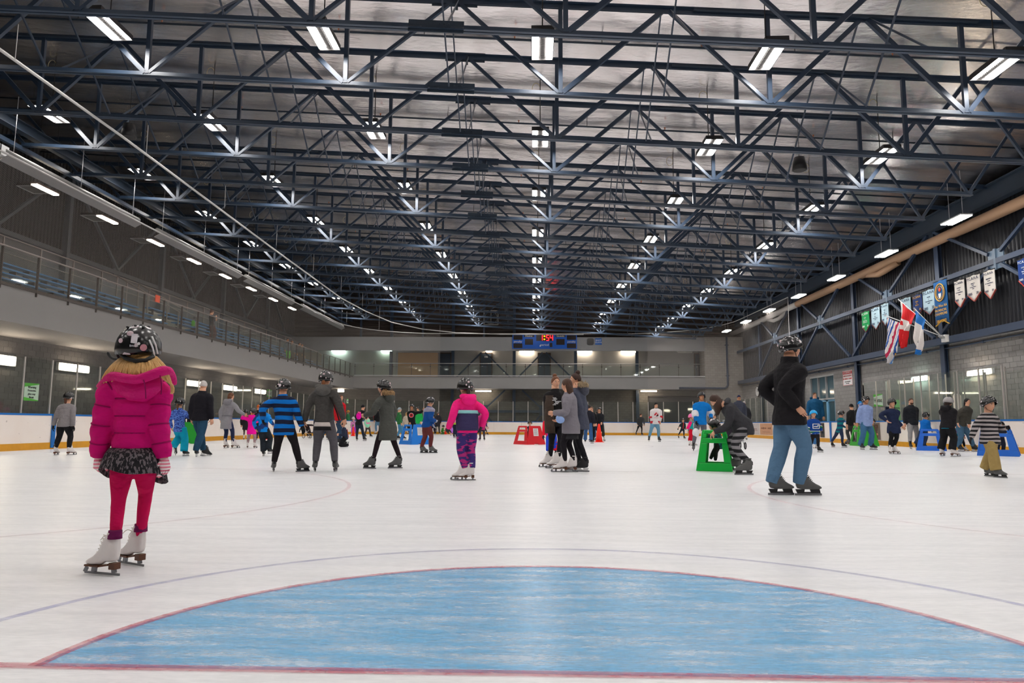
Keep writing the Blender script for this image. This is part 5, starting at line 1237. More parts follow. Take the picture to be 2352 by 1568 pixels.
    for (el, wr, s_) in slv:
        d = (wr-el).normalized()
        if dist < 26 or fist: hand_mesh(gl, wr, d, Rv*-s_*.6+Fv*.5, .105*Sx*(1.1 if glove else 1), 0, .9 if fist else .45, s_)
        else: gl.ell(wr+d*.035*Sx, (.03*Sx, .026*Sx, .045*Sx), 0, 8, 6)
    mb.build('body', [skin, EYED, LIP, EYEW], t)
    if glove: gl.build('glove', cloth('glove%d_%d_%d' % glove, glove), t)
    # ---- hair and headgear
    if hair is None and helmet and not hat and dist < 30: hair = 'short'; hairc = (58, 40, 30)
    if hair:
        HM = mat('hair%d_%d_%d' % hairc, hairc, .55, noise=.3, nscale=20, bump=.6, bscale=80, aniso=(3, 3, .3)); mb = MB()
        shell(mb, hc, Hh, Rh, .375, .455, .53, 52, 112 if hair != 'bald' else 100, 88 if hair == 'short' else 104, n=18, rows=7)
        if hair == 'long':
            rings = []
            for q, (dz, w_, d_, b_) in enumerate(((.15, .33, .3, -.12), (-.2, .37, .26, -.22), (-.6, .36, .2, -.3), (-1.0, .3, .15, -.34), (-1.45, .2, .09, -.3))):
                c = hc+Rh @ (V(0, b_, dz)*Hh); rings.append([c+Rh @ (V(math.cos(a)*w_*(1+.08*math.sin(a*7+q)), math.sin(a)*d_, .03*math.sin(a*5))*Hh) for a in [2*PI*k/16 for k in range(16)]])
            mb.loft(rings)
        if hair == 'bob':
            rings = []
            for dz, w_, d_, b_ in ((.2, .36, .4, -.06), (-.2, .4, .34, -.14), (-.5, .36, .26, -.2), (-.62, .28, .2, -.2)):
                c = hc+Rh @ (V(0, b_, dz)*Hh); rings.append([c+Rh @ (V(math.cos(a)*w_, math.sin(a)*d_, 0)*Hh) for a in [2*PI*k/14 for k in range(14)]])
            mb.loft(rings)
        if hair == 'bun': mb.ell(hc+Rh @ (V(0, -.18, .6)*Hh), (.2*Hh, .2*Hh, .19*Hh), 0, 10, 7)
        if hair == 'pony': mb.tube([hc+Rh @ (V(*p)*Hh) for p in ((0, -.4, .05), (0, -.55, -.15), (0, -.5, -.6), (0, -.42, -1.0))], [.1*Hh, .14*Hh, .11*Hh, .03*Hh], 8)
        mb.build('hair', HM, t)
    if hat:
        kind, col = hat; HM = cloth('hat%d_%d_%d' % col, col); mb = MB()
        shell(mb, hc, Hh, Rh, .395, .47, .56, 66, 98, 92, n=18, rows=6)
        if kind == 'cap': mb.poly([hc+Rh @ (V(x_, y_, .2)*Hh) for x_, y_ in ((-.26, .36), (.26, .36), (.2, .66), (0, .72), (-.2, .66))], .03*Hh)
        if kind == 'beanie': mb.tube([hc+Rh @ (V(.41*math.cos(a), .48*math.sin(a), .12-.1*(1-math.sin(a))*.6)*Hh) for a in [2*PI*k/20 for k in range(21)]], .05*Hh, 6, cap=False)
        mb.build('cap' if kind == 'cap' else 'knit_hat', HM, t)
    elif helmet:
        mb = MB(); shell(mb, hc, Hh, Rh, .565, .63, .68, 72, 106, 100, n=24 if dist < 30 else 16, rows=8, ridge=.035); o = mb.build('helmet', helmet, t)
        mb = MB()
        for q in (-1, 0, 1):
            for yy in (-.28, .05, .34): mb.ell(hc+Rh @ (V(q*.2, yy, .04+.685*math.sqrt(max(.05, 1-(q*.2/.6)**2-(yy/.68)**2)))*Hh), (.035*Hh, .085*Hh, .03*Hh), 0, 6, 4, Rh)
        tag(mb.build('vent', INK, o), kind='stuff')
        mb = MB(); mb.tube([hc+Rh @ (V(*p)*Hh) for p in ((-.37, .02, -.1), (-.33, .1, -.38), (-.1, .26, -.53), (.1, .26, -.53), (.33, .1, -.38), (.37, .02, -.1))], .018*Hh, 5); mb.build('chin_strap', INK, o)
        mb = MB()
        for s_ in (-1, 1): mb.ell(hc+Rh @ (V(s_*.5, -.02, -.06)*Hh), (.05*Hh, .12*Hh, .14*Hh), 0, 8, 5, Rh)
        mb.build('ear_guard', INK, o)
        if dist < 15:
            mb = MB(); mb.ell(hc+Rh @ (V(-.2, -.63, .22)*Hh), (.055*Hh, .02*Hh, .065*Hh), 0, 8, 5, Rh).ell(hc+Rh @ (V(.2, -.64, .1)*Hh), (.05*Hh, .02*Hh, .05*Hh), 0, 8, 5, Rh).ell(hc+Rh @ (V(0, -.56, .42)*Hh), (.09*Hh, .05*Hh, .07*Hh), 0, 8, 5, Rh); mb.build('sticker', mat('helmet_sticker', (214, 190, 196), .4), o)
    info = dict(t=t, pel=pel, nk=nk, up=up, Rv=Rv, Fv=Fv, S=Sx, hc=hc, Hh=Hh, Rh=Rh, sh=(shL, shR), arms=slv, ankles=ankles, Y=Y, sp=sp, org=org)
    if extra: extra(info)
    return info
# ================================================================ THE NEAREST GIRL
cloth('glove232_150_165', (232, 130, 150), 'stripe', (240, 226, 226), sc=50)
GIRL_PINK = cloth('girl_coat', (206, 0, 112), noise=.06, bump=.25, bs=35, rough=.6)
def girl_extra(I):
    t, Rv, Fv, up, S, nk, pel, hc, Hh, Rh = (I[k] for k in ('t', 'Rv', 'Fv', 'up', 'S', 'nk', 'pel', 'hc', 'Hh', 'Rh'))
    Y = I['Y']
    def P(px, py, d): return at(px, py, y=Y+d)
    # skirt with an uneven hem
    mb = MB(); R_ = []
    hemz = lambda a: .10+.035*math.sin(a*1.0+.5)+.012*math.sin(3*a)
    for q in range(5):
        f = q/4; r = []
        for k in range(28):
            a = 2*PI*k/28; w_ = (.095+.035*f**.6)*S*(1+.03*f*math.sin(a*6)); dd = (.078+.058*f**.6)*S
            r.append(pel-up*(-.02*S+f*(hemz(a)*S+.03))+Rv*math.cos(a)*w_+Fv*math.sin(a)*dd)
        R_.append(r)
    mb.loft(R_, cap=False); o = mb.build('skirt', cloth('skirt', (34, 32, 36), 'tweed', (112, 104, 108), 55), t)
    s_ = o.modifiers.new('t', 'SOLIDIFY'); s_.thickness = .008
    # big soft hood lying on the back
    B = -Fv
    def hp(px, py, d): return P(px, py, d)
    mb = MB()
    rings = []
    for f, cx, cy, w_, th_ in ((0, 322, 864, 62, .05), (.25, 326, 878, 64, .075), (.5, 330, 893, 58, .085), (.75, 332, 908, 43, .08), (1, 334, 924, 16, .045)):
        c = hp(cx, cy, 0)-V(0, .085, 0)+V(0, (1-f)*.03, 0); wm = w_/ (CF/Y)
        rings.append([c+V(math.cos(a)*wm, -abs(math.sin(a))*th_*1.0 if math.sin(a) > 0 else abs(math.sin(a))*.04, math.sin(a)*.012) for a in [2*PI*k/20 for k in range(20)]])
    mb.loft(rings)
    for k in (-.25, .28):
        pass
    o = mb.build('hood', GIRL_PINK, t); remesh(o, .009, 2)
    mb = MB(); rim = [P(226, 887, -.02), P(238, 877, -.075), P(258, 864, -.12), P(285, 868, -.155), P(315, 871, -.165), P(345, 862, -.155), P(372, 852, -.13), P(387, 853, -.09), P(397, 868, -.03), P(401, 882, 0)]
    cp = curve(rim, 4); mb.tube(cp, lerpr([.012, .018, .026, .027, .026, .027, .028, .026, .02, .012], len(cp)), 10); mb.build('hood_rim', GIRL_PINK, t)
    for pts in (((330, 872, -.19), (334, 892, -.19), (335, 915, -.165)), ((368, 862, -.155), (371, 885, -.16), (370, 905, -.14))):
        MB().tube(curve([P(*p) for p in pts], 3), .0035, 5).build('hood_seam', cloth('girl_seam', (140, 0, 80)), t)
    # blonde hair: many strands from under the helmet over the hood
    HB = mat('blonde_hair', (222, 176, 112), .42, noise=.3, nscale=30, bump=.5, bscale=90, aniso=(3, 3, .3)); mb = MB(); random.seed(3)
    for k in range(85):
        f = k/84; ax = 284+74*f; r0 = random.uniform(-2, 2)
        end = (236+150*f**.9+random.uniform(-6, 6), 866-6*f+random.uniform(-6, 5)+(10 if f < .15 else 0), -.10-.06*math.sin(PI*f))
        mid = ((ax+end[0])/2-6*(1-f)+8*f*f, 842+random.uniform(-3, 3), -.085-.05*math.sin(PI*f))
        pts = [P(ax+r0, 820, -.04-.045*math.sin(PI*f)), P(*mid), P(*end)]
        if f > .9: pts += [P(394+random.uniform(-3, 3), 885, -.06), P(395+random.uniform(-4, 4), 902+random.uniform(-4, 4), -.05)]
        cp = curve(pts, 3); mb.tube(cp, lerpr([.010, .0085, .007, .003], len(cp)), 5)
    mb.tube([P(322, 812, -.02), P(320, 850, -.03)], [.07, .08], 12)
    tag(mb.build('hair', HB, t), 'long loose blonde hair')
    # helmet details: brand lettering, sticker discs, label, ridges, ear loop
    for px, py, r, col, d in ((285, 795, .013, (206, 92, 60), -.118), (330, 798, .019, (214, 150, 160), -.135), (319, 789, .008, (220, 214, 214), -.136)):
        c = P(px, py, d); MB().tube([c, c+V(0, -.004, 0)], r, 16).build('sticker', mat('disc_%d' % px, col, .4, noise=.35, nscale=60), t)
    MB().poly([P(303, 766, -.122), P(317, 767, -.122), P(314, 789, -.137), P(300, 787, -.135)], .003).build('label_sticker', mat('pale_label', (214, 208, 214), .5, noise=.08, nscale=60), t)
    text('BAUER', P(307.5, 794, -.139), .0165, mat('helmet_lettering', (206, 206, 210), .4), t, face=Matrix.Rotation(PI/2, 4, 'X') @ Matrix.Rotation(-.02, 4, 'Z'), ext=.001)
    mb = MB()
    for (x0, y0), (x1, y1), d0, d1 in (((349, 772), (362, 812), -.085, -.03), ((343, 780), (355, 818), -.105, -.06), ((288, 770), (281, 789), -.1, -.09)): mb.tube([P(x0, y0, d0), P((x0+x1)/2+2, (y0+y1)/2, (d0+d1)/2-.012), P(x1, y1, d1)], .005, 6)
    mb.build('helmet_stripe', WHITEP, t)
    MB().tube(curve([P(278, 825, -.02), P(262, 824, -.01), P(252, 818, 0), P(247, 808, .0)], 3), [.0075]*9+[.002], 6).build('loose_strap', INK, t)
    mb = MB(); mb.tube([P(x_, y_, d_) for x_, y_, d_ in ((277, 812, -.07), (290, 823, -.112), (312, 829, -.128), (335, 827, -.118), (352, 818, -.07))], .012, 8); mb.build('helmet_back_pad', INK, t)
    # socks between leggings and boots
    for i, an, kn, s_ in I['ankles']:
        MB().tube([an+V(0, 0, .03), an+V(0, 0, .075)], [.036, .034], 12).build('sock', cloth('sock', (110, 20, 80)), t)
        ang = math.radians(74 if an.x < I['org'].x else 62); d = V(-math.sin(ang), math.cos(ang), 0)
        MB().tube(curve([an+d*.06+V(0, 0, .03), an+d*.085+V(0, 0, .0), an+d*.07+V(0, 0, -.05), an+d*.1+V(0, 0, -.085)], 3), .0025, 4).tube(curve([an+d*.06+V(0, 0, .03), an+d*.1+V(0, 0, .035), an+d*.13+V(0, 0, .012)], 3), .0025, 4).build('lace', LACE, t)
person('girl in magenta puffer jacket and black helmet, nearest skater, seen from behind', [(258, 1322), (318, 1300)], 753, 18, hx=322, hipx=318, kid=.5, top_c=(206, 0, 112), top_kind='jacket', puff=5.5, hem=.065, bulk=.98, leg_c=(200, 0, 80), legw=.6, skate='F', helmet=HELM, hands=[(225, 1055), (376, 1052)], hdy=(-.02, .0), glove=(232, 150, 165), hface=6, toes=(74, 62), feet_y=None, extra=girl_extra, fist=True, widen=.93, elb=(-.1, -.5, -.2))

# ================================================================ LEFT HALF OF THE CROWD
BLK_, NVY, DJ = (22, 22, 26), (28, 34, 58), (38, 62, 88)
person('child in grey knit sweater, black trousers and white figure skates by the left boards', [(126, 1045), (157, 1045)], 900, 0, hx=155, kid=.4, lean=.15, top_c=(146, 140, 142), pat='knit', c2=(120, 116, 118), psc=60, top_kind='sweater', leg_c=BLK_, legw=.95, skate='F', hands=[(120, 985), (168, 985)], glove=(20, 20, 24), hair='pony', hairc=(84, 46, 28), hem=.05)
person('small child in blue patterned top and turquoise snow trousers, one foot lifted', [(400, 1040), (422, 1047)], 913, 0, hx=414, kid=.8, top_c=(92, 130, 210), pat='camo', c2=(34, 50, 130), psc=22, leg_c=(0, 160, 190), legw=1.5, skate='B', lifts=(.12, 0), tilts=(-40, 0), hair='pony', hairc=(96, 64, 40), hands=[None, (441, 960)], hem=.06)
person('person in black behind the turquoise trousered child, pushing the green skating aid', [(434, 1017), (442, 1017)], 930, 0, top_c=BLK_, leg_c=BLK_, skate='B', helmet=None, hair='short', hairc=(20, 16, 14))
person('white haired man in black jacket and jeans seen from behind', [(450, 1049), (465, 1047)], 875, -6, hx=468, hipx=463, top_c=(24, 22, 30), leg_c=(30, 66, 92), legw=1.15, skate='B', helmet=None, hair='bald', hairc=(206, 200, 196), hands=[(440, 962), (486, 962)], bulk=1.12, hem=.03, tilts=(0, -12), toes=(20, -30))
def belt(I):
    t, Rv, Fv, S, pel, up = I['t'], I['Rv'], I['Fv'], I['S'], I['pel'], I['up']
    c = pel+up*.09*S; MB().tube([c+Rv*math.cos(a)*.105*S+Fv*math.sin(a)*.086*S for a in [2*PI*k/20 for k in range(21)]], .012, 5, cap=False).build('belt', cloth('coat_belt', (120, 118, 126)), t)
person('woman in belted grey coat holding a small child by the hand, seen from behind', [(516, 1029), (534, 1029)], 902, -20, hx=531, hipx=524, top_c=(140, 138, 144), top_kind='coat', hem=.16, leg_c=(34, 44, 76), legw=.8, skate='F', helmet=None, hair='bob', hairc=(104, 62, 36), hands=[(507, 964), (562, 952)], hdy=(0, .0), hood=(132, 130, 136), extra=belt, hface=-50)
person('small child in bright pink hoodie and striped leggings with white skates', [(568, 1029), (584, 1029)], 937, 5, hx=581, kid=1, top_c=(255, 0, 160), hem=.12, bulk=1.1, leg_c=(176, 150, 150), legpat='stripe', legc2=(140, 110, 116), legsc=32, legw=.9, skate='F', hood=(250, 0, 160), hair='pony', hairc=(190, 120, 60), hands=[(558, 955), (592, 968)])
person('small helmeted child in black skirt between the grey coat and the pink hoodie', [(560, 1008), (568, 1008)], 940, 10, hx=565, kid=.8, top_c=(40, 34, 40), top_kind='coat', hem=.14, leg_c=(70, 54, 48), legw=.7, skate='F')
person('man in orange and black cap and dark jacket near the left boards', [(590, 1010), (600, 1010)], 930, 20, hx=594, top_c=(34, 30, 34), top_kind='coat', hem=.12, leg_c=(32, 30, 36), helmet=None, hat=('beanie', (190, 92, 30)), skate='B')
person('boy in bright blue and navy jacket with black trousers, helmet with a green mark', [(604, 1047), (617, 1040)], 922, -5, hx=607, hipx=609, kid=.5, top_c=(0, 132, 220), pat='blob', c2=(30, 60, 120), psc=3, leg_c=(30, 36, 44), legw=1.2, skate='B', lifts=(0, .06), hands=[(588, 985), (628, 975)], hem=.04)
person('boy in blue and black striped fleece, arms held out, seen from behind', [(629, 1083), (686, 1083)], 871, 2, hx=652, hipx=657, kid=.15, top_c=(0, 110, 196), pat='stripe', c2=(20, 28, 54), psc=7.2, top_kind='sweater', hem=.10, bulk=1.12, leg_c=(26, 20, 24), legw=.95, skate='H', hands=[(604, 962), (697, 988)], hdy=(-.05, 0), glove=(26, 30, 36), toes=(25, -42), collar=1)
def strap(I):
    t = I['t']; Y = I['Y']; pts = [at(px, py, y=Y-.11+d) for px, py, d in ((728, 902, .05), (745, 918, 0), (760, 937, -.01), (776, 962, .02))]
    MB().tube(curve([at(753, 905, y=Y-.08), at(762, 920, y=Y-.13), at(773, 945, y=Y-.12), at(779, 965, y=Y-.05)], 3), .012, 6).build('bag_strap', cloth('strap', (34, 28, 28)), t)
person('woman in dark grey hooded jacket and grey leggings, standing with back turned', [(724, 1083), (768, 1083)], 853, 0, hx=749, hipx=746, top_c=(78, 76, 74), pat='knit', c2=(54, 52, 50), psc=25, hem=-.005, bulk=1.0, leg_c=(84, 82, 88), legw=.95, skate='H', hood=(88, 86, 84), fur=None, hair='pony', hairc=(140, 84, 46), hands=[(700, 966), (789, 962)], shirt=((206, 196, 190), -.045, .0), band=None, toes=(22, 4), extra=lambda I: (strap(I), MB().loft([[I['pel']-V(0, 0, z_*I['S'])+I['Rv']*math.cos(a)*w_*I['S']+I['Fv']*math.sin(a)*.084*I['S'] for a in [2*PI*k/16 for k in range(16)]] for z_, w_ in ((.042, .1), (.085, .104))]).build('shirt_hem', cloth('band_black', (26, 24, 26)), I['t'])))
person('man in red sweater and jeans behind the grey jacketed woman', [(773, 1022), (782, 1018)], 907, -25, hx=783, top_c=(190, 16, 32), top_kind='sweater', leg_c=DJ, skate='B', helmet=None, hair='short', hairc=(92, 58, 38), hands=[(772, 965), (792, 962)], hface=-120)
person('person in jeans mostly hidden behind the grey jacketed woman', [(742, 1009), (751, 1009)], 920, 10, top_c=(60, 66, 80), leg_c=DJ, skate='B', helmet=None, hair='short')
# kneeling child
def kneel(label, px, py, top, top_c, leg_c, face=-90, hx=None, helmet=HELM, group=None, trim=None):
    g = at(px, py, z=0); g = g if g.y < 58 else V(at(px, py, y=58).x, 58, 0); Y = g.y; tp = at(hx or px, top, y=Y); th = math.radians(face); Rv = V(math.cos(th), math.sin(th), 0); Fv = V(-math.sin(th), math.cos(th), 0)
    S = (tp.z-.03)/.74; Hh = .155+.038*S; t = thing('person', g, label, 'person', group)
    hc = V(tp.x, Y, tp.z-.03-Hh*.5); pel = V(g.x, g.y, .27*S)-Fv*.03*S; nk = hc-V(0, 0, Hh*.6)-Fv*Hh*.12; sp = nk-pel; up = sp.normalized(); shc = pel+sp*.87
    mb = MB(); mb.loft([[pel+up*u*S+Rv*math.cos(a)*w_*S+Fv*math.sin(a)*d_*S for a in [2*PI*k/12 for k in range(12)]] for u, w_, d_ in ((-.05, .1, .085), (.05, .105, .09), (.15, .1, .085), (.24, .11, .088))]+[[nk-up*.03*S+Rv*math.cos(a)*.05*S+Fv*math.sin(a)*.045*S for a in [2*PI*k/12 for k in range(12)]]])
    arms = []
    for s_ in (-1, 1):
        sh = shc+Rv*s_*.115*S; tg = sh+Fv*.14*S-V(0, 0, .16*S); el, wr = ik(sh, tg, .16*S, .14*S, -Fv+V(0, 0, -.5)); mb.tube(curve([shc+Rv*s_*.06*S, sh, el, wr], 3), lerpr([.05*S, .056*S, .045*S, .035*S], 10), 10); arms.append((sh, el, wr))
    remesh(mb.build('jacket', cloth('t%s_None' % '_'.join(map(str, top_c)), top_c), t), .02)
    mb = MB(); mb.ell(pel, (.09*S, .09*S, .08*S)); ank = []
    for s_ in (-1, 1):
        hip = pel+Rv*s_*.055*S; kn = V(hip.x, hip.y, .055*S)+Fv*.13*S+Rv*s_*.02*S; an = kn-Fv*.23*S+V(0, 0, .01*S); mb.tube(curve([hip, kn, an], 4), lerpr([.08*S, .06*S, .042*S], 9), 10); ank.append((s_, an))
    remesh(mb.build('trousers', cloth('l%s_None' % '_'.join(map(str, leg_c)), leg_c), t), .02)
    for s_, an in ank: put_skate(t, 'B', (an.x, an.y), th, .75, -1.35, 0, an.z+.06)
    mb = MB(); Rh = head(mb, hc, Hh, th, -.3, 14, 10); mb.tube([hc-V(0, 0, .2*Hh), nk, pel+up*.1*S], [.04, .035, .06*S], 8)
    for sh, el, wr in arms: mb.tube([shc, sh, el, wr], [.04*S, .035*S, .03*S, .02*S], 6).ell(wr+(wr-el).normalized()*.03*S, (.03*S, .03*S, .04*S), 0, 8, 6)
    mb.build('body', [SKIN, EYED, LIP, EYEW], t)
    mb = MB(); shell(mb, hc, Hh, Rh, .565, .63, .68, 72, 106, 100, n=16, ridge=.035); o = mb.build('helmet', helmet, t); MB().tube([hc+Rh @ (V(*p)*Hh) for p in ((-.37, .02, -.1), (-.1, .26, -.53), (.1, .26, -.53), (.37, .02, -.1))], .02*Hh, 5).build('chin_strap', INK, o)
    if trim: MB().bar(shc-Fv*.09*S, pel-Fv*.1*S, .03, .012).build('trim', cloth('trim%d' % trim[0], trim), t)
    return t
kneel('child kneeling on the ice in navy jacket, skates stretched behind', 790, 1026, 966, (36, 44, 66), BLK_, 100, hx=789, trim=(200, 20, 50))
person('child in orange helmet, green shirt and blue belt by the far boards', [(797, 996), (805, 996)], 942, -60, kid=.5, hx=800, top_c=(20, 160, 90), leg_c=BLK_, helmet=helmc('orange', (240, 160, 20)), skate='B', shirt=((20, 90, 190), -.03, .03))
person('small child in multicoloured jacket and purple trousers behind the red cone', [(808, 1000), (817, 1000)], 957, 20, hx=812, kid=.8, top_c=(210, 130, 190), pat='blob', c2=(90, 110, 60), psc=14, leg_c=(176, 60, 190), legw=1.3, skate='F', helmet=helmc('white', (200, 196, 196)))
person('man in black cap and jacket with jeans holding a magenta mitten', [(819, 1012), (835, 1012)], 930, -10, hx=834, hipx=826, top_c=(30, 30, 34), leg_c=(32, 44, 62), skate='B', helmet=None, hat=('beanie', (22, 22, 26)), hands=[(822, 966), (842, 960)], hface=-70, hem=.06)
c = at(824, 955, y=at(826, 1012, z=0).y-.25); t = thing('mitten', c, 'magenta mitten held beside the man in the black cap', 'mitten'); MB().ell(c, (.13, .08, .17)).ell(c+V(.08, -.02, .06), (.05, .05, .09)).build('palm', cloth('magenta_mitten', (226, 0, 160)), t); MB().tube([c+V(.02, 0, .12), c+V(.03, 0, .2)], [.08, .07], 10).build('cuff', cloth('pink_cuff', (240, 90, 150)), t)
person('small child in mint green and pink jacket beside the man in the black cap', [(838, 1003), (850, 1003)], 950, -30, hx=845, kid=.8, top_c=(150, 226, 190), pat='blob', c2=(240, 130, 180), psc=4, leg_c=(70, 62, 60), skate='B', helmet=helmc('pink', (226, 110, 170)), hem=.08)
person('person in grey vest with red sleeves and jeans by the far boards', [(848, 996), (858, 996)], 938, 5, hx=853, top_c=(84, 80, 76), leg_c=(26, 34, 56), skate='H', helmet=None, hair='short', extra=lambda I: [MB().tube([s, e, w2], [.06*I['S'], .055*I['S'], .045*I['S']], 8).build('sleeve', cloth('red_sleeve', (190, 30, 50)), I['t']) for s, (e, w2, q) in zip(I['sh'], I['arms'])] and None)
person('person in black jacket and pale jeans behind the fur hooded woman', [(864, 997), (873, 997)], 936, 30, hx=869, top_c=BLK_, leg_c=(92, 130, 160), skate='F', helmet=None, hair='short', hairc=(30, 24, 20))
person('woman in olive parka with fur trimmed hood, striding left with arm out', [(857, 1076), (918, 1075)], 874, 66, hx=881, hipx=893, top_c=(74, 76, 72), top_kind='coat', hem=.185, bulk=1.08, leg_c=(34, 22, 28), legw=.72, skate='H', hood=(70, 72, 68), fur=(176, 140, 100), hair='short', hairc=(120, 74, 50), hands=[(838, 953), None], hdy=(-.1, 0), toes=(72, 108), hface=84)
person('person in grey beanie, green jacket and blue jeans half hidden by the parka', [(913, 1009), (924, 1009)], 936, -60, hx=918, top_c=(40, 110, 60), leg_c=(70, 130, 170), skate='B', helmet=None, hat=('beanie', (150, 160, 166)), hface=-90)
person('blonde woman in short beige coat by the far boards', [(929, 995), (936, 995)], 947, -10, hx=934, top_c=(206, 192, 174), leg_c=BLK_, legw=.8, skate='F', helmet=None, hair='long', hairc=(196, 150, 96), hem=.09)
def circ_logo(I):
    c = I['pel']+I['sp']*.62-V(0, .1*I['S'], 0); MB().tube([c, c-V(0, .02, 0)], .095, 16).build('logo_disc', mat('logo_red', (206, 24, 40), .6), I['t']); MB().tube([c+V(.105*math.cos(a), -.01, .105*math.sin(a)) for a in [2*PI*k/16 for k in range(17)]], .008, 4, cap=False).build('logo_ring', WHITEP, I['t'])
    MB().poly([c+V(-.05, -.03, -.03), c+V(.05, -.03, -.03), c+V(.03, -.03, .04), c+V(-.02, -.03, .05)], .01).build('logo_mark', INK, I['t'])
person('boy in black sweater with round red badge, arm stretched right, behind the blue aid', [(943, 1014), (955, 1014)], 928, 178, hx=946, hipx=948, kid=.2, top_c=(16, 16, 18), top_kind='sweater', leg_c=BLK_, skate='B', hands=[(943, 984), (972, 941)], hdy=(-.25, 0), extra=circ_logo, skin=SKIN_T, hem=.05)
person('child in green top and helmet behind the boy with the round badge', [(958, 1004), (966, 1004)], 934, 160, hx=960, kid=.5, top_c=(30, 170, 80), leg_c=(80, 120, 170), skate='B')
def shoulder_band(col, z0, z1, k=1.04):
    def f(I):
        mb = MB(); S = I['S']; rings = []
        for q in range(5):
            u = z0+(z1-z0)*q/4; w_ = .118*(1-max(0, (u-.78)/.22)**2*.6)*S*k; d_ = .088*(1-max(0, (u-.78)/.22)**2*.4)*S*k; c = I['pel']+I['sp']*u
            rings.append([c+I['Rv']*math.cos(a)*w_+I['Fv']*math.sin(a)*d_ for a in [2*PI*n/20 for n in range(20)]])
        mb.loft(rings, cap=False); mb.build('yoke', cloth('yoke%d_%d_%d' % col, col), I['t'])
        for s_, sh in ((-1, I['sh'][0]), (1, I['sh'][1])): MB().ell(sh-V(0, 0, .02*S), (.062*S, .066*S, .05*S), 0, 12, 8).build('yoke', cloth('yoke%d_%d_%d' % col, col), I['t'])
    return f
person('boy in blue jacket with grey shoulders and maroon trousers, facing right', [(968, 1040), (988, 1040)], 912, -52, hx=989, hipx=981, kid=.25, top_c=(14, 72, 140), leg_c=(100, 44, 44), legw=1.0, skate='H', hem=.03, bulk=1.05, hands=[(996, 980), (1000, 966)], glove=(180, 180, 190), extra=shoulder_band((150, 146, 164), .74, 1.0, 1.06), toes=(-60, -80))
person('child in navy coat between the blue jacketed boy and the woman in the dark coat', [(992, 995), (998, 995)], 952, 30, kid=.6, top_c=(30, 80, 160), leg_c=(30, 30, 60), skate='B', hem=.08)
person('woman in long dark coat and grey beanie by the far boards', [(1001, 996), (1009, 996)], 946, 20, hx=1006, top_c=(44, 42, 50), top_kind='coat', hem=.15, leg_c=(80, 76, 74), skate='B', helmet=None, hat=('beanie', (120, 112, 110)), hair='bob', hairc=(90, 56, 36), hface=-60)
kneel('small child in green jacket crouching by the red cone at the far boards', 1016, 997, 976, (60, 130, 40), (60, 110, 40), -60, hx=1018)
person('child in yellow green jacket standing by the far boards left of the pink jacket', [(1042, 1005), (1048, 1005)], 938, -30, hx=1044, kid=.4, top_c=(150, 180, 50), pat='blob', c2=(220, 120, 160), psc=5, leg_c=(28, 34, 56), skate='B', helmet=helmc('magenta', (150, 40, 90)), hands=[(1038, 975), (1050, 972)])
person('small child in lilac snow trousers beside the yellow green jacket', [(1036, 1000), (1042, 1000)], 965, 10, kid=.9, top_c=(190, 130, 210), leg_c=(196, 120, 230), legw=1.4, skate='F', helmet=helmc('lilac', (200, 160, 220)))
person('small child in blue jacket left of the pink jacketed girl at the far boards', [(1050, 998), (1055, 998)], 962, 15, kid=.9, top_c=(20, 130, 210), leg_c=(40, 60, 140), skate='B')
person('small child in maroon jacket at the far boards left of the pink jacket', [(1058, 996), (1063, 996)], 958, 0, kid=.8, top_c=(140, 36, 80), leg_c=(90, 40, 90), skate='B')
def pinkgirl(I):
    S = I['S']; mb = MB(); rings = []
    for u in (-.02, .1, .25, .42, .5):
        c = I['pel']+I['sp']*u*1.0; w_ = .121*S; rings.append([c+I['Rv']*math.cos(a)*w_+I['Fv']*math.sin(a)*.098*S for a in [2*PI*n/20 for n in range(20)]])
    mb.loft(rings); mb.build('vest_panel', cloth('navy_panel', (58, 52, 92)), I['t'])
    mb = MB(); rings = []
    for u in (.5, .6): c = I['pel']+I['sp']*u; rings.append([c+I['Rv']*math.cos(a)*.126*S+I['Fv']*math.sin(a)*.1*S for a in [2*PI*n/20 for n in range(20)]])
    mb.loft(rings); mb.build('mint_stripe', cloth('mint', (150, 214, 216)), I['t'])
person('girl in bright pink jacket with navy lower half and purple patterned trousers', [(1068, 1103), (1084, 1103)], 870, 30, hx=1068, hipx=1075, kid=.25, lean=.1, top_c=(255, 30, 130), bulk=1.0, hem=.03, leg_c=(58, 44, 112), legpat='camo', legc2=(176, 44, 120), legsc=7, legw=1.0, skate='F', hands=[(1030, 982), (1106, 978)], hdy=(0, .1), glove=(50, 50, 56), hair='pony', hairc=(60, 40, 34), extra=pinkgirl, toes=(80, 95), hood=(255, 30, 130))
person('child in magenta coat and dark skates behind the pink jacketed girl', [(1103, 1012), (1112, 1012)], 940, 10, hx=1106, kid=.5, top_c=(190, 44, 120), top_kind='coat', hem=.14, leg_c=(70, 60, 64), skate='B', helmet=helmc('pink', (226, 110, 170)))
person('small child in navy jacket leaning forward at the far boards right of the pink jacket', [(1112, 998), (1119, 998)], 964, -80, hx=1119, hipx=1113, kid=.8, lean=.2, top_c=(36, 44, 110), leg_c=(50, 50, 58), skate='B', hands=[(1122, 984), None])
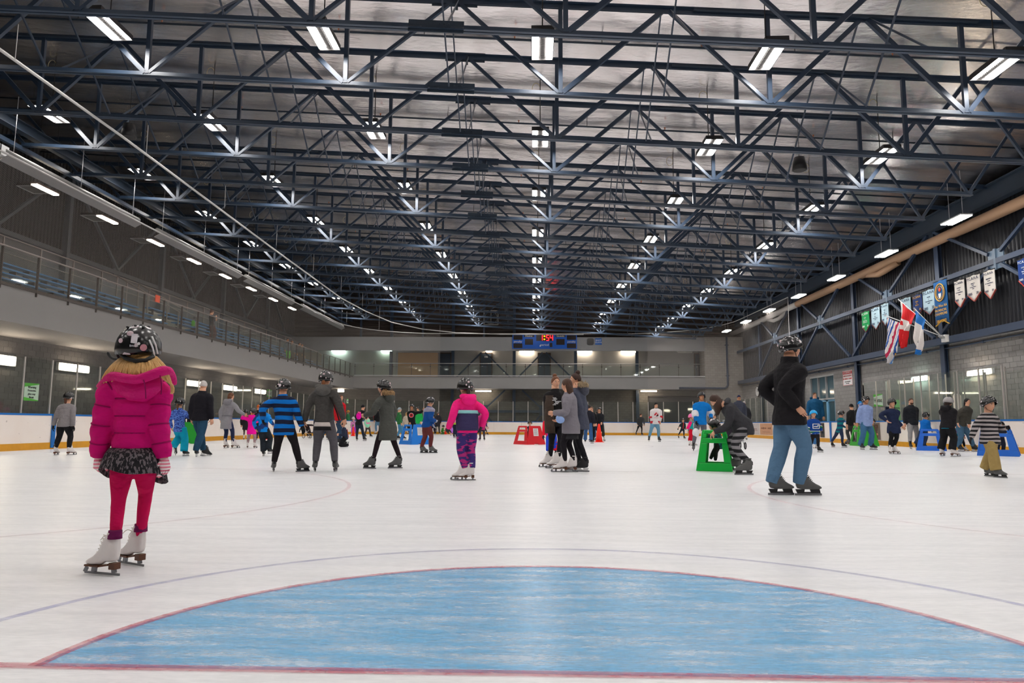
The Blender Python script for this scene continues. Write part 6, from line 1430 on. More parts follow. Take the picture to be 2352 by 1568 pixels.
# ================================================================ MIDDLE
person('toddler in navy jacket and helmet leaning on the red skating aid', [(1211, 1014), (1217, 1014)], 966, 190, hx=1217, kid=1, top_c=(34, 42, 58), leg_c=BLK_, skate='B', hands=[(1208, 980), (1230, 980)], hdy=(-.2, -.2), glove=(24, 24, 28))
person('child in red and blue snow suit with white boot cuffs left of the three girls', [(1260, 1050), (1277, 1048)], 942, 170, hx=1262, kid=.7, top_c=(226, 20, 50), leg_c=(30, 66, 200), legpat='blob', legc2=(226, 20, 50), legsc=3.2, legw=1.4, skate='H', helmet=None, hair='bob', hairc=(50, 34, 28), hands=[(1247, 1008), (1272, 1000)], glove=(44, 50, 54), hat=None, bulk=1.1)
def tee_print(I):
    c = I['pel']+I['sp']*.66-V(0, .1*I['S'], 0); mb = MB(); random.seed(4)
    for q in range(7): mb.box(c+V(random.uniform(-.05, .05), -.005, .05-.022*q), (random.uniform(.06, .14), .01, .012))
    mb.build('shirt_print', WHITEP, I['t']); MB().box(c+V(0, -.0, -.2), (.16, .02, .03)).build('green_stripe', mat('stripe_green', (60, 190, 90), .6), I['t'])
person('teenage girl with bun, black printed shirt and open brown jacket, left of the three', [(1264, 1072), (1283, 1075)], 865, 200, hx=1276, hipx=1278, top_c=(26, 24, 26), hem=.05, leg_c=(22, 20, 26), legw=.72, skate='F', helmet=None, hair='bun', hairc=(116, 70, 44), hands=[(1262, 985), (1292, 985)], extra=lambda I: (tee_print(I), [MB().loft([[I['pel']+I['sp']*u+I['Rv']*(s_*.085*I['S'])+I['Rv']*math.cos(a)*.055*I['S']+I['Fv']*math.sin(a)*.09*I['S'] for a in [2*PI*n/12 for n in range(12)]] for u in (-.35, -.1, .2, .5, .82)]).build('open_jacket', cloth('brown_jacket', (66, 54, 46)), I['t']) for s_ in (-1, 1)]) and None, toes=(120, 105), fist=False)
person('girl with long brown hair in short grey coat, middle of the three girls', [(1298, 1084), (1320, 1084)], 870, 78, hx=1302, hipx=1311, top_c=(126, 122, 130), top_kind='coat', hem=.1, bulk=1.1, leg_c=(26, 22, 28), legw=.72, skate='F', helmet=None, hair='long', hairc=(74, 48, 34), hands=[(1272, 948), (1284, 962)], hdy=(-.15, .0), hface=60, toes=(88, 78), glove=None, shirt=((40, 40, 44), -.16, -.09), lean=.05)
c = at(1287, 964, y=at(1309, 1084, z=0).y-.3); t = thing('mitten', c, 'pale blue mitten held in front of the grey coated girl', 'mitten'); MB().ell(c, (.075, .05, .06)).ell(c+V(-.05, -.02, .03), (.03, .03, .04)).build('palm', cloth('blue_mitten', (140, 170, 220)), t)
person('girl with bun and fur hood in blue grey coat, right of the three girls', [(1330, 1080), (1346, 1083)], 858, 70, hx=1322, hipx=1332, top_c=(72, 76, 92), top_kind='coat', hem=.08, bulk=1.08, leg_c=(24, 24, 30), legw=.75, skate='B', helmet=None, hair='bun', hairc=(62, 38, 30), hood=(70, 72, 84), fur=(184, 160, 128), toes=(95, 80), hface=100, hands=[(1318, 958), None])
person('man in dark jacket and jeans standing behind the three girls', [(1344, 1017), (1358, 1018)], 930, -20, hx=1353, hipx=1350, top_c=(34, 34, 44), leg_c=(52, 92, 140), legw=1.2, skate='B', helmet=None, hair='short', hairc=(36, 28, 26))
person('woman in black coat with pale hood fur behind the man in jeans', [(1358, 1014), (1364, 1014)], 934, 160, hx=1359, top_c=(28, 28, 32), top_kind='coat', hem=.1, leg_c=BLK_, skate='B', helmet=None, hair='bob', hairc=(110, 80, 60))
person('child in navy jacket with fur hood and jeans left of the orange cone', [(1359, 1012), (1368, 1014)], 957, 10, hx=1364, kid=.6, top_c=(34, 46, 76), leg_c=(56, 90, 130), skate='B', hood=(34, 46, 76), fur=(196, 176, 150), bulk=1.1)
person('woman in long black coat and helmet behind the orange cone', [(1379, 1013), (1387, 1013)], 935, 175, hx=1376, hipx=1378, top_c=(30, 32, 38), top_kind='long', hem=.22, leg_c=(50, 56, 46), skate='F', hands=[(1364, 975), (1382, 971)], hdy=(0, -.2), skin=SKIN, hood=(30, 32, 38), fur=(160, 150, 140), bulk=1.05)
person('girl in dark grey poncho and green scarf skating along the far boards', [(1461, 998), (1474, 997)], 950, -20, hx=1472, hipx=1470, kid=.2, top_c=(58, 60, 62), hem=.06, bulk=1.2, leg_c=BLK_, legw=.75, skate='B', helmet=None, hair='short', hairc=(84, 52, 36), hface=-100)
def jersey(I):
    S = I['S']; t = I['t']
    def bnd(u0, u1, m, k=1.07): 
        rings = [[I['pel']+I['sp']*u+I['Rv']*math.cos(a)*.112*S*k*1.08+I['Fv']*math.sin(a)*.088*S*k for a in [2*PI*n/20 for n in range(20)]] for u in (u0, u1)]; MB().loft(rings).build('jersey_band', m, t)
    bnd(-.06, .08, mat('jersey_red', (200, 20, 40), .7)); bnd(-.08, -.055, INK, 1.065); bnd(.08, .1, INK, 1.065)
    for el, wr, s_ in I['arms']:
        d = wr-el; MB().tube([el-d*.05, el+d*.25], [.062*S, .06*S], 12).build('sleeve_band', mat('jersey_red', (200, 20, 40), .7), t)
    c = I['pel']+I['sp']*.52-V(0, .108*S, 0)
    leaf = [(0, .13), (.03, .07), (.06, .09), (.05, .03), (.1, .05), (.09, .0), (.12, -.02), (.05, -.07), (.0, -.06), (-.05, -.07), (-.12, -.02), (-.09, 0), (-.1, .05), (-.05, .03), (-.06, .09), (-.03, .07)]
    MB().poly([c+V(x_, -.03, z_+.02) for x_, z_ in leaf], .01, axis=(0, 1, 0)).build('maple_leaf', mat('jersey_red', (200, 20, 40), .7), t)
    MB().poly([c+V(x_, -.04, z_) for x_, z_ in ((-.02, -.07), (.04, -.02), (.09, .02), (.11, -.04), (.06, -.08), (.04, -.06), (0, -.1))], .01, axis=(0, 1, 0)).build('player_mark', INK, t)
    MB().bar(c+V(-.06, -.04, -.06), c+V(.05, -.04, .07), .03, .01, up=(0, 1, 0)).build('white_stroke', WHITEP, t)
    text('CANADA', c+V(0, -.035, -.145), .055, mat('jersey_red', (200, 20, 40), .7), t)
    MB().poly([I['nk']+V(-.07, -.075, .02), I['nk']+V(.07, -.075, .02), I['nk']+V(0, -.1, -.11)], .01, axis=(0, 1, 0)).build('collar_mark', INK, t)
person('man in white hockey jersey with red bands and maple leaf, black cap and jeans', [(1491, 1014), (1513, 1014)], 925, 180, hx=1507, hipx=1503, top_c=(226, 220, 220), top_kind='sweater', hem=.05, bulk=1.15, leg_c=(104, 150, 176), skate='B', helmet=None, hat=('cap', (30, 28, 30)), hair='short', hairc=(96, 56, 40), hands=[(1496, 972), (1516, 968)], extra=jersey, hface=-170)
# ================================================================ RIGHT HALF
person('small child in black jacket with red zip near the far right boards', [(1557, 1006), (1571, 1008)], 960, 190, hx=1569, hipx=1566, kid=.7, top_c=(40, 44, 46), leg_c=(34, 42, 56), skate='B', hands=[(1556, 987), (1575, 984)], glove=(24, 24, 26), extra=lambda I: MB().bar(I['nk']-V(0, .1*I['S'], .02), I['pel']-V(0, .11*I['S'], 0), .02, .05, up=(0, 1, 0)).build('zip_stripe', mat('zip_red', (220, 40, 60), .6), I['t']) and None)
person('small girl in pink helmet, teal and pink jacket and red trousers', [(1583, 1026), (1591, 1020)], 950, -120, hx=1588, kid=.7, top_c=(20, 160, 156), pat='blob', c2=(150, 130, 130), psc=2.2, leg_c=(196, 0, 40), legw=1.4, skate='F', helmet=helmc('bright_pink', (250, 120, 180)), hair='pony', hairc=(120, 70, 46), hands=[(1580, 995), None], hem=.08, extra=lambda I: MB().bar(at(1587, 968, y=I['Y']-.2), at(1579, 985, y=I['Y']-.2), .12, .03, up=(0, 1, 0)).build('pink_scarf', cloth('pink_scarf', (255, 20, 120)), I['t']) and None)
def pads(I):
    S = I['S']; m = cloth('white_pad', (222, 222, 224))
    for el, wr, s_ in I['arms']: d = (wr-el); MB().tube([el-d*.35, el-d*.1, el+d*.25, el+d*.4], [.058*S, .07*S, .066*S, .052*S], 12).build('elbow_pad', m, I['t'])
    for i, an, kn, s_ in I['ankles']: MB().ell(kn+I['Fv']*.02*S-V(0, 0, .02), (.065*S, .06*S, .085*S), 0, 12, 8).build('knee_pad', m, I['t'])
person('man in bright blue sweater with white elbow and knee pads, grey tights', [(1592, 1036), (1617, 1034)], 901, 176, hx=1611, hipx=1607, top_c=(0, 116, 196), top_kind='sweater', hem=.05, bulk=1.08, leg_c=(104, 104, 112), legw=.85, skate='H', hands=[(1599, 968), (1633, 960)], hdy=(-.15, -.1), glove=(22, 22, 28), skin=SKIN_T, helmet=helmc('plain_black', (26, 26, 30)), extra=pads, toes=(165, 195))
person('boy in bike helmet sitting low behind the bending woman', [(1640, 1015), (1646, 1015)], 950, 180, hx=1641, kid=.5, top_c=(110, 90, 130), leg_c=(80, 70, 90), skate='B')
# child at the green aid
person('small child in teal striped jacket bending inside the green skating aid', [(1626, 1075), (1640, 1082)], 962, 60, hx=1640, hipx=1648, kid=.7, lean=.25, top_c=(40, 110, 110), pat='camo', c2=(24, 34, 44), psc=20, leg_c=(24, 24, 26), skate='B', bulk=1.15, hem=.1, hands=[(1630, 998), (1636, 1000)], hair='pony', hairc=(60, 44, 36))
# bending woman
def bend(label, feet, head_px, hip_px, sh_px, hands_px, face, top_c, leg_c, skate='H', hairc=(66, 44, 34), legpat=None, legc2=None):
    g = [at(*f, z=0) for f in feet]; Y = sum(p.y for p in g)/2; th = math.radians(face); Rv = V(math.cos(th), math.sin(th), 0); Fv = V(-math.sin(th), math.cos(th), 0)
    hc, pel, shc = at(*head_px, y=Y), at(*hip_px, y=Y), at(*sh_px, y=Y); S = 1.66; Hh = .215
    t = thing('person', (sum(p.x for p in g)/2, Y, 0), label, 'person'); sp = shc-pel; up = sp.normalized(); N = Rv.cross(up).normalized()
    mb = MB(); prof = ((-.22, .115, .10), (-.1, .112, .115), (0, .11, .12), (.25, .1, .1), (.5, .1, .085), (.75, .108, .085), (.92, .105, .08), (1.05, .06, .06))
    down = V(0, 0, -1); R_ = []
    for u, w_, d_ in prof:
        c = pel+sp*u if u >= 0 else pel+(down*.8-up*.35).normalized()*(-u)*sp.length*1.4
        nn = N if u >= 0 else (N*.5+Fv*-.9*(1 if N.dot(Fv) < 0 else -1)).normalized()
        R_.append([c+Rv*math.cos(a)*w_*S+(nn if u >= 0 else Fv*(1 if N.dot(Fv) > 0 else -1))*math.sin(a)*d_*S for a in [2*PI*k/16 for k in range(16)]])
    mb.loft(R_); arms = []
    for s_, hp in zip((-1, 1), hands_px):
        sh = shc-up*.05+Rv*s_*.15; tg = at(hp[0], hp[1], y=Y+Rv.y*s_*.12); el, wr = ik(sh, tg, .30, .27, -Fv+V(0, 0, -.2)); mb.tube(curve([shc-up*.1+Rv*s_*.06, sh, el, wr], 3), lerpr([.085, .085, .068, .05], 10), 12); arms.append((sh, el, wr, s_))
    remesh(mb.build('coat', cloth('t%s_None' % '_'.join(map(str, top_c)), top_c), t), .016)
    mb = MB(); mb.ell(pel-V(0, 0, .05), (.15, .13, .13))
    for i, p in enumerate(g):
        s_ = -1 if (p-g[1-i]).dot(Rv) < 0 else 1; hip = pel+Rv*s_*.08-V(0, 0, .05); kn, an = ik(hip, V(p.x, p.y, .2), .42, .42, Fv); mb.tube(curve([hip, kn, an], 5), lerpr([.11, .075, .05], 11), 12); put_skate(t, skate, (an.x, an.y), th+s_*-.15, 1.08)
    remesh(mb.build('trousers', cloth('l%s_%s' % ('_'.join(map(str, leg_c)), legpat), leg_c, legpat, legc2, 9), t), .016)
    mb = MB(); Rh = head(mb, hc, Hh, th, -.75, 20, 16); mb.tube([hc-up*.02, shc, pel], [.06, .07, .09], 10)
    for sh, el, wr, s_ in arms: mb.tube([shc, sh, el, wr], [.06, .05, .042, .03], 8); hand_mesh(mb, wr, (wr-el).normalized()*.7+V(0, 0, -.3), Fv*.5+V(0, 0, -.8), .17, 0, .7, s_)
    mb.build('body', [SKIN, EYED, LIP, EYEW], t)
    mb = MB(); shell(mb, hc, Hh, Rh, .375, .455, .53, 54, 112, 104, n=18, rows=7); mb.tube([hc+Rh @ V(0, -.05, .0), hc+V(.03, 0, -.13), hc+V(.02, -.02, -.26)], [.09, .075, .02], 10); mb.build('hair', mat('hair%d_%d_%d' % hairc, hairc, .55, noise=.3, nscale=20, bump=.6, bscale=80, aniso=(3, 3, .3)), t)
    hd = MB(); hd.tube(curve([shc+Rv*.1+up*.02, shc+up*.06-N*.09*(1 if N.z > 0 else -1)*-1, shc-Rv*.1+up*.02], 4), .05, 10); hd.build('hood', cloth('t%s_None' % '_'.join(map(str, top_c)), top_c), t)
    return t
bend('woman in long dark coat bending over the green skating aid, in profile', [(1697, 1080), (1722, 1090)], (1644, 920), (1706, 980), (1668, 932), [(1640, 992), (1646, 990)], 84, (54, 54, 58), (26, 26, 30), legpat='stripe', legc2=(120, 118, 122))
person('man in dark blue cap by the far right corner boards', [(1693, 1012), (1702, 1012)], 908, 175, hx=1697, top_c=(60, 64, 78), leg_c=(40, 46, 66), skate='B', helmet=None, hat=('cap', (34, 42, 80)), skin=SKIN_T)
person('woman in grey hat beside the man in the dark blue cap', [(1706, 1010), (1714, 1010)], 922, 160, hx=1709, top_c=(40, 40, 44), leg_c=BLK_, skate='F', helmet=None, hair='bob', hairc=(110, 74, 56), hat=('beanie', (170, 160, 158)))
def visor(I):
    hc, Hh, Rh = I['hc'], I['Hh'], I['Rh']; mb = MB(); rr = [[hc+Rh @ (V(math.cos(a)*.48, math.sin(a)*.58, z_)*Hh) for a in [PI*.2+PI*.6*k/10 for k in range(11)]] for z_ in (.2, -.0)]
    mb.loft(rr, cap=False, closed=False); mb.build('visor', GLASS, I['t'])
person('tall man in black jacket and blue jeans, hands in pockets, standing on the right', [(1776, 1136), (1838, 1137)], 775, -76, hx=1816, hipx=1810, top_c=(22, 20, 24), hem=.055, bulk=1.14, leg_c=(84, 118, 148), legw=1.12, skate='H', hands=[(1792, 930), (1832, 935)], hdy=(.14, -.2), hface=-84, toes=(-84, -88), extra=visor, collar=2, elb=(-.7, .0, -.5), hair='short', hairc=(50, 40, 36))
person('child in dark jacket half hidden behind the tall man in black', [(1797, 1041), (1849, 1041)], 950, 0, hx=1822, kid=.4, top_c=(52, 60, 90), leg_c=(40, 44, 60), skate='B', hands=[(1792, 990), (1850, 1000)])
# behind the boards
person('man in blue hooded sweatshirt leaning on the boards by the blue doorway', [(1862, 1000), (1884, 1000)], 902, 165, hx=1871, hipx=1872, Y=at(1873, 968, x=15.35).y, top_c=(22, 82, 122), leg_c=(50, 60, 80), skate=None, helmet=None, hair='short', hairc=(96, 58, 36), hands=[(1853, 966), (1893, 964)], hdy=(-.15, -.15), hood=(22, 78, 116), hface=190, bulk=1.05)
def canuck(I):
    S = I['S']; c = I['pel']+I['sp']*.45-V(0, .1*S, 0)
    mb = MB(); mb.box(c+V(0, -.03, .07), (.2, .01, .02)).box(c+V(0, -.03, -.07), (.2, .01, .02)).box(c+V(-.1, -.03, 0), (.02, .01, .15)).box(c+V(.1, -.03, 0), (.02, .01, .15)); mb.bar(c+V(-.07, -.03, -.01), c+V(.03, -.03, -.01), .03, .01, up=(0, 1, 0)).bar(c+V(.02, -.03, -.03), c+V(.07, -.03, .04), .025, .01, up=(0, 1, 0)); mb.build('jersey_emblem', WHITEP, I['t'])
    for u0, u1, m in ((-.1, -.04, WHITEP), (-.04, .08, mat('jersey_green', (20, 120, 80), .7)), (.08, .12, WHITEP)):
        MB().loft([[I['pel']+I['sp']*u+I['Rv']*math.cos(a)*.125*S+I['Fv']*math.sin(a)*.1*S for a in [2*PI*n/16 for n in range(16)]] for u in (u0, u1)]).build('jersey_band', m, I['t'])
    for el, wr, s_ in I['arms']: d = wr-el; MB().tube([el, el+d*.15], .062*S, 10).build('sleeve_band', WHITEP, I['t']); MB().tube([el+d*.15, el+d*.4], .06*S, 10).build('sleeve_band', MATS['jersey_green'], I['t'])
person('small child in sky blue helmet and blue hockey jersey with emblem', [(1862, 1037), (1880, 1038)], 942, 185, hx=1868, hipx=1868, kid=.8, top_c=(20, 70, 150), top_kind='sweater', bulk=1.15, hem=.05, leg_c=(28, 26, 30), skate='B', helmet=helmc('sky', (0, 168, 236)), hands=[(1851, 1005), (1888, 990)], glove=(50, 60, 70), extra=canuck, toes=(150, 215), hface=170)
person('man in blue jeans right behind the child with the sky blue helmet', [(1869, 1030), (1874, 1030)], 960, 180, kid=.4, top_c=(30, 60, 90), leg_c=(60, 110, 160), skate='F')
person('child in teal quilted jacket and black helmet skating to the right', [(1908, 1026), (1934, 1028)], 943, -70, hx=1932, hipx=1924, kid=.5, top_c=(0, 110, 120), pat='stripe', c2=(30, 60, 90), psc=6, leg_c=(36, 48, 76), skate='B', hem=.08, hands=[(1943, 982), (1930, 985)], hface=-95)
person('man in black jacket and knit hat with back turned by the right boards', [(1950, 1020), (1961, 1019)], 928, 15, hx=1955, hipx=1956, top_c=(34, 34, 36), leg_c=(60, 60, 62), skate='H', helmet=None, hat=('beanie', (24, 22, 24)), hands=[(1945, 978), (1966, 976)], hem=.04)
person('person in black jacket and bright blue hood behind the pale blue jacket', [(1967, 1023), (1985, 1022)], 922, 10, hx=1975, top_c=(30, 32, 34), leg_c=(110, 110, 104), skate='H', helmet=None, hat=('beanie', (20, 120, 190)))
person('man in pale blue hooded jacket, helmet and jeans standing on the right', [(1978, 1032), (2001, 1032)], 910, 195, hx=1988, hipx=1985, top_c=(140, 160, 206), leg_c=(60, 104, 140), legw=1.2, skate='B', hood=(130, 152, 200), skin=SKIN_T, hands=[(1968, 975), (2002, 975)], hface=215, bulk=1.12, hem=.06)
person('small child in brown suit and helmet right of the pale blue jacket', [(2005, 1019), (2012, 1019)], 961, 170, kid=.8, hx=2004, top_c=(96, 80, 72), leg_c=(110, 84, 70), skate='B')
person('woman in navy winter coat and white figure skates, hand on hip', [(2044, 1042), (2053, 1042)], 916, 185, hx=2048, hipx=2048, top_c=(28, 38, 68), top_kind='coat', hem=.13, bulk=1.12, leg_c=(18, 18, 22), legw=.85, skate='F', hood=(26, 34, 60), hands=[(2037, 966), (2072, 978)], hdy=(-.2, 0), toes=(165, 200), skin=SKIN, elb=(-.9, .2, 0))
person('bearded man in black jacket and grey trousers on the right', [(2089, 1031), (2106, 1024)], 915, 178, hx=2092, hipx=2091, top_c=(30, 32, 38), leg_c=(140, 138, 138), skate='B', helmet=None, hair='short', hairc=(74, 48, 34), hands=[(2078, 975), (2106, 972)], bulk=1.08, hem=.03, extra=lambda I: MB().ell(I['hc']+I['Rh'] @ (V(0, .22, -.3)*I['Hh']), (.25*I['Hh'], .2*I['Hh'], .18*I['Hh']), 0, 10, 7).build('beard', cloth('beard', (66, 42, 30)), I['t']) and None)
person('child in bright blue jacket leaning on the blue skating aid', [(2103, 1026), (2122, 1026)], 947, -75, hx=2128, hipx=2116, kid=.5, lean=.3, top_c=(0, 100, 184), leg_c=(34, 50, 80), legw=1.2, skate='B', hands=[(2132, 986), (2140, 988)], hface=-85, glove=(150, 150, 160), hem=.04, bulk=1.15)
person('woman in black jacket and grey helmet, facing right with bowed head', [(2162, 1047), (2188, 1048)], 912, -65, hx=2179, hipx=2170, lean=.12, top_c=(26, 24, 28), leg_c=(16, 16, 20), legw=1.35, skate='F', helmet=helmc('pale_grey', (150, 146, 146)), hair='bob', hairc=(50, 32, 28), hands=[(2192, 978), (2184, 982)], hem=.03, bulk=1.15, hood=(24, 22, 26), hface=-80, hpitch=15, shirt=((0, 130, 160), -.04, -.02))
person('woman with long black hair in olive jacket and jeans beside the grey helmeted woman', [(2201, 1035), (2234, 1032)], 915, 200, hx=2221, hipx=2212, top_c=(66, 64, 58), leg_c=(62, 96, 122), legw=1.15, skate='B', helmet=None, hair='long', hairc=(18, 14, 16), hands=[(2200, 972), (2226, 975)], hem=.03, hface=205, bulk=1.05)
person('small child in purple plaid and black behind the two women on the right', [(2203, 1026), (2214, 1028)], 962, 190, kid=.8, hx=2204, top_c=(110, 50, 120), pat='blob', c2=(20, 120, 140), psc=10, leg_c=(24, 22, 26), skate='F')
person('boy in black and white striped fleece and khaki trousers at the right edge', [(2266, 1093), (2288, 1096)], 911, -155, hx=2270, hipx=2266, kid=.4, top_c=(28, 27, 32), pat='stripe', c2=(168, 160, 160), psc=15, top_kind='sweater', hem=.08, bulk=1.25, leg_c=(160, 136, 84), legw=1.5, skate='H', hands=[(2228, 1010), (2312, 982)], hdy=(0, -.1), glove=(34, 32, 36), toes=(-160, -150), hface=-165)
person('small child in navy suit inside the blue skating aid at the right edge', [(2292, 1040), (2305, 1040)], 968, 175, hx=2298, kid=.9, top_c=(22, 26, 44), leg_c=(18, 24, 44), legw=1.4, skate='B', hands=[(2288, 990), (2314, 990)], glove=(18, 18, 20), bulk=1.2)
# ---- spectators in the left stand
person('woman in dark top and long brown skirt leaning on the stand railing', [(484, 770), (489, 771)], 712, -60, hx=487, Y=at(486, 770, x=-16.0).y, base_z=4.8, top_c=(40, 38, 44), leg_c=(78, 38, 34), legw=2.0, skate=None, shoes=None, helmet=None, hair='bun', hairc=(90, 56, 44), hands=[(494, 728), (495, 735)], skin=SKIN)
for i, (px, py, tp, X, tc, hc_) in enumerate(((661, 820, 777, -16.2, (60, 74, 86), (40, 28, 24)), (671, 822, 782, -16.4, (70, 64, 64), (92, 52, 34)), (688, 826, 787, -16.2, (58, 56, 58), (40, 28, 24)), (694, 827, 790, -16.6, (66, 62, 62), (80, 50, 36)))):
    person('spectator standing at the far part of the left stand railing, %s from the left' % ORD[i], [(px-2, py), (px+2, py)], tp, -120, hx=px, Y=at(px, py, x=X).y, base_z=4.8, top_c=tc, leg_c=(90, 190, 60) if i == 0 else (60, 58, 60), skate=None, helmet=None, hair='short', hairc=hc_, skin=SKIN_T, group='spectators at the stand railing')

# ================================================================ SKATING AIDS
def aid(label, px, py, w_, h_, ang, col, s=1.0, sheet=True):
    """plastic skating aid: a solid front panel and two side panels with a window and a handle slot"""
    g = at(px, py, z=0)
    if abs(g.x) > 13.9: g = at(px, py, x=math.copysign(13.9, g.x)); g.z = 0
    t = thing('skating_aid', g, label, 'skating aid', 'plastic skating aids'); m = mat('aid_%d_%d_%d' % col, col, .35, spec=.5)
    R = Matrix.Rotation(math.radians(ang), 3, 'Z'); th_ = .05*s
    W, D, H = w_, w_*1.0, h_
    def plate(name, ox, oy, axis, width, hole, lean):
        """panel lying in the axis direction; outline trapezoid; hole cut as a window"""
        A = V(1, 0, 0) if axis == 'x' else V(0, 1, 0); N = V(0, 1, 0) if axis == 'x' else V(1, 0, 0)
        def P(u, z, o=0): return g+R @ (V(ox, oy, 0)+A*u*(1)+N*(lean*z+o)+V(0, 0, z))
        b0, t0_ = width/2, width*.30
        def hw(z): return b0+(t0_-b0)*z/H
        mb = MB()
        def quadplate(pts): mb.loft([[P(u, z, -th_/2) for u, z in pts], [P(u, z, th_/2) for u, z in pts]], smooth=False)
        if hole:
            z0, z1, z2, z3 = .2*H, .68*H, .80*H, .91*H
            quadplate([(-b0, 0), (b0, 0), (hw(z0), z0), (-hw(z0), z0)])
            for s_ in (-1, 1): quadplate([(s_*hw(z0), z0), (s_*hw(z1), z1), (s_*(hw(z1)-.16*width), z1), (s_*(hw(z0)-.2*width), z0)][::s_])
            quadplate([(-hw(z1), z1), (hw(z1), z1), (hw(z2), z2), (-hw(z2), z2)])
            for s_ in (-1, 1): quadplate([(s_*hw(z2), z2), (s_*hw(z3), z3), (s_*(hw(z3)-.1*width), z3), (s_*(hw(z2)-.1*width), z2)][::s_])
            quadplate([(-hw(z3), z3), (hw(z3), z3), (hw(H)*.92, H), (-hw(H)*.92, H)])
        else: quadplate([(-b0, 0), (-b0*.25, 0), (-b0*.2, .06*H), (b0*.2, .06*H), (b0*.25, 0), (b0, 0), (hw(H), H), (-hw(H), H)])
        o = mb.build(name, m, t); bv = o.modifiers.new('b', 'BEVEL'); bv.width = .012*s; bv.segments = 2
    k = .16
    plate('front_panel', 0, -D*.0-W*.5, 'x', W, False, k)
    plate('side_panel', -W*.5, 0, 'y', D, True, k); plate('side_panel', W*.5, 0, 'y', D, True, -k)
    MB().bar(g+R @ V(-W*.42, W*.3, .06*s), g+R @ V(W*.42, W*.3, .06*s), .05*s, .08*s).build('cross_bar', m, t)
    if sheet:
        mb = MB(); c = g+R @ V(0, -W*.5+k*H*.62-.035*s, H*.66); a, n_ = R @ V(1, 0, 0), R @ V(0, k, 1).normalized()
        mb.poly([c-a*.13*s-n_*.16*s, c+a*.13*s-n_*.16*s, c+a*.13*s+n_*.16*s, c-a*.13*s+n_*.16*s], .006); o = mb.build('label_sheet', mat('label_sheet', (226, 222, 220), .5), t)
        mb = MB(); nn = a.cross(n_).normalized()
        for q in range(8): cc = c+n_*(.13-.033*q)*s+nn*.006*(1 if nn.dot(V(0, -1, 0)) > 0 else -1); mb.bar(cc-a*.1*s, cc+a*(.1-.02*(q % 3))*s, .008*s, .003, up=nn)
        mb.build('print_lines', mat('print_grey', (120, 120, 124), .6), o)
    return t
aid('bright green skating aid held by the bending woman', 1645, 1080, .62, .74, -108, (0, 176, 62), sheet=False)
aid('red skating aid with a white notice and a toddler behind it', 1216, 1020, .95, .77, 38, (214, 26, 40))
aid('blue skating aid in front of the boy with the round badge', 952, 1020, .9, .8, 42, (0, 118, 212))
aid('green skating aid partly hidden behind the white haired man', 438, 1014, .7, .85, 10, (0, 150, 30), sheet=False)
aid('blue skating aid pushed by the child in the bright blue jacket', 2138, 1034, .9, .74, 62, (0, 98, 206), sheet=False)
aid('blue skating aid cut by the striped boy at the right edge', 2296, 1046, 1.0, .8, -125, (0, 96, 196), sheet=False)
aid('green skating aid behind the man in the pale blue jacket', 1985, 1018, .85, .85, 0, (40, 160, 40), sheet=False)
# ================================================================ CONES
def cone(label, px, py, h, col=(255, 44, 20)):
    g = at(px, py, z=0); g = g if g.y < 58.2 else V(at(px, py, y=58.2).x, 58.2, 0); t = thing('traffic_cone', g, label, 'cone', 'plastic cones on the ice'); m = mat('cone_%d_%d' % col[:2], col, .45)
    mb = MB(); mb.tube([g+V(0, 0, .02), g+V(0, 0, h*.5), g+V(0, 0, h*.96), g+V(0, 0, h)], [h*.2, h*.13, h*.06, h*.04], 16); mb.build('cone_body', m, t); MB().box(g+V(0, 0, .012), (h*.5, h*.5, .024)).build('base', m, t)
cone('tall orange cone in front of the woman in the long black coat', 1376, 1015, .88)
cone('red cone between the small child and the man in the black cap', 811, 1001, .62)
cone('small red cone beside the crouching green child', 1023, 997, .5)
cone('red cone seen between the legs of the boy in the blue jacket', 612, 1009, .6)
cone('small red cone left of the tan advertisement', 1733, 1005, .42, (240, 44, 26))
cone('red cone between the legs of the tall man in black', 1804, 1018, .52, (224, 40, 50))
cone('dark red cone right of the tall man in black', 1846, 1012, 1.05, (170, 34, 52))
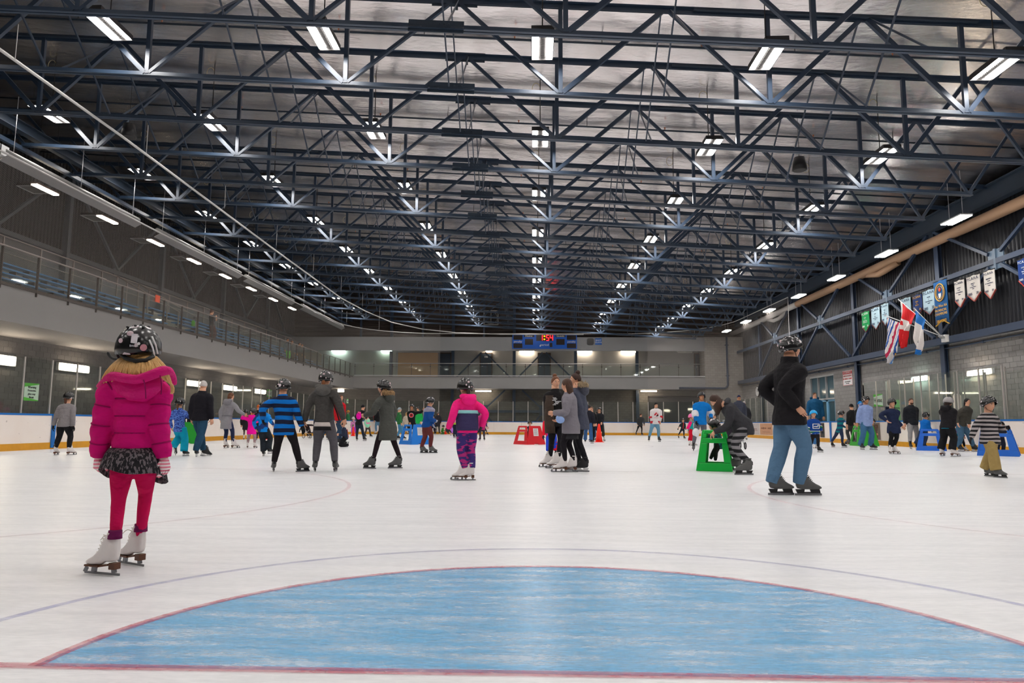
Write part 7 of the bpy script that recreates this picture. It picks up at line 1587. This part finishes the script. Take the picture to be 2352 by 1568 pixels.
# ================================================================ STROLLERS
def stroller(label, px, py, s, col, ang, child=False):
    g = at(px, py, z=0); t = thing('stroller', g, label, 'stroller'); R = Matrix.Rotation(math.radians(ang), 3, 'Z')
    def P(x_, y_, z_): return g+R @ (V(x_, y_, z_)*s)
    for x_ in (-.27, .27):
        for y_, r in ((-.35, .11), (.4, .15)):
            mb = MB(); mb.tube([P(x_+.0, y_+r*math.cos(a), r+.015+r*math.sin(a)) for a in [2*PI*k/16 for k in range(17)]], .02*s, 6, cap=False); o = mb.build('wheel', mat('tyre', (30, 30, 32), .7), t)
            mb = MB()
            for k in range(4): a = k*PI/4; mb.tube([P(x_, y_+r*math.cos(a), r+.015+r*math.sin(a)), P(x_, y_-r*math.cos(a), r+.015-r*math.sin(a))], .006*s, 4)
            mb.build('spoke', ALU, o)
    mb = MB()
    for x_ in (-.25, .25): mb.tube([P(x_, -.35, .12), P(x_, .1, .45), P(x_, .5, 1.0)], .014*s, 6).tube([P(x_, .4, .16), P(x_, 0, .5), P(x_, -.15, .62)], .014*s, 6)
    mb.tube([P(-.25, .5, 1.0), P(.25, .5, 1.0)], .018*s, 6).build('stroller_frame', ALU, t)
    mb = MB(); mb.poly([P(-.2, -.3, .42), P(.2, -.3, .42), P(.2, .12, .38), P(-.2, .12, .38)], .05*s).poly([P(-.2, .12, .38), P(.2, .12, .38), P(.2, .35, .85), P(-.2, .35, .85)], .05*s); mb.build('seat', cloth('stroller_%d' % col[0], col), t)
    mb = MB(); rr = [[P(-.22 if q == 0 else .22, .1+.32*math.cos(a), .72+.32*math.sin(a)) for a in [PI*.05+PI*.75*k/8 for k in range(9)]] for q in (0, 1)]; mb.loft(rr, cap=False, closed=False); o = mb.build('canopy', cloth('stroller_%d' % col[0], col), t); o.modifiers.new('t', 'SOLIDIFY').thickness = .01
    MB().box(P(0, .1, .25), (.3*s, .3*s, .12*s)).build('basket', cloth('stroller_basket', (40, 36, 40)), t)
stroller('dark stroller with red lining left of the woman in the grey jacket', 712, 1006, .75, (44, 30, 34), 60)
stroller('stroller with a bundled toddler behind the bending woman', 1688, 1032, 1.0, (48, 40, 52), 150)
g = at(1680, 1030, z=0); gy = g.y-.12
t = thing('person', V(at(1678, 1000, y=gy).x, gy, .5), 'toddler in pink and black suit seated in the stroller', 'person')
hc = at(1678, 974, y=gy); mb = MB(); Rh = head(mb, hc, .2, math.radians(175), 0, 14, 10); mb.tube([hc-V(0, 0, .08), hc-V(0, 0, .14), hc-V(0, 0, .4)], [.04, .05, .1], 10); mb.build('body', [SKIN, EYED, LIP, EYEW], t)
mb = MB(); mb.tube([hc-V(0, 0, .11), hc-V(0, 0, .2), hc-V(0, 0, .42)], [.06, .12, .13], 12)
for s_ in (-1, 1): mb.tube([hc+V(s_*.1, 0, -.17), hc+V(s_*.17, -.08, -.3), hc+V(s_*.06, -.2, -.33)], [.055, .05, .04], 8).tube([hc+V(s_*.07, 0, -.4), hc+V(s_*.09, -.25, -.4), hc+V(s_*.1, -.32, -.6)], [.07, .06, .05], 8)
remesh(mb.build('snow_suit', cloth('toddler', (60, 44, 60), 'blob', (200, 110, 160), 6), t), .02)
mb = MB(); shell(mb, hc, .2, Rh, .565, .63, .68, 72, 106, 100, n=16, ridge=.03); mb.build('helmet', HELM, t)
